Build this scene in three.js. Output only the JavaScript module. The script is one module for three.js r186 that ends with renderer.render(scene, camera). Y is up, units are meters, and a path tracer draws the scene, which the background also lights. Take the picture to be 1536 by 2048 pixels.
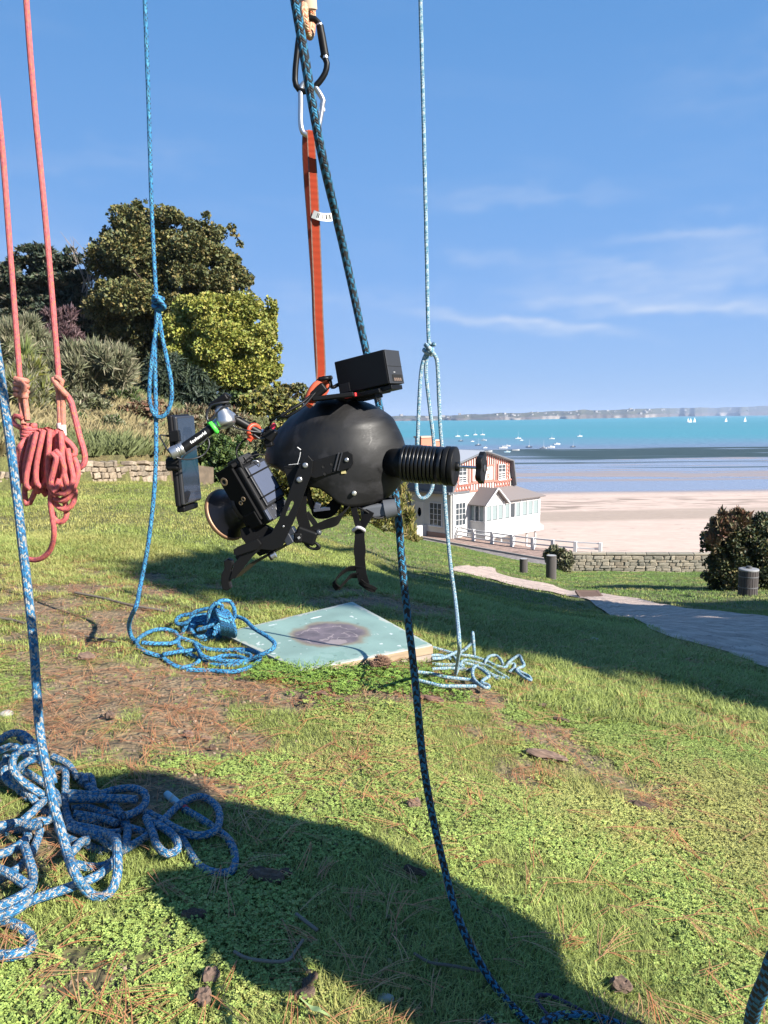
import * as THREE from 'three';
import { mergeGeometries, mergeVertices, toCreasedNormals } from 'three/addons/utils/BufferGeometryUtils.js';
import { RoundedBoxGeometry } from 'three/addons/geometries/RoundedBoxGeometry.js';
import { MarchingCubes } from 'three/addons/objects/MarchingCubes.js';
import { FontLoader } from 'three/addons/loaders/FontLoader.js';
import { TextGeometry } from 'three/addons/geometries/TextGeometry.js';

// ---------------------------------------------------------------- camera, sky, sun, exposure
const scene = new THREE.Scene();
const EYE = 1.1, FPX = 1538, PITCH = 7.04 * Math.PI / 180, ROLL = -0.008;
const camera = new THREE.PerspectiveCamera(2 * Math.atan(1024 / FPX) * 180 / Math.PI, 0.75, 0.05, 20000);
camera.rotation.order = 'YXZ';
camera.rotation.set(-PITCH, 0, ROLL);
camera.position.set(0, EYE, 0);
camera.updateMatrixWorld(true);
const renderer = new THREE.WebGLRenderer({ antialias: true });
renderer.toneMapping = THREE.LinearToneMapping;
renderer.toneMappingExposure = 2.35;
renderer.shadowMap.enabled = true;
const SKYGAIN = 1 / 2.35;

const SUN_AZ = 35 * Math.PI / 180, SUN_EL = 31.5 * Math.PI / 180;   // measured from camera right towards behind the camera
const sunDir = new THREE.Vector3(Math.cos(SUN_EL) * Math.cos(SUN_AZ), Math.sin(SUN_EL), Math.cos(SUN_EL) * Math.sin(SUN_AZ));
const sun = new THREE.DirectionalLight(new THREE.Color(1, 0.945, 0.86), 5);
sun.target.position.set(0, 0, -10);
sun.position.copy(sunDir).multiplyScalar(80).add(sun.target.position);
sun.castShadow = true;
sun.shadow.mapSize.set(4096, 4096);
Object.assign(sun.shadow.camera, { left: -70, right: 70, top: 60, bottom: -60, near: 1, far: 250 });
scene.add(sun, sun.target);

// ---------------------------------------------------------------- small maths helpers
function rngOf(seed) { let s = seed >>> 0; return () => { s = (s + 0x6D2B79F5) | 0; let t = Math.imul(s ^ (s >>> 15), 1 | s); t = (t + Math.imul(t ^ (t >>> 7), 61 | t)) ^ t; return ((t ^ (t >>> 14)) >>> 0) / 4294967296; }; }
function hash2(i, j, k = 0) { let h = Math.imul(i | 0, 374761393) + Math.imul(j | 0, 668265263) + Math.imul(k | 0, 974634777); h = Math.imul(h ^ (h >>> 13), 1274126177); return ((h ^ (h >>> 16)) >>> 0) / 4294967296; }
const sstep = (a, b, x) => { const t = Math.min(1, Math.max(0, (x - a) / (b - a))); return t * t * (3 - 2 * t); };
const lerp = (a, b, t) => a + (b - a) * t;
const clamp = (x, a, b) => Math.min(b, Math.max(a, x));
function noise2(x, y, k = 0, wrap = 0) {
  const i = Math.floor(x), j = Math.floor(y), fx = x - i, fy = y - j, sx = fx * fx * (3 - 2 * fx), sy = fy * fy * (3 - 2 * fy);
  const w = wrap ? (a) => ((a % wrap) + wrap) % wrap : (a) => a;
  return lerp(lerp(hash2(w(i), w(j), k), hash2(w(i + 1), w(j), k), sx), lerp(hash2(w(i), w(j + 1), k), hash2(w(i + 1), w(j + 1), k), sx), sy);
}
function fbm(x, y, o = 4, k = 0, wrap = 0) { let s = 0, a = 0.5, n = 0; for (let q = 0; q < o; q++) { s += a * noise2(x, y, k + q * 17, wrap); n += a; a *= 0.5; x *= 2; y *= 2; wrap *= 2; } return s / n; }
function table(t, x) { if (x <= t[0][0]) return t[0][1]; for (let i = 1; i < t.length; i++) if (x <= t[i][0]) { const [a, ya] = t[i - 1], [b, yb] = t[i]; return lerp(ya, yb, sstep(0, 1, (x - a) / (b - a)) * 0.5 + 0.5 * (x - a) / (b - a)); } return t[t.length - 1][1]; }
const V = (x, y, z) => new THREE.Vector3(x, y, z);

// photo pixel -> direction; W(u, v, d) is the point in that direction whose forward distance is d metres
const _rd = V(0, 0, 0);
function ray(u, v) { _rd.set((u - 768) / FPX, -(v - 1024) / FPX, -1).applyQuaternion(camera.quaternion); return { X: _rd.x / -_rd.z, S: _rd.y / _rd.z }; }
function W(u, v, d) { const { X, S } = ray(u, v); return V(X * d, EYE - S * d, -d); }

// ---------------------------------------------------------------- the sky (air and thin cirrus)
{
  const w = 2048, h = 1024, data = new Float32Array(w * h * 4);
  const stops = [[-0.6, .30, .40, .52], [-0.05, .36, .47, .60], [0.0, .415, .60, .885], [0.06, .335, .545, .905], [0.14, .255, .48, .90], [0.26, .19, .415, .83], [0.42, .135, .345, .735], [0.7, .09, .27, .62], [1.0, .07, .22, .54]];
  const streaks = [];   // pixel start, pixel end, width in pixels, strength
  for (const q of [[840, 625, 1260, 668, 10, .42], [1010, 640, 1230, 655, 6, .35], [1090, 600, 1536, 612, 12, .38], [1200, 625, 1600, 605, 7, .36], [860, 395, 1280, 385, 16, .17], [1080, 545, 1560, 560, 30, .16], [1220, 482, 1560, 455, 10, .24], [900, 515, 1060, 525, 12, .2], [0, 335, 420, 300, 26, .1], [-100, 520, 420, 505, 30, .14], [1350, 500, 1640, 520, 40, .2], [560, 600, 900, 590, 20, .12], [1000, 590, 1500, 560, 30, .15], [1300, 180, 1700, 120, 40, .08]]) {
    const a = ray(q[0], q[1]), b = ray(q[2], q[3]);
    const az = r => Math.atan(r.X), el = r => Math.atan(-r.S * Math.cos(Math.atan(r.X)));
    streaks.push([az(a), el(a), az(b), el(b), q[4] / FPX, q[5]]);
  }
  for (let j = 0; j < h; j++) {
    const el = ((j + 0.5) / h - 0.5) * Math.PI, y = Math.sin(el);
    let k = 1; while (k < stops.length - 1 && y > stops[k][0]) k++;
    const A = stops[k - 1], B = stops[k], t = clamp((y - A[0]) / (B[0] - A[0]), 0, 1);
    for (let i = 0; i < w; i++) {
      const ph = ((i + 0.5) / w - 0.5) * 2 * Math.PI, dx = Math.cos(ph), dz = Math.sin(ph);
      const az = Math.atan2(dx, -dz);
      let c = 0;
      if (el > 0 && el < 0.9) {
        for (const s of streaks) {
          const ex = s[2] - s[0], ey = s[3] - s[1], L = Math.hypot(ex, ey);
          const qa = ((az - s[0]) * ex + (el - s[1]) * ey) / L / L, qb = (-(az - s[0]) * ey + (el - s[1]) * ex) / L;
          if (qa < -0.3 || qa > 1.3) continue;
          const wob = (fbm(az * 26, el * 60, 3, 5) - 0.5) * s[4] * 3;
          const g = Math.exp(-((qb - wob) ** 2) / (s[4] * s[4])) * sstep(-0.3, 0.3, qa) * (1 - sstep(0.6, 1.3, qa));
          c += g * s[5] * (0.35 + 1.1 * fbm(az * 22 + el * 30, el * 220 - az * 20, 4, 9));
        }
        c += 0.10 * Math.max(0, fbm(az * 5, el * 26 + az * 2, 5, 31) - 0.52) * 2 * (1 - sstep(.25, .7, el));   // the same thin veil all round
      }
      c = Math.min(0.6, c * .82);
      const o = (j * w + i) * 4, W3 = [.80, .86, .97];
      for (let q = 0; q < 3; q++) data[o + q] = lerp(lerp(A[q + 1], B[q + 1], t), W3[q], c) * SKYGAIN;
      data[o + 3] = 1;
    }
  }
  const sky = new THREE.DataTexture(data, w, h, THREE.RGBAFormat, THREE.FloatType);
  sky.mapping = THREE.EquirectangularReflectionMapping; sky.magFilter = THREE.LinearFilter; sky.minFilter = THREE.LinearFilter; sky.wrapS = THREE.RepeatWrapping; sky.needsUpdate = true;
  scene.background = sky; scene.environment = sky;
}

// ---------------------------------------------------------------- building helpers
const taken = {};
function numbered(n) { if (!(n in taken)) { taken[n] = 0; return n; } taken[n]++; return n + '_' + String(taken[n]).padStart(3, '0'); }
function thing(name, label, category, base = V(0, 0, 0), group) {
  const o = new THREE.Group(); o.name = numbered(name); o.position.copy(base); scene.add(o);
  o.userData = { label, category }; if (group) o.userData.group = group;
  return o;
}
const _wp = V(0, 0, 0);
function part(parent, name, geo, mat, label) {     // geometry is given in world coordinates
  const g = Array.isArray(geo) ? merge(geo) : geo;
  let p = parent; _wp.set(0, 0, 0); while (p && p !== scene) { _wp.add(p.position); p = p.parent; }
  g.translate(-_wp.x, -_wp.y, -_wp.z);
  const m = new THREE.Mesh(g, mat); m.name = name; m.castShadow = m.receiveShadow = true; parent.add(m);
  if (label) m.userData.label = label;
  return m;
}
function merge(list) {
  const cleaned = list.map(g => { let q = g.index ? g.toNonIndexed() : g; for (const k of Object.keys(q.attributes)) if (!['position', 'normal', 'uv', 'color'].includes(k)) q.deleteAttribute(k); q.morphAttributes = {}; return q; });
  const hasC = cleaned.some(g => g.attributes.color), hasU = cleaned.every(g => g.attributes.uv);
  for (const g of cleaned) {
    if (!hasU && g.attributes.uv) g.deleteAttribute('uv');
    if (hasC && !g.attributes.color) g.setAttribute('color', new THREE.BufferAttribute(new Float32Array(g.attributes.position.count * 3).fill(1), 3));
    if (!g.attributes.normal) g.computeVertexNormals();
  }
  return mergeGeometries(cleaned, false);
}
function soloStruct(name, geo, mat, kind = 'structure', label, category) {
  const m = new THREE.Mesh(Array.isArray(geo) ? merge(geo) : geo, mat); m.name = numbered(name); m.castShadow = m.receiveShadow = true; m.userData.kind = kind;
  if (label) m.userData.label = label; if (category) m.userData.category = category;
  scene.add(m); return m;
}
const lin = (r, g, b) => new THREE.Color().setRGB(r, g, b);
const std = (c, rough = 0.8, extra = {}) => new THREE.MeshStandardMaterial({ color: Array.isArray(c) ? lin(...c) : c, roughness: rough, ...extra });
function dataTex(w, h, f, srgb = true, repeat = true) {
  const d = new Uint8Array(w * h * 4);
  for (let j = 0; j < h; j++) for (let i = 0; i < w; i++) { const c = f((i + .5) / w, (j + .5) / h, i, j); const o = (j * w + i) * 4; for (let q = 0; q < 3; q++) d[o + q] = clamp(Math.round(c[q] * 255), 0, 255); d[o + 3] = 255; }
  const t = new THREE.DataTexture(d, w, h); if (srgb) t.colorSpace = THREE.SRGBColorSpace;
  t.magFilter = THREE.LinearFilter; t.minFilter = THREE.LinearMipmapLinearFilter; t.generateMipmaps = true; if (repeat) t.wrapS = t.wrapT = THREE.RepeatWrapping; t.needsUpdate = true; return t;
}
// a box between two corners in a local frame (origin o, axes ex ey ez as Vector3)
function frameBox(o, ex, ey, ez, x0, x1, y0, y1, z0, z1, r = 0) {
  const g = r > 0 ? new RoundedBoxGeometry(Math.abs(x1 - x0), Math.abs(y1 - y0), Math.abs(z1 - z0), 2, r) : new THREE.BoxGeometry(Math.abs(x1 - x0), Math.abs(y1 - y0), Math.abs(z1 - z0));
  g.translate((x0 + x1) / 2, (y0 + y1) / 2, (z0 + z1) / 2);
  g.applyMatrix4(new THREE.Matrix4().makeBasis(ex, ey, ez).setPosition(o));
  if (V(0, 0, 0).crossVectors(ex, ey).dot(ez) < 0 && g.index) { const a = g.index.array; for (let i = 0; i < a.length; i += 3) { const k = a[i]; a[i] = a[i + 1]; a[i + 1] = k; } }
  else if (V(0, 0, 0).crossVectors(ex, ey).dot(ez) < 0) { for (const k of Object.keys(g.attributes)) { const at = g.attributes[k], n = at.itemSize, r = at.array; for (let i = 0; i < at.count; i += 3) for (let q = 0; q < n; q++) { const m = r[i * n + q]; r[i * n + q] = r[(i + 1) * n + q]; r[(i + 1) * n + q] = m; } } }
  return g;
}
function cyl(a, b, r0, r1 = r0, seg = 14, caps = true) {   // from a (radius r0) to b (radius r1)
  const d = b.clone().sub(a), L = d.length(), g = new THREE.CylinderGeometry(r1, r0, L, seg, 1, !caps);
  g.applyQuaternion(new THREE.Quaternion().setFromUnitVectors(V(0, 1, 0), d.normalize()));
  g.translate((a.x + b.x) / 2, (a.y + b.y) / 2, (a.z + b.z) / 2); return g;
}
function latheAlong(o, dir, pts, seg = 40) {     // pts: [distance along dir, radius]
  const g = new THREE.LatheGeometry(pts.map(([y, r]) => new THREE.Vector2(Math.max(r, 1e-5), y)), seg);
  g.applyQuaternion(new THREE.Quaternion().setFromUnitVectors(V(0, 1, 0), dir.clone().normalize())); g.translate(o.x, o.y, o.z); return g;
}
// round tube along a smooth curve, uv in (length / pitch, turn)
function tube(pts, radius, { pitch = 0.05, seg = 8, step = null, closed = false, tension = 0.5, caps = true } = {}) {
  const curve = new THREE.CatmullRomCurve3(pts, closed, 'centripetal', tension);
  const L = curve.getLength(), n = Math.max(4, Math.min(1600, Math.round(L / (step || radius * 1.6))));
  const rad = typeof radius === 'function' ? radius : () => radius;
  const P = curve.getSpacedPoints(n), pos = [], nor = [], uv = [], idx = [];
  const T = P.map((p, i) => P[Math.min(n, i + 1)].clone().sub(P[Math.max(0, i - 1)]).normalize());
  let N = Math.abs(T[0].y) < 0.9 ? V(0, 1, 0) : V(0, 0, 1); N.sub(T[0].clone().multiplyScalar(N.dot(T[0]))).normalize();
  const B = V(0, 0, 0), q = V(0, 0, 0);
  for (let i = 0; i <= n; i++) {
    N.sub(q.copy(T[i]).multiplyScalar(N.dot(T[i]))).normalize(); B.crossVectors(T[i], N);
    const r0 = rad(i / n);
    for (let k = 0; k <= seg; k++) {
      const r = r0 * (1 + .09 * (noise2(i * .21, (k % seg) * .9, 55) - .5)), a = k / seg * Math.PI * 2, c = Math.cos(a), s = Math.sin(a), nx = N.x * c + B.x * s, ny = N.y * c + B.y * s, nz = N.z * c + B.z * s;
      pos.push(P[i].x + nx * r, P[i].y + ny * r, P[i].z + nz * r); nor.push(nx, ny, nz); uv.push(i / n * L / pitch, k / seg);
    }
  }
  for (let i = 0; i < n; i++) for (let k = 0; k < seg; k++) { const a = i * (seg + 1) + k, b = a + seg + 1; idx.push(a, a + 1, b, b, a + 1, b + 1); }
  if (caps && !closed) for (const [i, sgn] of [[0, -1], [n, 1]]) {
    const c = pos.length / 3; pos.push(P[i].x, P[i].y, P[i].z); nor.push(T[i].x * sgn, T[i].y * sgn, T[i].z * sgn); uv.push(i / n * L / pitch, 0.5);
    for (let k = 0; k < seg; k++) { const a = i * (seg + 1) + k; sgn > 0 ? idx.push(c, a, a + 1) : idx.push(c, a + 1, a); }
  }
  const g = new THREE.BufferGeometry();
  g.setAttribute('position', new THREE.Float32BufferAttribute(pos, 3)); g.setAttribute('normal', new THREE.Float32BufferAttribute(nor, 3)); g.setAttribute('uv', new THREE.Float32BufferAttribute(uv, 2)); g.setIndex(idx);
  return g;
}
// flat band along a curve: `across` gives the direction of its width at parameter t
function ribbon(pts, width, thick, across, { pitch = 0.05, n = 60, tension = 0.5 } = {}) {
  const curve = new THREE.CatmullRomCurve3(pts, false, 'centripetal', tension), L = curve.getLength();
  const wf = typeof width === 'function' ? width : () => width, af = typeof across === 'function' ? across : () => across;
  const pos = [], uv = [], idx = []; const T = V(0, 0, 0), A = V(0, 0, 0), Nn = V(0, 0, 0);
  for (let i = 0; i <= n; i++) {
    const t = i / n, p = curve.getPointAt(t); T.copy(curve.getTangentAt(t)); A.copy(af(t)); A.sub(T.clone().multiplyScalar(A.dot(T))).normalize(); Nn.crossVectors(T, A);
    const w = wf(t) / 2, h = thick / 2;
    [[-w, -h], [w, -h], [w, -h], [w, h], [w, h], [-w, h], [-w, h], [-w, -h]].forEach(([a, b], k) => { pos.push(p.x + A.x * a + Nn.x * b, p.y + A.y * a + Nn.y * b, p.z + A.z * a + Nn.z * b); uv.push(t * L / pitch, a > 0 ? 1 : 0); });
  }
  for (let i = 0; i < n; i++) for (let k = 0; k < 8; k += 2) { const a = i * 8 + k, b = a + 8; idx.push(a, b, a + 1, b, b + 1, a + 1); }
  for (const i of [0, n]) { const a = i * 8; idx.push(a, a + 2, a + 4, a, a + 4, a + 6); }
  const g = new THREE.BufferGeometry(); g.setAttribute('position', new THREE.Float32BufferAttribute(pos, 3)); g.setAttribute('uv', new THREE.Float32BufferAttribute(uv, 2)); g.setIndex(idx); g.computeVertexNormals(); return g;
}

// ---------------------------------------------------------------- the lie of the land
const farSlope = [[-.7, 0], [-.5, 0], [-.337, .0], [-.213, .022], [-.148, .06], [-.044, .0987], [.04, .142], [.216, .176], [.245, .183], [.43, .185], [.7, .185]];
const hillFoot = [[-.7, 11], [-.5, 12], [-.337, 14], [-.285, 15.5], [-.213, 20], [-.148, 28], [-.044, 38], [.04, 58], [.08, 70]];
const hillTop = [[-.7, -.15], [-.5, -.115], [-.37, -.07], [-.285, -.045], [-.17, -.012], [-.11, .03], [-.05, .085], [.0, .128], [.04, .15], [.08, .17]];
const lawnEnd = [[.03, 61], [.1, 59.5], [.216, 56], [.245, 52.5], [.43, 51], [.7, 48]];
function ground(x, d) {      // height of the ground at x metres right, d metres forward
  const dd = (d + Math.sqrt(d * d + 0.64)) / 2, X = clamp(x / dd, -.7, .7);
  const near = X < 0 ? .03 + .08 * X : .03 + .2 * X;
  const a = lerp(near, table(farSlope, X), sstep(2.5, 14, dd));
  let drop = 1.1 + a * dd + 0.12 * Math.max(0, x - .7 * dd) * (1 / (1 + .05 * Math.abs(x)));
  if (X < .08) {
    const f = table(hillFoot, X);
    if (d > f) {
      const t = clamp((d - f) / 20, 0, 1), top = table(hillTop, X) * (f + 20), wallH = X < -.2 ? .45 : .45 * sstep(-.08, -.2, X);
      const e = t * t * .35 + t * .65;
      const rise = lerp(drop - wallH, top, e);
      drop = lerp(rise, drop, sstep(.03, .06, X)) - 0.25 * (noise2(x * .3, d * .3, 3) - .5) * Math.min(1, t * 3);
      if (d > f + 20) drop = top + (d - f - 20) * .05;
      if (X > -.1 && d > f + 24) drop = Math.max(drop, 11 + (d - f - 24) * .4);
    }
  }
  if (X > .03) { const e = table(lawnEnd, X); if (d > e) drop = Math.max(drop, lerp(drop, 15.5, sstep(e, e + 1.2, d))); }
  const bump = (noise2(x * 2.3, d * 2.3, 1) - .5) * .035 + (noise2(x * .7, d * .7, 2) - .5) * .08;
  let y = EYE - drop + bump * sstep(0, 1.5, Math.hypot(x, d));
  if (d > 2.8 && d < 5.6 && Math.abs(x) < 2.2) { const w = 1 - sstep(.55, .95, Math.max(Math.abs(x + .27) , Math.abs(d - 4.12)) ); y = lerp(y, Math.min(y, EYE - 1.165 - .025), w); }
  return y;
}
// where a pixel's line of sight first meets the ground
function gnd(u, v, lift = 0) {
  const { X, S } = ray(u, v); let lo = 0.5, d = 0.5;
  for (; d < 90; d *= 1.02) { if (EYE - S * d < ground(X * d, d) + lift) break; lo = d; }
  let hi = d; for (let i = 0; i < 18; i++) { const m = (lo + hi) / 2; if (EYE - S * m < ground(X * m, m) + lift) hi = m; else lo = m; }
  return V(X * hi, EYE - S * hi, -hi);
}
const onGround = (x, d, lift = 0) => V(x, ground(x, d) + lift, -d);
function inPoly(p, x, y) { let r = false; for (let i = 0, j = p.length - 1; i < p.length; j = i++) { const [xi, yi] = p[i], [xj, yj] = p[j]; if ((yi > y) !== (yj > y) && x < (xj - xi) * (y - yi) / (yj - yi) + xi) r = !r; } return r; }

// path edges, near side and far side, as met on the ground
const pathNear = [[900, 1141], [960, 1155], [1010, 1168], [1080, 1182], [1140, 1194], [1195, 1215], [1279, 1247], [1335, 1278], [1419, 1299], [1485, 1320], [1536, 1345], [1620, 1390], [1720, 1450]].map(p => gnd(...p));
const pathFar = [[920, 1134], [985, 1136], [1012, 1152], [1105, 1171], [1157, 1183], [1220, 1191], [1279, 1199], [1349, 1214], [1454, 1226], [1490, 1230], [1540, 1236], [1640, 1247], [1780, 1258]].map(p => gnd(...p));
const pathPoly = [...pathNear.map(p => [p.x, -p.z]), ...pathFar.slice().reverse().map(p => [p.x, -p.z])];
const hatchQuad = [[440, 1266], [705, 1203], [866, 1290], [602, 1341]].map(([u, v]) => { const r = ray(u, v), d = 1.165 / r.S; return [r.X * d, d]; });

// how green (1) or bare and strewn with needles (0) the lawn is: patches of wear
function green(x, d) {
  let g = fbm(x * 1.1, d * 1.1, 4, 40) * .62 + fbm(x * 4.2, d * 4.2, 3, 50) * .38;
  g = sstep(.385, .56, g + .045);
  const bare = Math.exp(-(((x + 1.9) / 1.1) ** 2 + ((d - 4.6) / 1.3) ** 2)) * .62 + Math.exp(-(((x + 1.2) / .7) ** 2 + ((d - 3.1) / .5) ** 2)) * .5 + Math.exp(-(((x + .1) / .5) ** 2 + ((d - 2.35) / .45) ** 2)) * .45;
  const lush = sstep(.25, .9, x - .1 * d) * .5 + sstep(5.2, 7, d) * .6;
  return clamp(g - bare * .75 + lush, 0, 1);
}

// ---------------------------------------------------------------- the lawn sheet
{
  const pos = [], col = [], uv = [], idx = [], rings = 190, segs = 420;
  for (let j = 0; j <= rings; j++) {
    const r = .35 * Math.pow(110 / .35, j / rings);
    for (let i = 0; i <= segs; i++) {
      const t = i / segs * 2 - 1, az = Math.PI * (0.35 * t + 0.65 * t * t * t);
      const x = r * Math.sin(az), d = r * Math.cos(az), y = ground(x, d);
      pos.push(x, y, -d); uv.push(x / 1.7, d / 1.7);
      const f = table(hillFoot, clamp(x / Math.max(d, .1), -.7, .08)), hill = d > f + .2 && x / Math.max(d, .1) < .06;
      const g = hill ? 0 : green(x, d), n = fbm(x * .9, d * .9, 4, 70), n2 = noise2(x * 9, d * 9, 77);
      let c = [lerp(.27, .15, g), lerp(.20, .175, g), lerp(.125, .05, g)];
      if (!hill) { const y2 = sstep(.5, .66, fbm(x * .5, d * .8, 4, 90)) * .5 * g; c = [lerp(c[0], .22, y2), lerp(c[1], .20, y2), lerp(c[2], .07, y2)]; }
      if (hill) { const q = fbm(x * .25, d * .25, 4, 95); c = [lerp(.10, .26, q), lerp(.10, .20, q), lerp(.04, .09, q)]; }
      const k = .75 + .35 * n + .2 * n2; col.push(c[0] * k, c[1] * k, c[2] * k);
    }
  }
  for (let j = 0; j < rings; j++) for (let i = 0; i < segs; i++) { const a = j * (segs + 1) + i, b = a + segs + 1; idx.push(a, a + 1, b, b, a + 1, b + 1); }
  const g = new THREE.BufferGeometry(); g.setAttribute('position', new THREE.Float32BufferAttribute(pos, 3)); g.setAttribute('color', new THREE.Float32BufferAttribute(col, 3)); g.setAttribute('uv', new THREE.Float32BufferAttribute(uv, 2)); g.setIndex(idx); g.computeVertexNormals();
  const grain = dataTex(512, 512, (u, v) => { const a = fbm(u * 24, v * 24, 5, 11, 24), b = hash2(u * 512 | 0, v * 512 | 0, 5), c = noise2(u * 120, v * 120, 8, 120); const k = .62 + .36 * a + .16 * (b - .5) + .22 * (c - .5); return [k, k * .985, k * .95]; });
  const bump = dataTex(512, 512, (u, v) => { const k = fbm(u * 40, v * 40, 4, 21, 40) * .6 + .4 * noise2(u * 160, v * 160, 3, 160); return [k, k, k]; }, false);
  soloStruct('lawn_ground', g, std([1, 1, 1], 0.95, { vertexColors: true, map: grain, bumpMap: bump, bumpScale: .02, side: THREE.DoubleSide }));
}

// ---------------------------------------------------------------- the asphalt path
const asphaltMap = dataTex(512, 512, (u, v) => { const a = fbm(u * 10, v * 10, 4, 13, 10), b = hash2(u * 512 | 0, v * 512 | 0, 15); const crack = Math.abs(fbm(u * 5, v * 5, 4, 19, 5) - .5) < .006 ? .72 : 1, patch = fbm(u * 3, v * 3, 3, 27, 3) > .56 ? .88 : 1, k = (.56 + .34 * a + .24 * (b - .5)) * crack * patch; return [k * 1.0, k * .965, k * .95]; });
{
  const pos = [], uv = [], idx = [], m = 60, k = 10;
  const cn = new THREE.CatmullRomCurve3(pathNear, false, 'centripetal'), cf = new THREE.CatmullRomCurve3(pathFar, false, 'centripetal');
  for (let i = 0; i <= m; i++) { const a = cn.getPoint(i / m), b = cf.getPoint(i / m); for (let j = 0; j <= k; j++) { const p = a.clone().lerp(b, j / k), w = (noise2(i * .9, j, 4) - .5) * .12 * (j === 0 || j === k ? 1 : 0); const y = ground(p.x, -p.z) + .028; pos.push(p.x + w, y, p.z + w); uv.push(p.x / 1.4, p.z / 1.4); } }
  for (let i = 0; i < m; i++) for (let j = 0; j < k; j++) { const a = i * (k + 1) + j, b = a + k + 1; idx.push(a, b, a + 1, b, b + 1, a + 1); }
  const g = new THREE.BufferGeometry(); g.setAttribute('position', new THREE.Float32BufferAttribute(pos, 3)); g.setAttribute('uv', new THREE.Float32BufferAttribute(uv, 2)); g.setIndex(idx); g.computeVertexNormals();
  soloStruct('asphalt_path', g, std([.86, .72, .62], .9, { map: asphaltMap, bumpMap: asphaltMap, bumpScale: .006, side: THREE.DoubleSide }));
}

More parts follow.
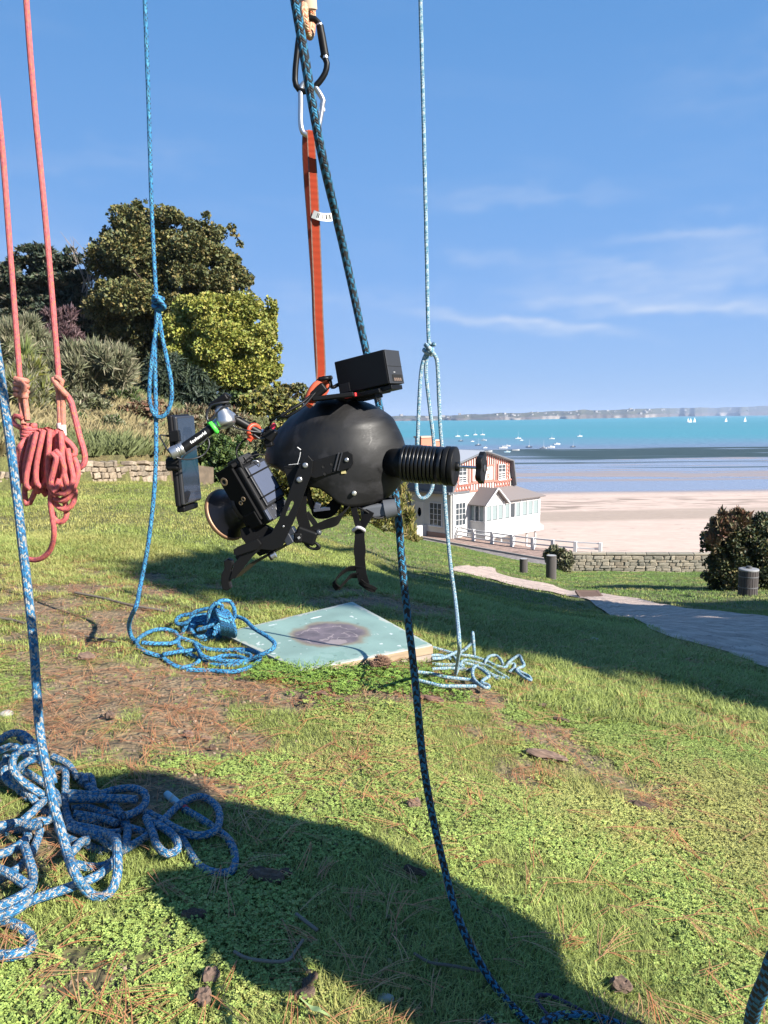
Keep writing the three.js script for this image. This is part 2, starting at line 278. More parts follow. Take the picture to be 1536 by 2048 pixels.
// ---------------------------------------------------------------- beach, sea, far shore
const SEA = EYE - 14.5;
{
  const x0 = -140, x1 = 330, d0 = 56, d1 = 372, tw = 1024, th = 1024;
  // zone by distance: dry sand, damp sand, films of standing water, seaweed-covered flats
  const zone = (x, d) => {
    const wob = (fbm(x * .018, d * .05, 4, 61) - .5) * 26, fine = fbm(x * .05, d * .35, 4, 66);
    const dd = d + wob * .5 - x * .03;
    let c = [.775, .685, .625], rough = .95;
    const n = fbm(x * .5, d * .9, 4, 62), dune = fbm(x * .22, d * 1.1, 3, 63);
    const k = .93 + .1 * n; c = c.map(q => q * k);
    const fleck = noise2(x * 1.1, d * 2.6, 59) > .9 && noise2(x * .12, d * .2, 58) > .45 ? .22 : 0; c = c.map(q => q * (1 - fleck));
    const damp = sstep(93, 97, dd) * (1 - sstep(106, 109, dd)) * .8 * sstep(.35, .6, fbm(x * .03, d * .12, 4, 68) + .12);
    c = [lerp(c[0], .61, damp), lerp(c[1], .545, damp), lerp(c[2], .485, damp)];
    const ripple = sstep(107, 112, dd) * (1 - sstep(124, 134, dd)) * sstep(.5, .68, dune);
    c = [lerp(c[0], .55, ripple), lerp(c[1], .485, ripple), lerp(c[2], .43, ripple)];
    const wet = sstep(134, 146, dd); c = [lerp(c[0], .58, wet), lerp(c[1], .53, wet), lerp(c[2], .51, wet)]; rough = lerp(rough, .55, wet);
    const film = Math.max(sstep(140, 147, dd) * (1 - sstep(163, 171, dd)), sstep(192, 204, dd) * sstep(.36, .5, fine + .12), sstep(168, 176, dd) * sstep(.54, .62, fine));
    c = [lerp(c[0], .52, film), lerp(c[1], .53, film), lerp(c[2], .58, film)]; rough = lerp(rough, .16, film);
    const bar = sstep(205, 212, dd) * (1 - sstep(236, 246, dd)) * sstep(.56, .66, fbm(x * .02 + 4, d * .3, 4, 64));
    const weedBand = sstep(246, 262, d - x * .02 + wob * .5 + (fine - .5) * 30) * (1 - sstep(346, 362, d - x * .05));
    const weed = Math.max(bar * .75, weedBand * clamp(.5 + .9 * sstep(30, 90, x) - .75 * sstep(130, 200, x), .0, 1) * sstep(.3, .56, fbm(x * .02, d * .11, 4, 65) + .16 * sstep(20, 80, x)));
    c = [lerp(c[0], .17, weed), lerp(c[1], .235, weed), lerp(c[2], .22, weed)]; rough = lerp(rough, .62, weed);
    return [c, rough];
  };
  const cm = new Uint8Array(tw * th * 4), rm = new Uint8Array(tw * th * 4);
  for (let j = 0; j < th; j++) for (let i = 0; i < tw; i++) {
    const x = lerp(x0, x1, (i + .5) / tw), d = lerp(d0, d1, (j + .5) / th), [c, r] = zone(x, d), o = (j * tw + i) * 4, gr = .97 + .06 * hash2(i, j, 3);
    for (let q = 0; q < 3; q++) { cm[o + q] = clamp(c[q] * gr * 255, 0, 255); rm[o + q] = clamp(r * 255, 0, 255); } cm[o + 3] = rm[o + 3] = 255;
  }
  const mk = (d, s) => { const t = new THREE.DataTexture(d, tw, th); if (s) t.colorSpace = THREE.SRGBColorSpace; t.magFilter = THREE.LinearFilter; t.minFilter = THREE.LinearFilter; t.needsUpdate = true; return t; };
  const n = 90, pos = [], uv = [], idx = [];
  for (let j = 0; j <= n; j++) for (let i = 0; i <= 40; i++) {
    const x = lerp(x0, x1, i / 40), d = lerp(d0, d1, j / n);
    pos.push(x, SEA + .02 + 1.6 * Math.pow(1 - sstep(60, 190, d), 1.4) - .12 * sstep(335, 372, d), -d); uv.push(i / 40, j / n);
  }
  for (let j = 0; j < n; j++) for (let i = 0; i < 40; i++) { const a = j * 41 + i, b = a + 41; idx.push(a, a + 1, b, b, a + 1, b + 1); }
  const g = new THREE.BufferGeometry(); g.setAttribute('position', new THREE.Float32BufferAttribute(pos, 3)); g.setAttribute('uv', new THREE.Float32BufferAttribute(uv, 2)); g.setIndex(idx); g.computeVertexNormals();
  const ripples = dataTex(512, 512, (u, v) => { const k = fbm(u * 14, v * 60, 4, 91); return [k, k, k]; }, false); ripples.repeat.set(18, 12);
  soloStruct('beach_sand', g, new THREE.MeshPhysicalMaterial({ color: lin(1, 1, 1), map: mk(cm, true), roughness: 1, roughnessMap: mk(rm, false), specularIntensity: .8, bumpMap: ripples, bumpScale: .05, side: THREE.DoubleSide }));
}
{
  const waves = dataTex(512, 512, (u, v) => { const k = fbm(u * 20, v * 20, 5, 33, 20); return [k, k, k]; }, false);
  const pos = [], uv = [], col = [], idx = [], ds = []; for (let d = 290; d < 15000; d *= 1.045) ds.push(d);
  ds.forEach((d, j) => { for (let i = 0; i <= 60; i++) { const x = lerp(-.75, .95, i / 60) * Math.max(d, 700); pos.push(x, SEA, -d); uv.push(x / 60, d / 60);
    const n = fbm(x * .004, d * .012, 4, 44), sh = 1 - sstep(330, 620, d + (n - .5) * 260), deep = sstep(900, 2600, d);
    // turquoise over sand, sandier in the shallows
    let c = [lerp(.06, .05, deep), lerp(.235, .245, deep), lerp(.28, .295, deep)]; c = [lerp(c[0], .14, sh), lerp(c[1], .20, sh), lerp(c[2], .28, sh)];
    const k = .92 + .16 * n; col.push(c[0] * k, c[1] * k, c[2] * k); } });
  for (let j = 0; j < ds.length - 1; j++) for (let i = 0; i < 60; i++) { const a = j * 61 + i, b = a + 61; idx.push(a, a + 1, b, b, a + 1, b + 1); }
  const g = new THREE.BufferGeometry(); g.setAttribute('position', new THREE.Float32BufferAttribute(pos, 3)); g.setAttribute('uv', new THREE.Float32BufferAttribute(uv, 2)); g.setAttribute('color', new THREE.Float32BufferAttribute(col, 3)); g.setIndex(idx); g.computeVertexNormals();
  soloStruct('sea_water', g, new THREE.MeshPhysicalMaterial({ color: lin(1, 1, 1), vertexColors: true, roughness: .45, specularIntensity: .32, bumpMap: waves, bumpScale: .5, side: THREE.DoubleSide }));
}
const farShore = [];
{
  // shoreline and skyline of the land across the bay
  const shore = [[700, 843.5], [900, 841], [1010, 840], [1130, 838], [1250, 836.2], [1360, 833], [1450, 831.8], [1560, 830.6], [1700, 829.8]], topv = [[700, 838], [800, 833], [900, 830.5], [1024, 824.7], [1130, 820.6], [1270, 818], [1400, 815], [1536, 812], [1700, 809]];
  const pos = [], col = [], idx = [], M = 260, K = 10;
  for (let i = 0; i <= M; i++) {
    const u = lerp(690, 1700, i / M), sv = table(shore, u) + (fbm(u * .05, 3, 3, 12) - .5) * 1.2, tv = table(topv, u) + (fbm(u * .03, 9, 4, 14) - .5) * 5;
    const r0 = ray(u, sv), d = clamp(14.5 / r0.S, 2200, 7500);
    for (let j = 0; j <= K; j++) {
      const t = j / K, dj = d * (1 + .22 * t), r = ray(u, tv), topY = EYE - r.S * d * 1.22, prof = Math.min(1, .22 * sstep(0, .1, t) + .78 * Math.pow(t, 1.15)) ;
      const y = lerp(SEA - 1, topY, prof) + (t > 0 && t < 1 ? (fbm(u * .06, t * 5, 3, 19) - .5) * 14 : 0), rr = ray(u, sv);
      pos.push(rr.X * dj, j === 0 ? SEA - 2 : y, -dj);
      const n = fbm(u * .05, t * 9, 4, 23), rock = t < .22 ? 1 : 0; const sand = rock * sstep(.60, .68, fbm(u * .03, 5, 3, 29));
      let c = [lerp(.04, .10, n), lerp(.05, .09, n), lerp(.03, .055, n)]; if (rock) c = [.10, .085, .075]; c = [lerp(c[0], .28, sand), lerp(c[1], .24, sand), lerp(c[2], .20, sand)];
      col.push(...c); if (t > .2 && t < .95 && hash2(i, j, 7) > .965) farShore.push([rr.X * dj, y, -dj, u]);
    }
  }
  for (let i = 0; i < M; i++) for (let j = 0; j < K; j++) { const a = i * (K + 1) + j, b = a + K + 1; idx.push(a, b, a + 1, b, b + 1, a + 1); }
  const g = new THREE.BufferGeometry(); g.setAttribute('position', new THREE.Float32BufferAttribute(pos, 3)); g.setAttribute('color', new THREE.Float32BufferAttribute(col, 3)); g.setIndex(idx); g.computeVertexNormals();
  soloStruct('far_hills', g, std([1, 1, 1], 1, { vertexColors: true, side: THREE.DoubleSide }));
  const body = new THREE.BoxGeometry(14, 7, 9), m = new THREE.InstancedMesh(body, std([.32, .31, .30], .9), farShore.length), q = new THREE.Object3D(); const rr = rngOf(77);
  farShore.forEach(([x, y, z, u], i) => { const s = .5 + rr() * .9 + (u > 1180 ? .4 : 0); q.position.set(x, y + 2.5 * s, z); q.rotation.y = rr() * 3; q.scale.set(s, s, s); q.updateMatrix(); m.setMatrixAt(i, q.matrix); });
  m.name = 'far_town'; m.userData = { kind: 'stuff', label: 'scattered pale houses on the low hills across the bay', category: 'town' }; m.castShadow = m.receiveShadow = true; scene.add(m);
}
scene.fog = new THREE.FogExp2(0xb9cdec, 0.000095);

// ---------------------------------------------------------------- braided ropes
// herringbone braid: columns of slanted stitches round the rope; colour chosen per stitch
function braid(cols, rows, pick, seed) {
  const w = 1024, h = 128; rows *= 4;
  const stitch = (u, v) => { const c = Math.floor(v * cols), f = v * cols - c, dir = c % 2 ? 1 : -1; const s = u * rows + dir * (f - .5) * .9 + (c % 2) * .5; const i = Math.floor(s), g = s - i; return [c, ((i % rows) + rows) % rows, f, g]; };
  const map = dataTex(w, h, (u, v) => { const [c, i, f, g] = stitch(u, v); const p = pick(c, i, hash2(c, i, seed)), n = (.86 + .28 * hash2(u * w | 0, v * h | 0, seed + 3)) * (.74 + .5 * fbm(u * 24, v * 4, 3, seed + 9, 4)) * (.85 + .3 * hash2(c, i, seed + 21)); return p.map(q => Math.pow(q * n, 1 / 2.2)); });
  const bump = dataTex(w, h, (u, v) => { const [c, i, f, g] = stitch(u, v); const k = Math.pow(Math.sin(Math.PI * g), .6) * Math.pow(Math.sin(Math.PI * f), .5); return [k, k, k]; }, false);
  map.repeat.set(.25, 1); bump.repeat.set(.25, 1);
  return { map, bump };
}
function ropeMat(b, bump = .0016) { return std([1, 1, 1], .72, { map: b.map, bumpMap: b.bump, bumpScale: bump }); }
const BLACKBLUE = ropeMat(braid(8, 8, (c, i, r) => (c % 2 === (i >> 1) % 2 ? r > .2 : r > .9) ? [.013, .15, .275] : [.006, .007, .010], 1), .002);
const BLUEWHITE = ropeMat(braid(12, 16, (c, i, r) => ((c + (i >> 1)) % 3 === 0 ? r < .8 : r < .22) ? [.38, .385, .375] : (r > .85 ? [.03, .10, .20] : [.026, .19, .39]), 2), .003);
const BRIGHTBLUE = ropeMat(braid(8, 8, (c, i, r) => (i + c) % 3 === 0 && r < .7 ? [.02, .03, .08] : (r > .85 ? [.08, .34, .50] : [.026, .20, .40]), 3), .003);
const PALEBLUE = ropeMat(braid(8, 16, (c, i, r) => r < .5 ? [.46, .54, .57] : (r < .86 ? [.14, .33, .45] : [.05, .18, .27]), 4), .0025);
const PINK = ropeMat(braid(10, 10, (c, i, r) => r > .93 ? [.64, .20, .09] : (r < .05 ? [.30, .07, .12] : [.57, .125, .125]), 5), .0012);
const TAN = ropeMat(braid(8, 8, (c, i, r) => r > .62 ? [.62, .20, .10] : [.60, .42, .26], 6), .0015);
const PURPLE = ropeMat(braid(8, 8, (c, i, r) => r > .7 ? [.10, .06, .14] : [.07, .045, .11], 7));
const px3 = (pts, f) => pts.map(p => f(...p));
const coil = (center, dir, r, R, turns, len, pitch) => {     // a few tight turns round an axis
  const q = new THREE.Quaternion().setFromUnitVectors(V(0, 1, 0), dir.clone().normalize()), P = [];
  for (let i = 0; i <= turns * 8; i++) { const a = i / 8 * Math.PI * 2; P.push(V(Math.cos(a) * R, (i / (turns * 8) - .5) * len, Math.sin(a) * R).applyQuaternion(q).add(center)); }
  return tube(P, r, { pitch, seg: 8 });
};
// top ends are tied over a pine limb well above the picture
const limbY = 6.2, ropeTops = [], upFrom = (q, p) => { const d = q.clone().sub(p), e = q.clone().addScaledVector(d, (limbY - q.y) / d.y); ropeTops.push(e); return e; };

// black and blue rope: down past the carabiners, behind the helmet, out towards the bystander's hand
{
  const p = px3([[560, -160, 1.32], [583, -40, 1.33], [600, 60, 1.345], [640, 290, 1.385], [690, 510, 1.55], [735, 715, 1.62], [758, 810, 1.62], [778, 920, 1.6], [795, 1020, 1.52], [806, 1150, 1.5], [829, 1350, 1.5], [850, 1550, 1.52], [885, 1720, 1.52], [922, 1850, 1.47]], W).concat([gnd(985, 1965, .02), gnd(1055, 2045, .014)]);
  const back = px3([[1085, 2085], [1080, 2060], [1098, 2038], [1150, 2030], [1205, 2038], [1260, 2062], [1330, 2120]], (u, v) => gnd(u, v, .016)).concat(px3([[1430, 2150, 1.02], [1490, 2090, .92], [1508, 2018, .85], [1532, 1960, .79], [1575, 1880, .75]], W));
  const bight = px3([[1055, 2045], [1090, 2085], [1060, 2130], [985, 2110], [962, 2060], [974, 2036], [988, 2060], [1020, 2120], [1085, 2085]], (u, v) => gnd(u, v, .016));
  const t = thing('climbing_rope', 'black and blue braided rope running in front of the carabiners and behind the helmet', 'rope', V(p[0].x, p[0].y, p[0].z));
  part(t, 'hanging_strand', tube([upFrom(p[0], p[1]), ...p], .0078, { pitch: .038, seg: 12 }), BLACKBLUE);
  part(t, 'slack_loop', [tube(bight, .0085, { pitch: .038, seg: 10 }), tube([...back, V(.80, .93, -.75), V(.93, .98, -.74)], .0085, { pitch: .042, seg: 12 })], BLACKBLUE);
}
// pale blue rope on the right with a loop knot and a heap beside the hatch
{
  const f = (x, y) => [620 + x / 3.864, 660 + y / 3.864], D = 3.45;
  const A = (x, y, dz = 0) => W(...f(x, y), D - dz);
  const Q = (x, y, l = .012) => gnd(800 + x / 5.486, 1240 + y / 5.486, l);
  const r = .0086, o = { pitch: .045, seg: 8 };
  const t = thing('climbing_rope', 'pale blue and white rope with a long knotted loop, its heap beside the wooden hatch', 'rope', W(915, 1300, D));
  part(t, 'hanging_strand', tube([upFrom(W(832, -300, D), W(840, -30, D)), W(832, -300, D), W(840, -30, D), W(846, 200, D), W(852, 450, D), A(916, 60), A(920, 110)], r, o), PALEBLUE);
  part(t, 'knot', [coil(A(918, 140), V(.3, 1, .2), r, .019, 2.2, .05, .05), tube([A(895, 110), A(915, 130, .03), A(945, 175, .03), A(930, 150, -.02), A(900, 170, -.02), A(905, 190)], r, o)], PALEBLUE);
  part(t, 'loop', tube(px3([[905, 170], [878, 230], [858, 330], [842, 600], [830, 900], [820, 1170], [832, 1270], [868, 1303], [918, 1272], [948, 1200], [958, 900], [925, 600], [896, 300], [908, 180]], A), r, o), PALEBLUE);
  part(t, 'falling_strand', tube([A(940, 165), A(975, 215), A(988, 320), A(996, 520), A(1010, 800), A(1022, 930), A(1036, 1200), A(1056, 1500), A(1090, 1850), A(1120, 2060), Q(650, 240, .35), Q(640, 400, .2), Q(610, 600, .02)], r, o), PALEBLUE);
  let k = 0; const heap = [[[615, 590], [660, 500], [720, 440], [850, 470], [950, 500], [1100, 590], [1190, 640]], [[360, 300], [500, 340], [650, 380], [800, 400], [950, 450], [1050, 500], [1150, 520], [1180, 490], [1250, 480], [1250, 530], [1200, 570]], [[930, 470], [980, 400], [1050, 390], [1100, 430], [1130, 490]], [[1180, 480], [1250, 420], [1310, 390], [1340, 450], [1360, 500], [1280, 550], [1350, 620], [1430, 660], [1410, 615], [1300, 560]], [[350, 425], [450, 420], [560, 380], [620, 350]], [[350, 480], [480, 490], [600, 490], [700, 500]], [[350, 540], [480, 530], [600, 530], [750, 550], [850, 500]], [[340, 390], [450, 390], [560, 430]], [[195, 570], [350, 590], [480, 620], [620, 640], [780, 660], [850, 700]], [[200, 660], [320, 690], [450, 720], [600, 725], [760, 725], [830, 725]], [[800, 530], [800, 620], [850, 690], [930, 740], [975, 740], [960, 710], [900, 690], [960, 630], [980, 620], [920, 560], [840, 510], [800, 530]], [[900, 520], [980, 580], [1050, 640], [1110, 650]], [[700, 470], [820, 500], [930, 560], [1060, 620], [1150, 640]], [[560, 360], [620, 440], [690, 530], [800, 560]]].map(s => { k++; return tube(s.map(([x, y]) => Q(x, y, .016 + .006 * (k % 6))), r, o); });
  const st = [[660, 360], [740, 300], [785, 250]].map(([x, y]) => Q(x, y, .03)), d0 = -Q(800, 390, .02).z;
  heap.push(tube([...st, W(800 + 800 / 5.486, 1240 + 150 / 5.486, d0), W(800 + 812 / 5.486, 1240 + 300 / 5.486, d0 - .01), Q(815, 390, .02)], r, o));
  part(t, 'heap', heap, PALEBLUE);
}
// bright blue rope on the left with a loop knot and its coil on the grass
{
  const r = .0108, o = { pitch: .056, seg: 8 }, D = 3.72;
  const B = (x, y, l = .015) => gnd(240 + x / 4.655, 1180 + y / 4.655, l);
  const C = (x, y, dz = 0) => W(240 + x / 4.655, 1180 + y / 4.655, 4.0 - dz);
  const t = thing('climbing_rope', 'bright blue dark-flecked rope with a knotted loop, coiled beside the green hatch', 'rope', B(700, 560, 0));
  part(t, 'hanging_strand', tube([upFrom(W(282, -300, D), W(289, -30, D)), W(282, -300, D), W(289, -30, D), W(297, 200, D), W(304, 430, D), W(311, 570, D), W(313, 600, D)], r * .92, o), BRIGHTBLUE);
  part(t, 'knot', [coil(W(316, 606, D), V(.1, 1, .1), r, .022, 2.3, .055, .065), tube([W(308, 592, D - .03), W(318, 600, D - .045), W(329, 612, D - .03), W(322, 618, D + .01), W(308, 606, D + .02), W(308, 592, D - .03)], r, o)], BRIGHTBLUE);
  part(t, 'loop', tube([W(317, 612, D), W(313, 650, D - .02), W(306, 700, D - .02), W(299, 770, D - .02), W(300, 805, D), W(312, 833, D), W(329, 831, D), W(342, 805, D), W(343, 770, D), W(333, 715, D), W(322, 660, D), W(318, 615, D)], r * .95, o), BRIGHTBLUE);
  part(t, 'falling_strand', tube([W(314, 615, D + .02), W(310, 720, D + .02), W(312, 835, D + .02), W(310, 960, D), W(296, 1090, 3.72), W(280, 1175, 3.72), B(150, 150, .28), B(100, 260, .17), B(85, 360, .08), B(110, 440, .03), B(150, 490), B(170, 530), B(250, 580), B(380, 620), B(480, 690), B(560, 720), B(700, 690), B(745, 640, .03), B(735, 560, .05)], r, o), BRIGHTBLUE);
  let k = 0; const lay = [[[150, 490], [190, 440], [300, 380], [400, 365], [500, 385], [560, 440], [700, 490], [780, 540], [950, 560], [1080, 555], [1200, 560], [1290, 590], [1300, 640], [1240, 700], [1050, 760], [850, 750], [620, 745]], [[200, 490], [350, 500], [500, 490], [560, 440]], [[400, 600], [550, 575], [700, 560]], [[600, 590], [700, 630], [850, 690], [1000, 700], [1150, 690], [1220, 640], [1200, 600], [1100, 580]], [[540, 450], [560, 540], [640, 590], [720, 640]], [[860, 640], [980, 610], [1100, 620], [1190, 650]]].map(s => { k++; return tube(s.map(([x, y]) => B(x, y, .014 + .008 * (k % 4))), r, o); });
  lay.push(tube([C(1070, 240, .0), C(1150, 270, .05), C(1250, 360, .2), C(1380, 440, .3), C(1440, 500, .36), C(1420, 550, .4), C(1320, 600, .42), B(1200, 650, .03), B(1050, 665, .03), B(880, 645, .04), B(780, 620, .05), B(730, 560, .06), B(700, 500, .05)], r, o));
  part(t, 'lying_strands', lay, BRIGHTBLUE);
  const hank = [], R = rngOf(5);
  for (let i = 0; i < 6; i++) { const P = []; const cx = 740 + i * 7 + R() * 14, cy = 360 + R() * 16, rx = 78 + i * 18, ry = 62 + i * 15; for (let a = 0; a < 14; a++) { const q = a / 14 * 6.283 + R() * .12; P.push(C(cx + Math.cos(q) * rx, cy + Math.sin(q) * ry, .02 + .05 * Math.sin(q * 1.0) - i * .012 + .02 * R())); } hank.push(tube(P, r, { ...o, closed: true })); }
  for (let i = 0; i < 10; i++) { const P = []; const cx = 915 + i * 13, cy = 285 + i * 3 + R() * 12, rx = 46 + R() * 12, ry = 108 + R() * 12; for (let a = 0; a < 12; a++) { const q = a / 12 * 6.283; P.push(C(cx + Math.cos(q) * rx * .5 + Math.sin(q) * 30, cy + Math.sin(q) * ry, .05 + Math.cos(q) * .09)); } hank.push(tube(P, r, { ...o, closed: true })); }
  hank.push(tube(px3([[860, 250, .06], [880, 165, .07], [925, 105, .06], [1020, 105, .04], [1065, 180, .03], [1062, 270, .02]], C), r, o), tube(px3([[820, 300, .08], [840, 180, .1], [900, 120, .1], [950, 150, .1], [930, 260, .1], [860, 330, .12]], C), r, o), tube(px3([[650, 225, 0], [560, 245, 0], [520, 285, .02], [550, 320, .05], [640, 300, .06]], C), r, o), tube(px3([[640, 240, -.06], [720, 195, -.07], [830, 170, -.06]], C), r, o), tube(px3([[720, 370, .12], [800, 350, .12], [860, 320, .12]], C), r, o), tube(px3([[560, 440, .05], [600, 360, .05], [640, 280, .04]], C), r, o));
  part(t, 'coil', hank, BRIGHTBLUE);
}
// thick blue and white rope at the left with its heap
{
  const r = .0108, o = { pitch: .068, seg: 12 };
  const L = (x, y, l = .012) => gnd(x / 4.096, 1440 + y / 4.096, l), M = (x, y, l = .012) => gnd(x / 2.743, 1420 + y / 2.743, l), A = (x, y, d) => W(x / 4.096, 1440 + y / 4.096, d);
  const t = thing('climbing_rope', 'thick blue and white rope hanging in a bend over its own heap', 'rope', L(500, 800, 0));
  part(t, 'hanging_strand', tube([upFrom(W(-160, -200, 1.9), W(-60, 350, 1.9)), W(-160, -200, 1.9), W(-60, 350, 1.9), W(-4, 720, 1.9), W(22, 900, 1.88), W(46, 1100, 1.86), W(68, 1300, 1.82), A(330, 120, 1.78), A(385, 430, 1.74), A(440, 700, 1.7), A(500, 900, 1.67), A(555, 1100, 1.63), L(610, 1250, .09), L(690, 1375, .04), L(785, 1450, .014), L(865, 1440, .014), L(930, 1370, .03), L(962, 1250, .05), L(962, 1110, .075), L(950, 1000, .07), L(900, 950, .05), L(800, 930, .04), L(700, 900, .03)], r, o), BLUEWHITE);
  let k = 0;
  const heap = [[[430, 300], [550, 360], [640, 480], [760, 570], [880, 660], [980, 760], [1040, 880], [1030, 1000], [990, 1080]], [[560, 600], [800, 610], [950, 570], [1100, 560], [1190, 610], [1190, 680], [1100, 760], [1010, 790]], [[560, 640], [750, 645], [950, 640], [1120, 650]], [[580, 735], [700, 720], [850, 760], [1000, 790]], [[450, 400], [520, 410], [535, 500], [530, 650], [550, 780], [600, 860], [750, 890], [900, 930], [990, 920]], [[560, 880], [700, 920], [830, 970], [930, 1040], [965, 1000], [955, 960]], [[560, 1110], [610, 1060], [680, 990], [740, 980]], [[680, 1000], [760, 1050], [880, 1080], [960, 1060]], [[600, 1180], [750, 1210], [880, 1190], [950, 1130]], [[960, 1130], [850, 1240], [750, 1300], [600, 1360], [400, 1430], [250, 1480], [100, 1570], [20, 1600], [-80, 1640]], [[-80, 1560], [60, 1500], [180, 1440], [250, 1380], [270, 1260], [240, 1150], [200, 1030]], [[-80, 1630], [80, 1660], [200, 1720], [265, 1800], [230, 1890], [100, 1930], [-80, 1925]], [[-60, 1330], [100, 1250], [220, 1150], [300, 1000], [330, 900]], [[-60, 1120], [100, 1060], [210, 985]], [[-60, 880], [150, 840], [260, 870], [340, 850]], [[-60, 940], [120, 900], [230, 900]], [[230, 980], [235, 880], [300, 830], [380, 830], [450, 770]], [[180, 830], [260, 760], [340, 680], [410, 640]], [[-60, 1210], [60, 1250], [200, 1340], [270, 1390]], [[600, 800], [720, 830], [850, 850], [990, 870], [1080, 890], [1200, 930]], [[600, 770], [740, 790], [860, 815], [960, 850]], [[620, 1000], [520, 950], [480, 880]], [[400, 560], [450, 600], [470, 700]], [[330, 740], [420, 770], [520, 800]]].map(s => { k++; return tube(s.map(([x, y], i) => L(x, y, .012 + .013 * ((k * 5) % 4) + .006 * Math.sin(i * 1.7 + k))), r, o); });
  heap.push(...[[[1010, 545], [1080, 585], [1180, 650], [1260, 720], [1290, 830], [1260, 890], [1180, 895], [1100, 860], [1040, 780], [980, 680], [900, 620], [800, 555]], [[640, 790], [700, 755], [800, 695], [900, 600], [1000, 510], [1100, 475], [1180, 520], [1205, 600], [1170, 670], [1080, 690], [960, 650], [880, 600], [790, 560]], [[800, 590], [840, 680], [860, 740], [920, 790], [970, 770], [960, 700], [900, 650], [800, 600]]].map((s, i) => tube(s.map(([x, y]) => M(x, y, .012 + .012 * i)), r * .95, o)));
  part(t, 'heap', heap, BLUEWHITE);
  const P = (x, y, l) => { const b = L(150, 520, 0); return A(x, y, -b.z + .0 - l); }, top = [[[-60, 200, 0], [20, 150, 0], [80, 112, 0], [180, 112, .0], [250, 170, .02], [300, 230, .04]], [[-60, 280, .05], [0, 250, .05], [90, 215, .04], [160, 235, .04], [240, 300, .05]], [[320, 230, .1], [200, 230, .1], [120, 290, .11], [100, 380, .12], [150, 470, .12], [280, 570, .12], [400, 640, .1]], [[330, 310, .08], [220, 340, .1], [150, 400, .1], [130, 460, .06]], [[100, 450, .09], [180, 540, .1], [250, 620, .12], [320, 700, .14], [430, 760, .14]], [[60, 280, .03], [30, 400, .04], [60, 500, .06], [150, 560, .08], [240, 650, .12]], [[-60, 360, .02], [40, 380, .03], [100, 480, .05], [180, 600, .1]], [[150, 130, -.03], [220, 190, -.03], [230, 300, -.02], [180, 420, .0]], [[200, 420, .05], [300, 480, .06], [420, 560, .07]], [[240, 240, .02], [330, 330, .03], [420, 430, .05], [440, 520, .06]], [[-40, 440, .03], [40, 470, .04], [120, 540, .06]]];
  part(t, 'bundle', top.map(s => tube(px3(s, P), r, o)), BLUEWHITE);
  part(t, 'small_bight', [tube(px3([[620, 480], [650, 450], [690, 470], [700, 520]], (x, y) => L(x, y, .03)), r * .9, o), tube(px3([[690, 490], [720, 450], [750, 480], [765, 560]], (x, y) => L(x, y, .02)), r * .9, o)], BLUEWHITE);
  const e0 = M(915, 462, .012), e1 = M(985, 522, .012), e2 = M(1020, 548, .012);
  part(t, 'rope_end', tube([e0, e1], r, { ...o, pitch: .2 }), std([.32, .50, .58], .6), 'pale taped rope end');
  part(t, 'red_whipping', tube([e1, e2], r * 1.04, o), std([.62, .05, .07], .6), 'red whipping near the rope end');
}
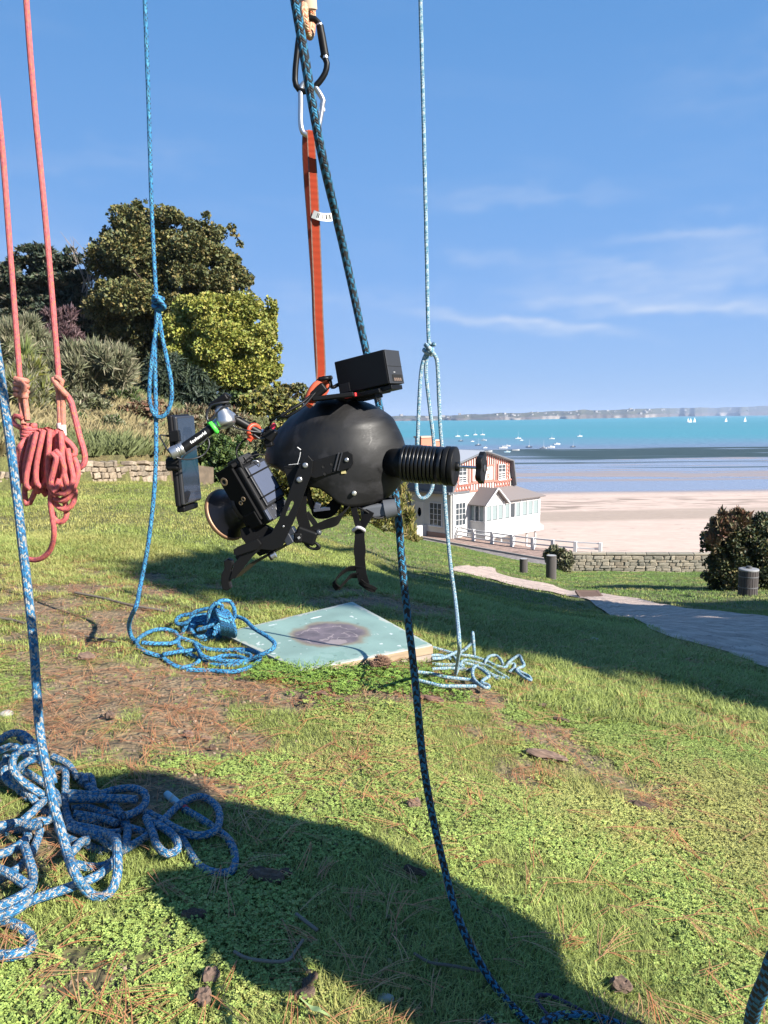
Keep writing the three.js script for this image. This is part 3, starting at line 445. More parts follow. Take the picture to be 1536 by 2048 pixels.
// coral rope: two falls, two knots and a hank
{
  const r = .0075, o = { pitch: .041, seg: 8 }, D = 2.05;
  const K = (x, y, dz = 0) => W(10 + x / 7.06, 840 + y / 7.06, D - dz * 1.37), N = (x, y, dz = 0) => W(x / 4.042, 700 + y / 4.042, D - dz * 1.37);
  const t = thing('climbing_rope', 'coral pink rope hanging in two falls with a gathered hank of loops', 'rope', K(550, 600));
  const worn = ropeMat(braid(10, 10, (c, i, q) => q > .8 ? [.62, .22, .12] : [.50, .20, .15], 8), .0012);
  part(t, 'fall', tube([upFrom(W(-60, -250, D), W(-22, 60, D)), W(-60, -250, D), W(-22, 60, D), W(2, 270, D), W(23, 540, D), W(40, 765, D)], r, o), PINK);
  part(t, 'fall', tube([upFrom(W(36, -250, D), W(51, -20, D)), W(36, -250, D), W(51, -20, D), W(68, 200, D), W(90, 430, D), W(108, 640, D), W(118, 765, D)], r * 1.04, o), PINK);
  part(t, 'knot', [coil(N(172, 305), V(.05, 1, 0), r, .0144, 3.4, .046, .041), tube(px3([[150, 250, .01], [185, 270, .015], [195, 330, .012], [165, 360, .01], [200, 385, .012], [205, 340, 0], [160, 300, -.01]], N), r, o)], worn);
  part(t, 'knot', [tube(px3([[430, 235, .008], [450, 265, .014], [480, 300, .016], [515, 340, .012], [540, 365, .006]], N), r, o), tube(px3([[470, 230, -.006], [500, 255, .004], [480, 290, -.008], [455, 270, -.01], [470, 320, -.004]], N), r, o), tube(px3([[445, 230, .0], [470, 225, .014], [500, 245, .012], [490, 285, .014], [470, 310, 0]], N), r, o)], worn);
  for (const q of [[[165, 370, 0], [175, 470, 0], [190, 600, .01]], [[200, 380, .006], [212, 480, .006], [222, 570, .01]], [[470, 320, 0], [478, 450, 0], [485, 600, 0]], [[505, 330, 0], [508, 450, 0], [510, 615, 0]]]) part(t, 'short_strand', tube(px3(q, N), r, o), worn);
  for (const [a, b] of [[[482, 590], [490, 640]], [[508, 605], [512, 690]]]) part(t, 'tape_whipping', cyl(N(...a), N(...b), .0085), std([.62, .52, .48], .7), 'pale tape on a rope end');
  part(t, 'side_loop', tube(px3([[530, 355, .004], [570, 410, 0], [600, 520, 0], [640, 680, 0], [685, 850, 0], [682, 915, 0], [650, 950, 0], [600, 965, -.01]], N), r * 1.05, o), PINK);
  part(t, 'gathering_wrap', [coil(K(335, 165), V(.1, 1, .1), r, .0158, 4.2, .038, .041), tube(px3([[250, 110, .02], [180, 90, .02], [120, 40, .015], [110, -40, .01], [160, -60, .01], [240, -20, .015]], K), r * .9, o)], PINK);
  const R = rngOf(12), loops = [];
  for (let i = 0; i < 17; i++) {
    const s = i / 16, tx = 330 + s * 450 + R() * 40, ty = 200 - 90 * Math.sin(s * 2.6) + R() * 50, bx = 230 + s * 700 + (R() - .5) * 90, by = 820 + 190 * Math.sin(s * 2.7) + (R() - .5) * 140, w = 42 + R() * 52, z = (i % 4) * .013 - .016 + R() * .006;
    loops.push(tube([K(tx, ty, z + .008), K(lerp(tx, bx, .25) - w * .5, lerp(ty, by, .25), z + .012), K(lerp(tx, bx, .65) - w, lerp(ty, by, .65), z + .008), K(bx - w * .7, by - 50, z + .004), K(bx, by, z), K(bx + w * .8, by - 60, z - .008), K(lerp(tx, bx, .6) + w, lerp(ty, by, .6), z - .012), K(lerp(tx, bx, .2) + w * .5, lerp(ty, by, .2), z - .008)], r, { ...o, closed: true }));
  }
  loops.push(...[[[300, 270, .01], [200, 390, .02], [165, 600, .02], [180, 820, .02], [235, 880, .015], [285, 800, .01]], [[700, 470, .04], [740, 440, .045], [790, 530, .04], [840, 700, .035], [800, 880, .03], [830, 980, .03], [870, 960, .025]], [[800, 230, .02], [930, 340, .02], [1000, 450, .02], [960, 510, .025], [900, 480, .02]], [[960, 500, .02], [1010, 620, .02], [1030, 760, .02], [985, 920, .02], [930, 1060, .02], [820, 1140, .02], [700, 1110, .015]], [[880, 400, .03], [920, 600, .03], [960, 800, .03], [930, 960, .03], [850, 1040, .03], [720, 1020, .03]], [[990, 980, .01], [980, 1120, .01], [920, 1230, .01], [820, 1260, .01], [720, 1190, .01], [690, 1080, .01]], [[830, 1080, .0], [860, 1250, .0], [865, 1370, .0], [790, 1445, .0], [710, 1410, .0], [680, 1300, .0]], [[640, 500, .045], [690, 480, .05], [720, 520, .05], [690, 700, .045], [650, 900, .04], [700, 1010, .04], [770, 830, .035]], [[285, 880, .0], [280, 1080, .0], [320, 1205, .0], [375, 1120, .0], [440, 960, .01], [460, 860, .01]]].map(s => tube(px3(s, K), r, o)));
  part(t, 'hank', loops, PINK);
  part(t, 'tail_loop', tube(px3([[650, 1000, .02], [640, 1150, .015], [665, 1350, .01], [692, 1600, .0], [640, 1830, -.02], [520, 1950, -.03], [400, 1975, -.04], [280, 1930, -.05], [215, 1750, -.05], [195, 1400, -.04], [190, 1100, -.02], [190, 850, .0]], K), r, o), PINK);
}
// short tan sling tied to the upper carabiner
{
  const A = (x, y, d = 1.42) => W(520 + x / 3.658, y / 3.658, d), r = .0075;
  const t = thing('rope_sling', 'tan and red braided rope sling doubled through the black carabiner', 'sling', A(340, 60));
  part(t, 'strand', tube([upFrom(A(330, -120), A(325, 20)), A(330, -120), A(325, 20), A(322, 100, 1.40), A(332, 180, 1.405), A(345, 240, 1.42), A(362, 262, 1.43), A(372, 240, 1.44), A(378, 190, 1.45), A(380, 100, 1.45), A(372, 10, 1.44), A(365, -120, 1.43)], r, { pitch: .03, seg: 10 }), TAN);
  part(t, 'sleeve', tube([A(345, -120), A(350, -20), A(356, 70, 1.425)], .0145, { pitch: .03, seg: 14 }), std([.55, .40, .29], .9));
}
// thin purple cord in the shade
{
  const A = (x, y, l = .012) => gnd(700 + x / 1.837, 1600 + y / 1.837, l);
  const t = thing('purple_cord', 'thin dark purple cord lying in the shaded grass', 'cord', A(760, 740, 0));
  part(t, 'strand', tube([A(735, 800), A(700, 760), A(685, 722), A(730, 718), A(800, 748), A(860, 780), A(910, 810)], .0042, { pitch: .03 }), PURPLE);
}

// ---------------------------------------------------------------- carabiners and sling
const metalSilver = std([.5, .5, .51], .36, { metalness: .9 }), steel = std([.45, .45, .46], .35, { metalness: .9 });
const blk = (c, r, k = .45) => new THREE.MeshPhysicalMaterial({ color: lin(...c), roughness: r, specularIntensity: k });
const blackAnod = blk([.0055, .0055, .006], .42);
const blackPlastic = blk([.005, .005, .0055], .5, .4), blackMatte = blk([.004, .004, .0045], .7, .3), blackWeb = blk([.006, .006, .0065], .9, .3);
{
  const A = (x, y, dz = 0) => W(520 + x / 3.658, y / 3.658, 1.42 - dz);
  const t = thing('carabiner', 'black locking carabiner with screw sleeve above the silver carabiner', 'carabiner', A(375, 400), 'carabiners above the helmet');
  part(t, 'body', tube(px3([[455, 400], [488, 450], [482, 520], [450, 580], [400, 635], [350, 665], [300, 665], [262, 620], [258, 540], [270, 400], [285, 280], [310, 180], [345, 140], [390, 135], [425, 165], [440, 200]], A), .0052, { seg: 12 }), blackAnod);
  part(t, 'gate_sleeve', [cyl(A(438, 190), A(476, 410), .0066, .0072, 18), cyl(A(449, 250), A(470, 370), .0078, .0078, 6)], blackPlastic);
  part(t, 'gate_band', cyl(A(434, 178), A(440, 212), .0058, .0062, 16), metalSilver); part(t, 'gate_band', cyl(A(466, 362), A(478, 430), .006, .0056, 16), metalSilver);
  const s = thing('carabiner', 'silver carabiner holding the orange sling', 'carabiner', A(375, 800), 'carabiners above the helmet');
  part(s, 'body', tube(px3([[455, 770, .0], [464, 740, .0], [440, 690, .0], [405, 640, .0], [360, 610, 0], [325, 605, 0], [302, 640, .0], [298, 760, .0], [300, 920, .0], [315, 970, 0], [345, 990, 0], [395, 985, 0], [425, 950, 0], [432, 920, 0]], A), .0048, { seg: 12 }), metalSilver);
  part(s, 'gate', cyl(A(458, 768), A(432, 925), .0046, .0042, 14), metalSilver);
  part(s, 'gate_pin', cyl(A(468, 770), A(470, 815), .0016), steel);
}
{
  const A = (x, y, dz = 0) => W(520 + x / 3.658, y / 3.658, 1.42 - dz);
  const weave = dataTex(64, 64, (u, v, i, j) => { const rib = Math.abs(((u * 8) % 1) - .5) * 2, edge = v < .12 || v > .88; const k = .62 + .42 * rib; return edge ? (((u * 16) | 0) % 2 ? [.10, .08, .09] : [.62, .50, .44]) : [.80 * k, .27 * k, .10 * k]; });
  const wb = dataTex(64, 64, (u) => { const k = Math.abs(((u * 8) % 1) - .5) * 2; return [k, k, k]; }, false);
  const sl = std([1, 1, 1], .75, { map: weave, bumpMap: wb, bumpScale: .0014 });
  const t = thing('webbing_sling', 'orange ribbed webbing sling between the silver carabiner and the helmet', 'sling', A(400, 1500));
  const f = px3([[372, 955, .012], [378, 1100, .012], [392, 1350, .012], [402, 1560, .012], [412, 1800, .012], [424, 2100, .01]], A), e = [W(638, 640, 1.41), W(641, 700, 1.41), W(642, 752, 1.405), W(638, 775, 1.40), W(628, 795, 1.395), W(619, 808, 1.39)];
  part(t, 'front_band', ribbon([...f, ...e], s => lerp(.014, .0165, sstep(0, .3, s)) , .002, s => V(1, 0, -.1 + .1 * s), { pitch: .016, n: 160 }), sl);
  part(t, 'rear_band', ribbon([...px3([[340, 955, -.004], [338, 1100, -.004], [352, 1350, -.004], [368, 1560, -.004], [385, 1800, -.004], [405, 2100, -.004]], A), W(633, 640, 1.43), W(636, 700, 1.43), W(640, 760, 1.43), W(644, 800, 1.43)], .0165, .002, V(.85, 0, .5), { pitch: .016, n: 160 }), sl);
  const lab = dataTex(64, 32, (u, v) => { const bar = v > .25 && v < .85 && u > .2 && u < .92 && hash2((u * 30) | 0, 3, 4) > .5; return bar ? [.08, .08, .08] : [.86, .85, .82]; }, true, false);
  const tag = part(t, 'barcode_tag', ribbon(px3([[385, 1565, .016], [440, 1585, .02], [480, 1590, .016], [525, 1588, .0]], A), .0135, .0008, V(0, 1, 0), { n: 20, pitch: 1 }), std([1, 1, 1], .7, { map: lab }), 'white tag with a barcode');
  const ua = tag.geometry.attributes.uv, mx = Math.max(...Array.from({ length: ua.count }, (_, i) => ua.getX(i))); for (let i = 0; i < ua.count; i++) ua.setX(i, ua.getX(i) / mx);
}

// ---------------------------------------------------------------- the helmet and what is bolted to it
const RIG = 1.4, C1 = (x, y, dz = 0) => W(320 + x / 2.2588, 660 + y / 2.2588, RIG - dz), C2 = (x, y, dz = 0) => W(320 + x / 4.2667, 760 + y / 4.2667, RIG - dz), C6 = (x, y, dz = 0) => W(540 + x / 4.8, 880 + y / 4.8, RIG - dz);
const PX = RIG / FPX / 2.2588;     // metres per unit of C1
function plate(pts, f, dz, th, holes = [], bevel = .0008) {
  const conv = list => list.map(([x, y]) => { const p = f(x, y, dz); return new THREE.Vector2(p.x, p.y); });
  const s = new THREE.Shape(conv(pts)); for (const h of holes) s.holes.push(new THREE.Path(conv(h)));
  const g = new THREE.ExtrudeGeometry(s, { depth: th, bevelEnabled: bevel > 0, bevelSize: bevel, bevelThickness: bevel, bevelSegments: 2, curveSegments: 10 });
  g.translate(0, 0, f(pts[0][0], pts[0][1], dz).z - th); return g;
}
const circ = (cx, cy, r, n = 14) => Array.from({ length: n }, (_, i) => [cx + Math.cos(i / n * 6.2832) * r, cy + Math.sin(i / n * 6.2832) * r]);
function screw(f, x, y, dz, r) { const c = f(x, y, dz), e = c.clone().add(V(0, 0, r * .6)); return [latheAlong(c, V(0, 0, 1), [[-.004, r * .7], [0, r], [r * .45, r * .9], [r * .6, r * .5], [r * .5, 0]], 16), frameBox(e, V(.7, .7, 0), V(-.7, .7, 0), V(0, 0, 1), -r * .6, r * .6, -r * .12, r * .12, -r * .1, r * .12)]; }
{
  const base = C1(800, 600, -.09);
  const t = thing('helmet', 'black hard shell helmet hanging from the orange sling with straps below', 'helmet', base);
  // shell: polar surface, rim cut away over the ear
  const rimT = [[-1, 612], [-.8, 622], [-.7, 640], [-.6, 684], [-.5, 698], [-.35, 697], [-.2, 705], [-.05, 737], [.05, 772], [.2, 789], [.35, 789], [.5, 783], [.65, 771], [.8, 756], [1, 712]];
  const cx = 797, cy = 592, ax = 343, up = 312, zw = .102, c0 = C1(cx, cy, -.095);
  const shell = (inset) => {
    const pos = [], idx = [], nt = 96, np = 40;
    for (let i = 0; i <= nt; i++) for (let j = 0; j <= np; j++) {
      const th = i / nt * Math.PI * 2, ct = Math.cos(th), st = Math.sin(th), rim = (table(rimT, ct) - cy) * PX;
      const f = j / np, hTop = up * PX - inset; let y, k;
      const split = .68;
      if (f < split) { const q = f / split * Math.PI / 2; y = hTop * Math.cos(q); k = Math.pow(Math.sin(q), .76); }
      else { const q = (f - split) / (1 - split); y = -rim * q; k = 1 - .07 * q * q * (1 + .6 * Math.max(0, ct)); }
      // front slopes back, rear has a shallow step where the crease runs
      let X = (ax * PX - inset) * k * ct, Z = (zw - inset) * k * st;
      const crease = sstep(-.1, .5, ct) * Math.exp(-(((y - (.062 + .028 * ct)) / .012) ** 2)); X *= 1 + .035 * crease; Z *= 1 + .05 * crease;
      const front = sstep(.2, 1, -ct) * sstep(0, .09, y); X += front * .016; 
      y += -.006 * ct * (y > 0 ? 1 : 0) - .012 * sstep(.2, 1, -ct) * sstep(.02, .1, y);
      pos.push(c0.x + X, c0.y + y, c0.z + Z);
    }
    for (let i = 0; i < nt; i++) for (let j = 0; j < np; j++) { const a = i * (np + 1) + j, b = a + np + 1; idx.push(a, a + 1, b, b, a + 1, b + 1); }
    return { pos, idx, nt, np };
  };
  const O = shell(0), I = shell(.006), off = O.pos.length / 3, rimIdx = [];
  for (let i = 0; i < O.nt; i++) { const a = i * (O.np + 1) + O.np, b = a + O.np + 1; rimIdx.push(a, a + off, b, b, a + off, b + off); }
  let g = new THREE.BufferGeometry(); g.setAttribute('position', new THREE.Float32BufferAttribute([...O.pos, ...I.pos], 3)); g.setIndex([...O.idx, ...I.idx.map((v, i, a) => 0).map((_, i) => I.idx[i - i % 3 + (2 - i % 3)] + off), ...rimIdx]);
  g = mergeVertices(g, 1e-5); g.computeVertexNormals();
  const scuff = dataTex(256, 256, (u, v) => { const sc = Math.abs(noise2(u * 60 + v * 14, v * 8 - u * 5, 47) - .5) < .015 ? -.1 : 0, k = .34 + .34 * fbm(u * 9, v * 9, 5, 41, 9) + .06 * hash2(u * 256 | 0, v * 256 | 0, 2) + sc; return [k, k, k]; }, false);
  const dust = dataTex(512, 512, (u, v) => { const d = sstep(.5, .72, fbm(u * 10, v * 10, 5, 43, 10)) * (.4 + .6 * hash2(u * 512 | 0, v * 512 | 0, 44)), k = .40 + .42 * d; return [k, k * .985, k * .96]; });
  const uvv = []; { const p = g.attributes.position; for (let i = 0; i < p.count; i++) uvv.push((p.getX(i) + p.getZ(i)) * 4, (p.getY(i) + p.getZ(i) * .3) * 4); } g.setAttribute('uv', new THREE.Float32BufferAttribute(uvv, 2));
  const shellMat = new THREE.MeshPhysicalMaterial({ color: lin(.034, .034, .039), map: dust, roughness: 1, roughnessMap: scuff, specularIntensity: .75, side: THREE.DoubleSide });
  part(t, 'shell', g, shellMat);
  part(t, 'foam_liner', (() => { const q = new THREE.SphereGeometry(1, 32, 12, 0, 6.2832, 0, Math.PI * .5); q.scale(ax * PX * .9, up * PX * .9, zw * .9); q.translate(c0.x, c0.y - .004, c0.z); return q; })(), std([.02, .02, .022], .95, { side: THREE.DoubleSide }));
  part(t, 'ear_port', new THREE.TorusGeometry(.0155, .003, 10, 28).applyMatrix4(new THREE.Matrix4().makeRotationY(.62)).translate(...C1(1020, 632, -.037).toArray()), blackPlastic);
  part(t, 'ear_port_recess', latheAlong(C1(1020, 632, -.037), V(.58, 0, .81), [[-.001, .0001], [-.001, .0135], [.0004, .0145]], 24), std([.004, .004, .004], .9));
  part(t, 'port_cord', [tube(px3([[1000, 665, -.03], [1025, 655, -.026], [1050, 615, -.032], [1045, 590, -.036]], C1), .0011, { seg: 6 }), tube(px3([[1005, 655, -.03], [1020, 640, -.025], [1040, 600, -.03]], C1), .0009, { seg: 6 })], std([.2, .2, .2], .5));
  part(t, 'rivet', latheAlong(C1(877, 738, .006), V(0, 0, 1), [[-.004, .0045], [0, .0045], [.0015, .0035], [.0018, 0]], 16), std([.55, .54, .48], .4, { metalness: .8 }));
  part(t, 'window_slot', plate([[818, 636], [838, 634], [842, 648], [819, 650]], C1, .0085, .001, [], 0), std([.42, .36, .16], .8), 'small yellow slot in the shell');
  part(t, 'scratch', [tube(px3([[263, 70, .004], [278, 82, .0045], [295, 95, .005]], C6), .0011, { seg: 5 }), tube(px3([[292, 115, .006], [285, 160, .007], [272, 205, .008], [262, 235, .008]], C6), .0006, { seg: 5 }), tube(px3([[180, 238, .006], [240, 232, .008], [290, 228, .008]], C6), .0005, { seg: 5 })], std([.55, .55, .55], .7), 'pale scratches near the front rim');
  // side bracket with its screws
  const br = part(t, 'side_bracket', plate([[672, 598], [800, 562], [850, 550], [868, 562], [872, 600], [860, 622], [808, 636], [700, 668], [676, 660]], C1, .012, .004), blackPlastic);
  part(t, 'bracket_fold', [frameBox(C1(800, 596, .013), V(.26, .97, 0), V(.97, -.26, 0), V(0, 0, 1), -.017, .017, -.0025, .0005, 0, .003, .001), frameBox(C1(812, 593, .013), V(.26, .97, 0), V(.97, -.26, 0), V(0, 0, 1), -.017, .017, -.0005, .0015, 0, .002)], std([.03, .03, .034], .4));
  part(t, 'bracket_screw', screw(C1, 843, 587, .0135, .0042), steel);
  for (const [x, y] of [[738, 618], [775, 606], [745, 650], [781, 637]]) part(t, 'bracket_hole', latheAlong(C1(x, y, .0128), V(0, 0, 1), [[0, .0001], [.0002, .0028], [.0006, .003]], 12), std([.003, .003, .003], .9));
  // long slotted arm from the helmet down to the camera
  part(t, 'slotted_arm', plate([[1265, 650], [1300, 690], [1290, 800], [1250, 900], [1150, 1180], [1060, 1370], [1040, 1420], [960, 1450], [860, 1440], [790, 1500], [640, 1690], [600, 1700], [640, 1560], [780, 1400], [950, 1310], [1010, 1210], [1110, 950], [1180, 760]], C2, .02, .005, [[[1128, 1030], [1142, 1040], [1140, 1060], [1090, 1160], [1070, 1165], [1072, 1145], [1112, 1045]]]), blackAnod);
  part(t, 'arm_screw', screw(C2, 1240, 728, .021, .0052), steel); part(t, 'arm_screw', screw(C2, 1190, 850, .021, .0056), steel); part(t, 'arm_screw', screw(C2, 1052, 1250, .021, .002), steel);
  part(t, 'front_strut', plate([[1060, 740], [1170, 720], [1230, 800], [1180, 930], [1120, 960], [1090, 860]], C2, .0, .012), blackPlastic);
  part(t, 'lower_bracket', plate([[690, 1280], [800, 1230], [900, 1250], [990, 1300], [1060, 1390], [990, 1450], [850, 1500], [740, 1400], [700, 1350]], C2, .004, .02), blackMatte);
  part(t, 'base_plate', frameBox(C2(860, 1400, .0), V(.88, .47, 0), V(-.47, .88, 0), V(0, 0, 1), -.05, .048, -.004, .004, -.045, .016, .002), blackAnod);
  part(t, 'lever', plate([[630, 1450], [660, 1430], [830, 1360], [860, 1400], [830, 1440], [660, 1495], [635, 1490]], C2, .028, .007), blackPlastic);
  part(t, 'thin_plate', plate([[760, 1570], [1090, 1390], [1140, 1370], [1110, 1400], [830, 1555], [690, 1670], [590, 1710], [640, 1680]], C2, -.008, .006, [], .0004), std([.035, .032, .02], .4, { metalness: .5 }));
  part(t, 'hook', plate([[555, 1550], [580, 1535], [612, 1548], [615, 1580], [600, 1620], [612, 1690], [585, 1720], [600, 1770], [570, 1790], [540, 1780], [528, 1720], [532, 1660], [560, 1610]], C2, .016, .012, [], .002), blackPlastic);
  part(t, 'clamp_block', [frameBox(C2(1085, 1350, 0), V(.88, .47, 0), V(-.47, .88, 0), V(0, 0, 1), -.006, .009, -.012, .008, -.03, .01, .002), frameBox(C2(1120, 1290, -.005), V(.88, .47, 0), V(-.47, .88, 0), V(0, 0, 1), -.008, .007, -.006, .006, -.02, .01, .002)], std([.02, .024, .034], .45));
  part(t, 'clamp_screw', cyl(C2(950, 1505, .0), C2(985, 1485, .0), .006, .006, 18), metalSilver);
  part(t, 'clamp_screw_cap', cyl(C2(935, 1513, .0), C2(950, 1505, .0), .007, .007, 18), blackPlastic);
  part(t, 'jaw_lever', [frameBox(C2(1345, 1075, -.02), V(.9, -.3, 0), V(.3, .9, 0), V(0, 0, 1), -.006, .006, -.006, .006, -.01, .01, .002), frameBox(C2(1400, 1100, -.02), V(.95, .1, 0), V(-.1, .95, 0), V(0, 0, 1), -.02, .012, -.003, .003, -.01, .01, .001)], std([.05, .055, .075], .3));
  // chin straps
  const vz = V(1, .2, .1);
  part(t, 'chin_strap', ribbon(px3([[330, 430, -.03], [300, 560, -.02], [300, 700, -.01], [340, 850, 0], [350, 900, 0]], C6), .021, .0025, V(1, .1, .2), { n: 30 }), blackWeb);
  part(t, 'chin_strap', ribbon(px3([[360, 450, -.05], [400, 620, -.04], [440, 690, -.03], [560, 690, -.03], [640, 600, -.03], [720, 500, -.04]], C6), .023, .0025, V(0, 1, .25), { n: 40 }), blackWeb);
  part(t, 'chin_strap', ribbon(px3([[760, 560, -.02], [720, 680, -.01], [640, 770, 0], [520, 815, .0], [430, 850, .0], [380, 880, .0]], C6), s => lerp(.026, .012, s), .0025, s => V(.5, .8, .2), { n: 40 }), blackWeb);
  part(t, 'chin_strap', ribbon(px3([[350, 700, -.01], [400, 760, -.005], [440, 820, 0], [450, 860, 0]], C6), .01, .002, V(1, .4, 0), { n: 20 }), blackWeb);
  part(t, 'strap_buckle', [frameBox(C6(345, 920, .0), V(.93, -.35, 0), V(.35, .93, 0), V(0, 0, 1), -.02, .02, -.014, .014, -.008, .008, .005), frameBox(C6(270, 935, .004), V(1, 0, 0), V(0, 1, 0), V(0, 0, 1), -.008, .008, -.01, .009, -.008, .006, .004), new THREE.TorusGeometry(.009, .0036, 8, 20).scale(1.3, .7, 1).rotateZ(-.35).translate(...C6(408, 1010, 0).toArray())], blackPlastic);
  part(t, 'buckle_stud', frameBox(C6(278, 937, .011), V(.8, .5, 0), V(-.5, .8, 0), V(0, 0, 1), -.0022, .0022, -.0022, .0022, -.001, .002), std([.5, .5, .5], .3, { metalness: .6 }));
  part(t, 'ball_knob', new THREE.SphereGeometry(.0055, 16, 12).translate(...C6(468, 888, .002).toArray()), std([.05, .055, .065], .25));
  // rear strap with its loose loop
  part(t, 'rear_strap', ribbon(px3([[800, 610, -.01], [815, 700, -.008], [840, 800, -.004], [860, 850, 0]], C6), .011, .0025, V(1, 0, .2), { n: 20 }), blackWeb);
  part(t, 'rear_strap', ribbon(px3([[960, 680, -.01], [920, 760, -.008], [880, 830, -.004], [862, 880, 0]], C6), .018, .0025, V(.9, .5, .2), { n: 20 }), blackWeb);
  part(t, 'rear_strap', ribbon(px3([[862, 860, .002], [860, 960, .004], [862, 1100, .004], [862, 1220, .002]], C6), s => .0195 - .002 * Math.sin(s * 9), .005, V(1, 0, .1), { n: 40 }), blackWeb);
  const rs = (pts, w, a) => ribbon(px3(pts, C1), w, .002, a, { n: 30 });
  part(t, 'rear_strap', rs([[898, 1000, .002], [905, 1050, .002], [910, 1100, .003], [925, 1150, .002]], .019, V(1, .1, .2)), blackWeb);
  part(t, 'strap_loop', rs([[890, 1075, .0], [850, 1080, .004], [810, 1110, .008], [790, 1145, .008], [805, 1168, .006], [835, 1140, .002], [865, 1112, .0], [900, 1108, .0]], .0125, V(.4, .75, .5)), blackWeb);
  part(t, 'strap_tail', [rs([[905, 1130, .006], [930, 1150, .006], [955, 1160, .004], [978, 1172, .002]], .006, V(-.3, .9, .2)), rs([[900, 1140, .003], [925, 1160, .003], [955, 1176, .002], [972, 1178, .0]], .006, V(-.3, .9, .2))], blackWeb);
  part(t, 'strap_sleeve', tube(px3([[800, 868, .004], [850, 838, .014], [905, 868, .006], [860, 880, -.012], [812, 878, -.004]], C6), .0032, { closed: true, seg: 8 }), std([.42, .40, .43], .7), 'grey sleeve on the rear strap');
  part(t, 'rear_adjuster', [frameBox(C6(1020, 680, -.03), V(.98, .13, 0), V(-.13, .98, 0), V(0, 0, 1), -.03, .022, -.013, .013, -.02, .012, .006), cyl(C6(1100, 668, -.03), C6(1215, 645, -.03), .018, .0165, 22)], std([.085, .092, .105], .6), 'grey dial of the head band');
  part(t, 'head_band', [tube(px3([[780, 622, -.02], [860, 655, -.01], [930, 690, -.01], [1000, 745, -.01], [1060, 750, -.015], [1100, 735, -.02]], C6), .0022, { seg: 6 }), tube(px3([[800, 625, -.04], [900, 640, -.04], [1000, 620, -.04], [1120, 560, -.05], [1170, 575, -.05]], C6), .0028, { seg: 6 })], blackPlastic);
  // sling ring, clips and cables on the crown
  part(t, 'sling_wrap', [tube(px3([[742, 225, 0], [700, 250, .006], [675, 290, .006], [665, 330, .004], [680, 340, -.002]], C1), .0058, { seg: 10 }), tube(px3([[748, 230, -.01], [755, 250, -.012], [745, 285, -.012], [720, 300, -.012]], C1), .005, { seg: 10 })], std([.50, .085, .035], .7), 'orange tail of the sling wrapped through the crown');
  part(t, 'crown_clip', [frameBox(C1(715, 278, 0), V(.8, .6, 0), V(-.6, .8, 0), V(0, 0, 1), -.016, .016, -.009, .009, -.014, .012, .004), frameBox(C1(750, 218, .004), V(.99, .12, 0), V(-.12, .99, 0), V(0, 0, 1), -.014, .012, -.004, .004, -.006, .006, .003)], blackPlastic);
  part(t, 'crown_plate', frameBox(C1(790, 296, -.01), V(.99, .11, 0), V(-.11, .99, 0), V(0, 0, 1), -.04, .035, -.006, .002, -.03, .026, .002), blackPlastic);
  part(t, 'cable', [tube(px3([[725, 265, .01], [690, 290, .012], [640, 330, .03], [590, 360, .04], [548, 388, .045]], C1), .0026, { seg: 8 }), tube(px3([[700, 285, .02], [640, 350, .045], [570, 392, .05], [545, 392, .045]], C1), .0021, { seg: 8 }), tube(px3([[560, 380, .04], [520, 400, .03], [495, 430, .02], [485, 450, .01]], C1), .0013, { seg: 6 }), tube(px3([[760, 225, .0], [768, 250, .002], [755, 268, .004], [740, 262, .006]], C1), .0016, { seg: 6 })], blackPlastic);
  part(t, 'red_tab', frameBox(C1(508, 440, .0), V(.6, .8, 0), V(-.8, .6, 0), V(0, 0, 1), -.008, .008, -.0035, .0035, -.006, .006, .001), std([.62, .03, .07], .6));
  part(t, 'front_clamp', [frameBox(C1(495, 470, .0), V(.8, -.5, 0), V(.5, .8, 0), V(0, 0, 1), -.012, .012, -.012, .012, -.014, .014, .004), frameBox(C1(492, 510, -.004), V(.9, .2, 0), V(-.2, .9, 0), V(0, 0, 1), -.008, .008, -.008, .008, -.012, .012, .003)], blackPlastic);
}
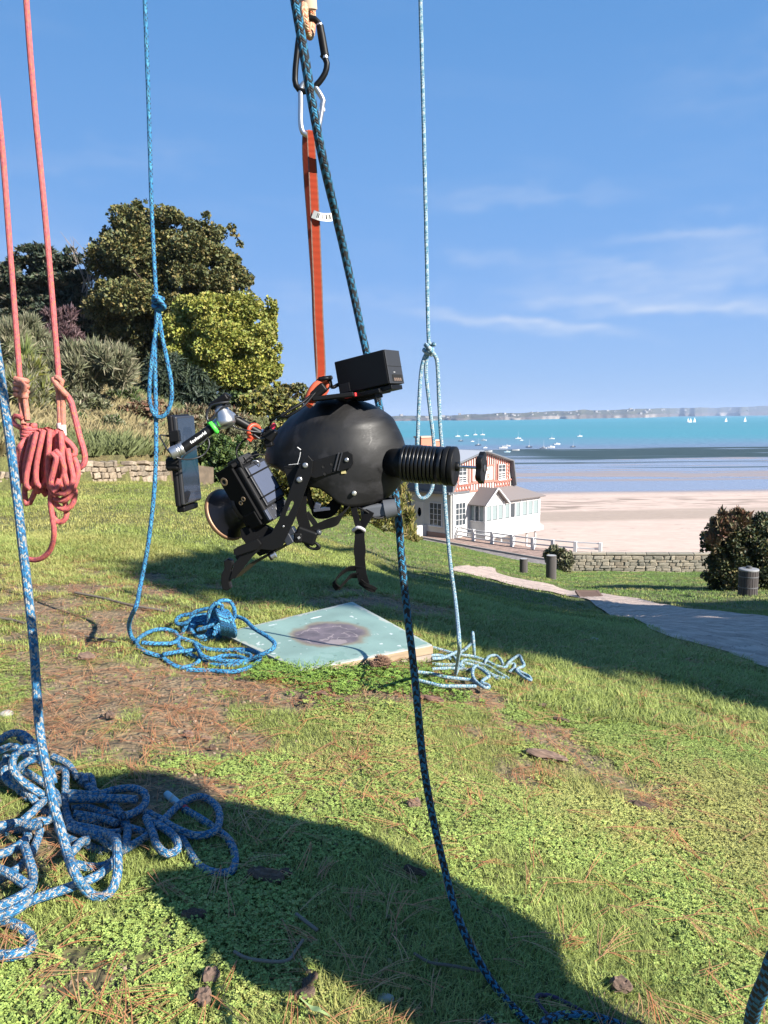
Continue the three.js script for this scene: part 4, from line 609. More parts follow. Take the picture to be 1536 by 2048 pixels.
// battery pack on the crown
{
  const ex = V(.862, .17, .48).normalize(), ez = V(-.455, -.02, .89), ey = V(0, 0, 0).crossVectors(ez, ex).normalize(); ez.crossVectors(ex, ey).normalize();
  const o = C1(1022, 165, .0);   // near vertical edge, mid height
  const t = thing('battery_pack', 'black battery box on top of the helmet with a red latch under it', 'battery', o.clone().add(V(-.06, -.035, -.02)));
  const B = (...a) => frameBox(o, ex, ey, ez, ...a);
  part(t, 'case', B(-.107, 0, -.031, .031, -.056, 0, .0022), blk([.007, .007, .008], .55));
  part(t, 'end_cover', B(.0006, .0022, -.0305, .0305, -.0555, -.0005, .0006), std([.028, .029, .032], .42));
  part(t, 'seam_line', B(.0021, .0028, .0005, .0012, -.055, -.001), std([.004, .004, .004], .9));
  part(t, 'contact_recess', B(.0018, .0028, -.027, -.014, -.05, -.012, .0004), std([.003, .003, .003], .9));
  for (let i = 0; i < 4; i++) part(t, 'contact', B(.0026, .0034, -.026, -.0205, -.044 + i * .0075, -.0395 + i * .0075), std([.62, .42, .30], .35, { metalness: .8 }));
  part(t, 'printed_mark', B(.0021, .0026, -.0105, -.0095, -.026, -.020), std([.5, .5, .5], .7));
  part(t, 'case_panel', B(-.104, -.082, -.028, -.012, .0001, .0006, .0002), std([.012, .012, .013], .6));
  part(t, 'mount_plate', B(-.055, .002, -.041, -.033, -.046, -.004, .001), blackAnod);
  part(t, 'quick_release', [B(-.113, -.02, -.043, -.035, -.04, .004, .0015), B(-.14, -.095, -.046, -.037, -.036, .0, .002)], blackAnod);
  part(t, 'red_latch', B(-.092, -.068, -.0405, -.0335, .003, .009, .001), std([.60, .03, .035], .45), 'red latch of the mount');
  part(t, 'foot', B(-.075, -.035, -.049, -.042, -.034, -.004, .001), blackPlastic);
  part(t, 'power_plug', tube([o.clone().addScaledVector(ex, -.106).addScaledVector(ey, -.01).addScaledVector(ez, -.005), o.clone().addScaledVector(ex, -.118).addScaledVector(ey, -.014), C1(757, 218, .008), C1(726, 222, .008)], .0036, { seg: 8 }), blackPlastic);
}
// counterweight
{
  const ax = V(.945, -.045, .32).normalize(), at = (x, y, s = 0) => C1(x, y, -.03).addScaledVector(ax, s);
  const o = at(1092, 602), R = 88 * PX;
  const t = thing('counterweight', 'stack of black discs on a threaded rod at the rear of the helmet', 'weight', o);
  part(t, 'hub', latheAlong(o.clone().addScaledVector(ax, -.026), ax, [[0, .0001], [0, R * .72], [.028, R * .8], [.034, R * .7], [.034, .0001]], 40), blackPlastic);
  const gloss = std([.006, .006, .0065], .3);
  for (let i = 0; i < 9; i++) { const s = .004 + i * .0074, k = 1 - .02 * Math.abs(i - 4) / 4; part(t, 'disc', latheAlong(o.clone().addScaledVector(ax, s), ax, [[0, .003], [0, R * k - .0012], [.0012, R * k], [.0048, R * k], [.006, R * k - .0014], [.0064, R * k - .004], [.0064, .003]], 48), gloss); }
  part(t, 'spacer', latheAlong(o.clone().addScaledVector(ax, .0706), ax, [[0, .003], [0, R * .99], [.009, R * .97], [.012, R * .86], [.0125, .003]], 48), gloss);
  for (const s of [.083, .0935]) part(t, 'end_disc', latheAlong(o.clone().addScaledVector(ax, s), ax, [[0, .003], [0, R - .001], [.0015, R * 1.02], [.0085, R * 1.02], [.0098, R - .0012], [.0098, .0001]], 48), blk([.006, .006, .0065], .5));
  const e = o.clone().addScaledVector(ax, .1033);
  part(t, 'nut', latheAlong(e, ax, [[0, .0085], [.005, .0085], [.007, .006], [.007, .0001]], 6), blackAnod);
  const prof = []; for (let i = 0; i < 44; i++) prof.push([i * .0011, i % 2 ? .0030 : .0024]); prof.unshift([0, .0001]); prof.push([.0484, .0001]);
  part(t, 'threaded_rod', latheAlong(e, ax, prof, 14), steel);
  const kn = e.clone().addScaledVector(ax, .043), kp = [], q = new THREE.Shape(); for (let i = 0; i < 60; i++) { const a = i / 60 * 6.2832, rr = .0255 + .0028 * Math.cos(a * 5); i ? q.lineTo(Math.cos(a) * rr, Math.sin(a) * rr) : q.moveTo(Math.cos(a) * rr, Math.sin(a) * rr); }
  const kg = new THREE.ExtrudeGeometry(q, { depth: .007, bevelEnabled: true, bevelSize: .0018, bevelThickness: .0018, bevelSegments: 3 }); kg.applyQuaternion(new THREE.Quaternion().setFromUnitVectors(V(0, 0, 1), ax)); kg.translate(kn.x, kn.y, kn.z);
  part(t, 'star_knob', kg, blackPlastic);
  part(t, 'knob_cap', latheAlong(kn.clone().addScaledVector(ax, .0088), ax, [[0, .0001], [0, .007], [.0016, .0062], [.002, .0001]], 16), std([.05, .05, .055], .35));
}
// camera below the front of the helmet
{
  const L = V(.48, -.88, 0).normalize(), N = V(.77, .42, .5).normalize(), S = V(0, 0, 0).crossVectors(L, N).normalize();
  const o = C1(418, 735, .032);   // near edge between the grip side and the rear, mid length
  const t = thing('digital_camera', 'black camera with a wide lens pointing down and a blue grey rear screen', 'camera', o.clone().add(V(-.03, -.02, -.02)));
  const B = (...a) => frameBox(o, L, N, S, ...a);
  part(t, 'body', B(-.052, .062, -.05, 0, -.074, -.004, .005), blk([.006, .006, .007], .6));
  part(t, 'cage', [B(-.06, .05, -.054, -.012, -.004, .002, .002), B(-.063, -.055, -.054, -.008, -.07, .002, .002)], blackMatte);
  for (const [l, n, r, br] of [[-.042, -.043, .0078, 1], [.006, -.034, .0042, 1], [.002, -.024, .0045, 1]]) { const c = o.clone().addScaledVector(L, l).addScaledVector(N, n).addScaledVector(S, .0022); part(t, 'cage_socket', latheAlong(c, S, [[0, r * .55], [.0004, r], [.0012, r], [.0016, r * .6], [.0, r * .5]], 20), std([.42, .30, .20], .4, { metalness: .7 }), 'brass ringed socket'); part(t, 'socket_hole', latheAlong(c, S, [[.0007, .0001], [.0008, r * .52]], 16), std([.004, .004, .004], .9)); }
  part(t, 'cage_bump', B(.03, .058, -.044, -.016, -.001, .004, .002), blackMatte);
  const sc = part(t, 'screen_panel', B(-.046, .034, 0, .0045, -.072, -.012, .0015), std([.02, .022, .028], .4));
  part(sc, 'screen_glass', B(-.041, .029, .0044, .0054, -.067, -.017, .0004), std([.075, .09, .135], .14));
  for (const l of [-.028, .016]) part(t, 'rubber_band', B(l - .0015, l + .0015, .0048, .0072, -.075, -.008, .0008), blackMatte);
  part(t, 'control_panel', B(.037, .061, 0, .0025, -.068, -.01, .001), std([.028, .03, .038], .5));
  const dc = o.clone().addScaledVector(L, .048).addScaledVector(N, .0026).addScaledVector(S, -.04);
  part(t, 'control_dial', latheAlong(dc, N, [[0, .0001], [0, .0105], [.0016, .0105], [.0016, .007], [.0008, .0066], [.0008, .0045], [.0014, .004], [.0014, .0001]], 28), std([.02, .022, .03], .35));
  for (const [l, s, r] of [[.036, -.062, .0022], [.042, -.059, .002], [.041, -.022, .0024], [.054, -.02, .0024], [.058, -.03, .0024], [.036, -.026, .002]]) part(t, 'button', latheAlong(o.clone().addScaledVector(L, l + .002).addScaledVector(N, .0024).addScaledVector(S, s), N, [[0, r], [.0012, r], [.0016, r * .7], [.0016, .0001]], 14), std([.05, .055, .075], .4));
  part(t, 'port_cover', B(.038, .058, -.004, .0012, -.012, -.003, .001), std([.05, .06, .09], .45));
  part(t, 'hot_shoe', [B(-.068, -.052, -.03, -.004, -.055, -.012, .002), B(-.064, -.053, -.006, .0, -.07, -.03, .001)], std([.02, .02, .022], .5));
  part(t, 'metal_ring', new THREE.TorusGeometry(.0075, .0012, 8, 20).rotateX(.5).translate(...C1(432, 606, .0).toArray()), metalSilver);
  const lc = o.clone().addScaledVector(N, -.05).addScaledVector(S, -.03).addScaledVector(L, .013), LN = N.clone().negate();
  part(t, 'lens_barrel', latheAlong(lc, LN, [[-.005, .0001], [-.005, .031], [.004, .032], [.006, .034], [.012, .0345], [.02, .0345], [.024, .036], [.034, .038], [.044, .042], [.050, .047], [.054, .0485]], 48), blk([.007, .0075, .011], .42));
  part(t, 'lens_marking', (() => { const g = new THREE.CylinderGeometry(.0352, .0350, .009, 24, 1, true, 0, .95); g.rotateY(2.2); g.applyQuaternion(new THREE.Quaternion().setFromUnitVectors(V(0, 1, 0), LN)); const c = lc.clone().addScaledVector(LN, .016); g.translate(c.x, c.y, c.z); return g; })(), std([.42, .40, .36], .6, { side: THREE.DoubleSide }), 'pale engraved band on the lens barrel');
  part(t, 'front_ring', latheAlong(lc, LN, [[.0535, .046], [.0535, .0495], [.055, .0515], [.0605, .0515], [.0625, .0498], [.0625, .045], [.0535, .044]], 56), std([.27, .155, .09], .45, { metalness: .4 }), 'brown filter ring');
  part(t, 'front_glass', (() => { const g = new THREE.SphereGeometry(.09, 32, 12, 0, 6.2832, 0, .52); g.translate(0, -.09 + .0655, 0); g.applyQuaternion(new THREE.Quaternion().setFromUnitVectors(V(0, 1, 0), LN)); g.translate(lc.x, lc.y, lc.z); return g; })(), std([.006, .007, .012], .05));
  part(t, 'lens_collar', latheAlong(lc, LN, [[-.004, .036], [.001, .0375], [.003, .0375], [.005, .035]], 40), blackAnod);
  part(t, 'usb_cable', [tube(px3([[372, 610, .02], [352, 580, .02], [345, 545, .015], [360, 515, .01], [395, 490, .0], [430, 475, -.005]], C1), .0017, { seg: 8 }), tube(px3([[385, 595, .01], [410, 572, .006], [440, 562, .0], [478, 565, -.01]], C1), .0013, { seg: 8 }), tube(px3([[378, 640, .02], [368, 615, .022], [362, 600, .022]], C1), .0034, { seg: 8 })], blackPlastic);
}
// articulated arm
{
  const t = thing('articulated_arm', 'black articulated arm with silver joints and a green band between helmet and phone', 'arm', C1(290, 400));
  const armMat = blk([.006, .006, .0065], .45);
  const a = C1(105, 535, .05), b = C1(250, 435, .03);
  part(t, 'arm_tube', cyl(a, b, .0088, .0088, 24), armMat);
  part(t, 'arm_tube', cyl(C1(335, 400, .02), C1(455, 468, .005), .008, .0075, 22), armMat);
  const ad = b.clone().sub(a).normalize();
  part(t, 'end_ferrule', latheAlong(C1(48, 560, .055), C1(106, 532, .05).sub(C1(48, 560, .055)), [[0, .0001], [0, .0098], [.002, .0112], [.013, .0112], [.0135, .0103], [.0145, .0103], [.015, .0112], [.0165, .0112], [.017, .0103], [.018, .0103], [.0185, .0112], [.024, .0105], [.0245, .0085]], 28), metalSilver);
  part(t, 'end_ferrule', latheAlong(b, ad, [[-.001, .0088], [.001, .0105], [.011, .0115], [.013, .0095], [.0135, .0001]], 26), metalSilver);
  part(t, 'elbow_joint', [latheAlong(C1(272, 345, .028), V(.35, -.9, .2), [[0, .0001], [0, .0115], [.008, .0128], [.018, .0138], [.026, .0165], [.034, .0162], [.038, .013], [.039, .0001]], 30), frameBox(C1(300, 385, .02), V(.8, -.55, 0), V(.55, .8, 0), V(0, 0, 1), -.016, .016, -.011, .011, -.012, .012, .007)], metalSilver);
  part(t, 'elbow_cap', latheAlong(C1(307, 412, .034), V(.3, -.6, .75), [[-.01, .013], [.002, .013], [.0035, .0115], [.0035, .009], [.0045, .0085], [.0045, .0001]], 28), metalSilver);
  part(t, 'wing_knob', [frameBox(C1(270, 330, .03), V(.85, .5, .1), V(-.5, .85, 0), V(-.08, 0, 1), -.019, .02, -.0045, .009, -.009, .009, .004), frameBox(C1(296, 308, .03), V(.5, .85, .1), V(-.85, .5, 0), V(-.08, 0, 1), -.012, .009, -.007, .006, -.009, .009, .003)], blackPlastic);
  part(t, 'green_band', (() => { const g = new THREE.TorusGeometry(.0105, .0024, 10, 26).scale(1, 1.25, 1.6); g.applyQuaternion(new THREE.Quaternion().setFromUnitVectors(V(0, 0, 1), ad)); const c = C1(238, 438, .033); g.translate(c.x, c.y, c.z); return g; })(), std([.09, .78, .07], .45), 'bright green band');
  part(t, 'red_ring', [new THREE.TorusGeometry(.0115, .0038, 10, 24).rotateY(.7).translate(...C1(425, 458, .012).toArray()), frameBox(C1(408, 488, .014), V(.8, -.6, 0), V(.6, .8, 0), V(0, 0, 1), -.004, .005, -.006, .006, -.004, .004, .002)], std([.60, .07, .03], .45), 'orange red ring');
  part(t, 'end_ball', [new THREE.SphereGeometry(.0085, 18, 12).translate(...C1(462, 468, .004).toArray()), cyl(C1(440, 458, .006), C1(470, 472, .002), .006, .0065, 16)], metalSilver);
  part(t, 'cable', [tube(px3([[215, 480, .03], [222, 520, .035], [200, 560, .04], [150, 582, .05], [95, 582, .055], [50, 560, .06], [15, 510, .05], [2, 475, .03], [30, 478, .02], [60, 475, .01]], C1), .0015, { seg: 8 }), tube(px3([[320, 340, .04], [285, 350, .042], [250, 385, .04], [220, 415, .04], [212, 380, .038], [230, 345, .04], [270, 330, .045], [310, 325, .04]], C1), .0021, { seg: 8 }), tube(px3([[300, 395, .035], [340, 440, .03], [400, 455, .03], [470, 465, .015]], C1), .0015, { seg: 8 }), tube(px3([[330, 400, .03], [360, 392, .025], [375, 410, .02], [350, 425, .02]], C1), .0012, { seg: 8 }), tube(px3([[230, 470, .035], [180, 520, .045], [120, 560, .055], [100, 580, .055]], C1), .0013, { seg: 8 }), tube(px3([[420, 470, .02], [450, 490, .015], [480, 485, .01], [500, 470, .005]], C1), .0022, { seg: 8 })], std([.02, .02, .022], .4));
  const font = await new FontLoader().loadAsync('fonts/droid/droid_sans_bold.typeface.json');
  const tg = new TextGeometry('feelworld', { font, size: .0052, depth: .0004, curveSegments: 2 }); tg.center();
  const ex = ad.clone(), ez = V(0, 0, 1).sub(ex.clone().multiplyScalar(ex.z)).normalize(), ey = V(0, 0, 0).crossVectors(ez, ex);
  tg.applyMatrix4(new THREE.Matrix4().makeBasis(ex, ey, ez).setPosition(a.clone().lerp(b, .46).addScaledVector(ez, .0089)));
  part(t, 'lettering', tg, std([.7, .7, .7], .6), 'small white lettering on the tube');
}
// phone
{
  const ex = V(.19, .0, -.98).normalize(), ey = V(-.05, .995, .02).normalize(), ez = V(0, 0, 0).crossVectors(ex, ey).normalize(); ex.crossVectors(ey, ez).normalize();   // ex across the screen, ez out of the screen
  const o = C1(132, 585, -.02);
  const t = thing('smartphone', 'phone in a black holder seen nearly edge on, its screen mirroring the sky', 'phone', o.clone());
  const B = (...a) => frameBox(o, ex, ey, ez, ...a);
  part(t, 'case', B(-.042, .034, -.083, .083, -.0165, -.006, .004), blk([.007, .0065, .008], .5));
  part(t, 'phone_body', B(-.039, .036, -.08, .08, -.007, .001, .003), std([.05, .05, .055], .35, { metalness: .4 }));
  part(t, 'screen', B(-.0365, .0335, -.0765, .0765, .0006, .0016, .0004), new THREE.MeshPhysicalMaterial({ color: lin(.012, .014, .018), roughness: .04, ior: 2.1 }));
  part(t, 'clamp', [B(-.012, .012, -.012, .012, -.03, -.0165, .004), frameBox(C1(62, 605, .03), V(1, 0, 0), V(0, 1, 0), V(0, 0, 1), -.012, .012, -.012, .012, -.014, .014, .006), B(-.03, .03, -.094, -.083, -.02, -.004, .003)], blackPlastic);
  part(t, 'plug', [frameBox(C1(68, 480, .03), V(1, .1, 0), V(-.1, 1, 0), V(0, 0, 1), -.009, .009, -.01, .01, -.007, .007, .002), cyl(C1(30, 478, .028), C1(62, 478, .03), .0022)], blackPlastic);
}

// ---------------------------------------------------------------- hatch on the lawn
{
  const top = EYE - 1.165, Q = hatchQuad, cx = Q.reduce((a, p) => a + p[0], 0) / 4, cd = Q.reduce((a, p) => a + p[1], 0) / 4;
  const t = thing('access_hatch', 'square pale green lid with a burnt brown patch on a low concrete box', 'hatch', V(cx, top, -cd));
  const prism = (k, y0, y1, bev) => { const s = new THREE.Shape(Q.map(([x, d]) => new THREE.Vector2(cx + (x - cx) * k, cd + (d - cd) * k))); const g = new THREE.ExtrudeGeometry(s, { depth: y1 - y0 - 2 * bev, bevelEnabled: bev > 0, bevelSize: bev, bevelThickness: bev, bevelSegments: 2, bevelOffset: -bev }); g.rotateX(-Math.PI / 2); g.translate(0, y0 + bev, 0); return g; };
  const conc = dataTex(256, 256, (u, v) => { const k = .55 + .2 * fbm(u * 8, v * 8, 4, 3, 8) + .06 * hash2(u * 256 | 0, v * 256 | 0, 4); return [k * 1.06, k * .97, k * .90]; }); conc.repeat.set(2, 2);
  part(t, 'concrete_box', prism(.985, top - .5, top - .035, 0), std([.72, .70, .68], .95, { map: conc, bumpMap: conc, bumpScale: .004 }));
  const wood = dataTex(256, 64, (u, v) => { const k = .6 + .25 * fbm(u * 4, v * 30, 4, 9, 4); return [k * 1.02, k * .90, k * .76]; }); wood.repeat.set(3, 3);
  part(t, 'wooden_frame', prism(1, top - .046, top - .006, .002), std([.62, .60, .56], .85, { map: wood }));
  // lid: uv spans the quad so that the stain keeps its place
  const n = 24, pos = [], uv = [], idx = [], k = .992;
  const P = (a, b) => { const q = (i, s) => Q[i][s]; const x = lerp(lerp(q(0, 0), q(1, 0), a), lerp(q(3, 0), q(2, 0), a), b), d = lerp(lerp(q(0, 1), q(1, 1), a), lerp(q(3, 1), q(2, 1), a), b); return [cx + (x - cx) * k, cd + (d - cd) * k]; };
  for (let j = 0; j <= n; j++) for (let i = 0; i <= n; i++) { const [x, d] = P(i / n, j / n); pos.push(x, top, -d); uv.push(i / n, j / n); }
  for (let j = 0; j < n; j++) for (let i = 0; i < n; i++) { const a = j * (n + 1) + i, b = a + n + 1; idx.push(a, b, a + 1, b, b + 1, a + 1); }
  const rimI = []; for (let i = 0; i < n; i++) rimI.push(i); for (let j = 0; j < n; j++) rimI.push(j * (n + 1) + n); for (let i = n; i > 0; i--) rimI.push(n * (n + 1) + i); for (let j = n; j > 0; j--) rimI.push(j * (n + 1));
  const b0 = pos.length / 3; rimI.forEach(i => { pos.push(pos[i * 3], top - .0055, pos[i * 3 + 2]); uv.push(uv[i * 2], uv[i * 2 + 1]); }); rimI.forEach((i, q) => { const j = rimI[(q + 1) % rimI.length], A = b0 + q, B = b0 + (q + 1) % rimI.length; idx.push(i, j, A, j, B, A); });
  const g = new THREE.BufferGeometry(); g.setAttribute('position', new THREE.Float32BufferAttribute(pos, 3)); g.setAttribute('uv', new THREE.Float32BufferAttribute(uv, 2)); g.setIndex(idx); g.computeVertexNormals();
  const lid = dataTex(512, 512, (u, v) => {
    const n1 = fbm(u * 6, v * 6, 5, 51), sp = hash2(u * 512 | 0, v * 512 | 0, 52), blot = fbm(u * 24, v * 24, 3, 53);
    let c = [.50, .60, .565].map(q => q * (.88 + .2 * n1 + .06 * (sp - .5))); if (blot > .80) c = c.map(q => lerp(q, .86, .7)); if (blot < .2) c = c.map(q => q * .88);
    const ed = Math.min(u, v, 1 - u, 1 - v); if (ed < .03 * fbm(u * 20, v * 20, 3, 59) * 2 - .006) c = c.map((q, i) => lerp(q, [.72, .70, .66][i], .65)); if (fbm(u * 3.5, v * 3.5, 4, 60) > .6) c = c.map((q, i) => q * [.93, .95, .94][i]);
    const r = Math.hypot((u - .53) / .24, (v - .50) / .24) + (fbm(u * 9, v * 9, 4, 54) - .5) * .42;
    const s = 1 - sstep(.78, 1.0, r), ring = sstep(.74, .9, r) * (1 - sstep(.95, 1.18, r));
    const brown = [.37, .325, .345].map((q, i) => q * (.8 + .5 * fbm(u * 18, v * 18, 4, 55)));
    c = c.map((q, i) => lerp(q, [.50, .42, .34][i], ring * .7)); c = c.map((q, i) => lerp(q, brown[i], s * .93));
    const crack = Math.abs(fbm(u * 7 + 3, v * 7, 4, 57) - .5) < .018 && r < .85 || Math.hypot((u - .47) / .09, (v - .66) / .05) + (fbm(u * 30, v * 30, 3, 58) - .5) < .8; if (crack) c = c.map((q, i) => lerp(q, [.62, .57, .56][i], .7));
    if (Math.hypot((u - .62) / .05, (v - .14) / .012) < 1 + .6 * (n1 - .5)) c = [.85, .88, .86];
    return c;
  }, true, false);
  part(t, 'lid', g, std([1, 1, 1], .6, { map: lid, side: THREE.DoubleSide }));
}

// ---------------------------------------------------------------- bark, cones, sticks, stones on the lawn
const barkTex = dataTex(128, 128, (u, v) => { const k = .45 + .4 * fbm(u * 5, v * 22, 4, 81, 5); return [k * 1.02, k * .92, k * .86]; });
function barkPiece(u, v, len, wid, th, turn, label, tone = 1, name = 'bark_piece', cat = 'bark', red = 1) {
  const p = gnd(u, v, .012), g = new THREE.IcosahedronGeometry(1, 3), a = g.attributes.position, q = V(0, 0, 0), s = Math.round(u * 7 + v);
  for (let i = 0; i < a.count; i++) { q.fromBufferAttribute(a, i); const n = .55 + .85 * noise2(q.x * 2.6 + s, q.z * 3.4 + q.y * 2, s) ; const groove = .6 + .75 * noise2(q.x * 1.6 + 9, q.z * 13 + q.y * 5, s + 3); a.setXYZ(i, q.x * len / 2 * (n * .4 + .65), clamp(q.y, -.55, .8) * th * .8 * n * groove, q.z * wid / 2 * n); }
  g.computeVertexNormals(); g.rotateY(turn); const b = thing(name, label, cat, p);
  const m = new THREE.Mesh(g, std([.36 * tone * red, .30 * tone, .26 * tone], .95, { map: barkTex })); m.name = 'bark'; m.position.y = th * .35; b.add(m); if (Math.abs(ground(p.x + .05, -p.z) - ground(p.x - .05, -p.z)) > 0) b.rotation.z = Math.atan((ground(p.x + .1, -p.z) - ground(p.x - .1, -p.z)) / .2);
  return b;
}
barkPiece(1092, 1514, .155, .05, .02, -.25, 'large grey curved piece of bark lying alone on sunny grass', 1.15);
barkPiece(862, 1400, .10, .035, .018, -.15, 'reddish brown bark strip just behind the black and blue rope, near the hatch', .8, 'bark_piece', 'bark', 1.2);
barkPiece(608, 1401, .055, .014, .012, -.6, 'short dark bark stick below the front corner of the hatch', .6);
barkPiece(1278, 1612, .07, .022, .016, -.3, 'dark broken bark chip right of the large grey bark piece', .55);
barkPiece(1122, 1441, .07, .02, .014, -.3, 'slim brown bark chip behind the large grey bark piece', .7);
barkPiece(826, 1610, .045, .03, .016, .5, 'small crumbled bark lump beside the black and blue rope', .8);
barkPiece(172, 1316, .07, .028, .02, .2, 'grey bark chip on bare needle-strewn soil left of the blue coil', 1);
barkPiece(218, 1434, .04, .026, .018, -.4, 'small grey bark lump on the bare soil below the blue coil', .75);
barkPiece(376, 1470, .045, .022, .012, -.5, 'pale grey bark flake on grass above the thick rope heap', 1.2);
barkPiece(412, 1478, .04, .02, .01, .1, 'grey bark flake beside the pale flake above the thick rope heap', 1);
barkPiece(425, 1497, .022, .018, .012, .3, 'tiny dark bark lump near the shaded edge above the rope heap', .5);
barkPiece(530, 1755, .085, .032, .02, -.2, 'long grey bark flake in the foreground shade', .8);
barkPiece(570, 1748, .035, .02, .012, .3, 'small bark chip beside the long flake in the foreground shade', .8);
barkPiece(388, 1832, .05, .022, .012, .1, 'dark bark flake in the shade below the thick rope end', .55);
barkPiece(420, 1958, .035, .028, .02, .6, 'crumbly grey bark lump on sunny clover at the shade edge', .9);
barkPiece(405, 2000, .03, .03, .02, .2, 'crumbly grey bark lump below the other on sunny clover', .8);
barkPiece(618, 1968, .045, .016, .016, 1.1, 'narrow upright bark sliver in the foreground shade', .7);
barkPiece(610, 1990, .04, .02, .014, .4, 'bark chip just below the narrow sliver in the shade', .75);
barkPiece(1085, 1412, .05, .014, .012, .4, 'thin bark sliver between the rope heap and the large bark', .7);
barkPiece(1145, 1400, .02, .01, .014, 1.2, 'tiny upright bark sliver behind the slim brown chip', .5);
barkPiece(640, 1388, .05, .02, .014, .2, 'brown bark crumb in the grass in front of the hatch', .65, 'bark_piece', 'bark', 1.15);
barkPiece(690, 1401, .04, .02, .012, .1, 'small brown bark crumb below the pine cone', .65, 'bark_piece', 'bark', 1.15);
barkPiece(830, 1745, .06, .02, .012, -.3, 'flat dark bark flake at the shade edge beside the rope', .5);
barkPiece(1240, 1975, .045, .03, .02, -.2, 'grey and brown bark lump at the tip of the shade', .8);
// pine cone beside the hatch: a body of overlapping scales
function pineCone(u, v, len, turn, label) {
  const p = gnd(u, v, 0), t = thing('pine_cone', label, 'pine cone', p), R = len * .36, m = std([.20, .115, .075], .85), core = latheAlong(V(0, 0, 0), V(0, 1, 0), [[0, .0001], [0, R * .5], [len * .35, R * .75], [len * .75, R * .5], [len, .0001]], 16);
  const lay = g => { g.rotateZ(Math.PI / 2 - .5); g.rotateY(turn); g.translate(0, R * .9, 0); return g; };
  const add = (n, g) => { const q = new THREE.Mesh(lay(g), m); q.name = n; t.add(q); };
  add('core', core);
  const sc = new THREE.ConeGeometry(R * .24, R * .5, 4); sc.scale(1, 1, .45); let k = 0;
  for (let y = .06; y < .95; y += .075) { const rr = R * (.55 + .5 * Math.sin(Math.PI * (.2 + y * .75))), nn = Math.max(4, Math.round(rr / R * 11)); for (let i = 0; i < nn; i++) { const a = i / nn * 6.283 + k * .4, g = sc.clone(); g.rotateX(1.1); g.translate(0, 0, rr); g.rotateY(a); g.translate(0, y * len, 0); add('scale', g); } k++; }
}
pineCone(778, 1341, .085, .3, 'brown pine cone against the concrete side of the hatch');
pineCone(742, 1338, .05, 2.2, 'small dark pine cone left of the larger cone by the hatch');
function twig(pts, r, label, tone = 1) { const P = pts.map(([u, v, l]) => gnd(u, v, l || .02)), t = thing('twig', label, 'twig', P[0]); part(t, 'stem', tube(P, r, { seg: 6, step: .01 }), std([.17 * tone, .14 * tone, .11 * tone], .9)); }
twig([[468, 1903], [490, 1915], [530, 1922], [575, 1921], [592, 1900], [606, 1880]], .0035, 'curved grey twig crossing from sunny clover into the shade', 1.2);
twig([[592, 1828], [610, 1842], [635, 1861]], .004, 'short straight grey twig in the middle of the foreground shade', 1.2);
twig([[828, 1907], [860, 1925], [895, 1930], [960, 1942]], .0032, 'thin brown twig in the shade beside the rope', .8);
twig([[150, 1185], [200, 1195], [260, 1210], [330, 1222]], .008, 'long fallen brown twig on the grass behind the blue coil', .8);
twig([[0, 1236], [25, 1240], [48, 1247]], .007, 'brown twig on bare soil left of the thick hanging rope', .7);
twig([[170, 1272], [200, 1278], [232, 1284]], .006, 'brown twig on the needle-strewn soil left of the blue coil', .65);
{ const P = [[600, 1995], [620, 2012], [642, 2022], [658, 2030]].map(([u, v], i) => gnd(u, v, [.05, .035, .045, .02][i])), t = thing('straw', 'single long pale curled straw at the lower shade edge', 'straw', P[0]); part(t, 'blade', ribbon(P, s => .012 * (1 - .6 * Math.abs(s - .4)), .0006, V(.3, .3, 1), { n: 20 }), std([.30, .40, .16], .6)); }
for (const [u, v, s, l] of [[12, 1430, .02, 'pale white stone on the bare soil at the thick rope'], [1186, 1282, .035, 'pale stone at the edge of the large tree shade'], [770, 2000, .013, 'small pale stone beside the narrow bark sliver']]) { const p = gnd(u, v, 0), t = thing('stone', l, 'stone', p), g = new THREE.IcosahedronGeometry(s, 2), a = g.attributes.position; for (let i = 0; i < a.count; i++) { const k = .75 + .5 * noise2(a.getX(i) * 60 + u, a.getZ(i) * 60 + a.getY(i) * 40, 5); a.setXYZ(i, a.getX(i) * k * 1.3, a.getY(i) * k * .6, a.getZ(i) * k); } g.computeVertexNormals(); const m = new THREE.Mesh(g, std([.36, .34, .31], .9)); m.name = 'rock'; m.position.y = s * .2; t.add(m); }

// ---------------------------------------------------------------- bollards, litter bin, grate
const darkWood = dataTex(128, 128, (u, v) => { const k = .5 + .3 * fbm(u * 20, v * 3, 4, 17, 20); return [k * 1.02, k * .98, k * .96]; });
function bollard(u, v, h, r, label) {
  const p = gnd(u, v, 0), t = thing('bollard', label, 'bollard', p, 'wooden bollards by the path');
  part(t, 'post', latheAlong(p, V(0, 1, 0), [[-.2, r], [h - .09, r], [h - .085, r * .93], [h - .07, r * .93], [h - .065, r], [h - .015, r], [h, r * .93], [h, .0001]], 28), std([.17, .165, .165], .85, { map: darkWood }));
  part(t, 'top_cap', latheAlong(p, V(0, 1, 0), [[h + .003, .0001], [h + .003, r * .9], [h + .001, r * .93]], 24), std([.34, .335, .33], .8));
}
bollard(1102, 1157, ground(0, 0) * 0 + .92, .2, 'dark round wooden bollard beside the small bush and stone wall');
bollard(1047, 1146, .62, .17, 'shorter dark bollard farther along the path near the promenade');
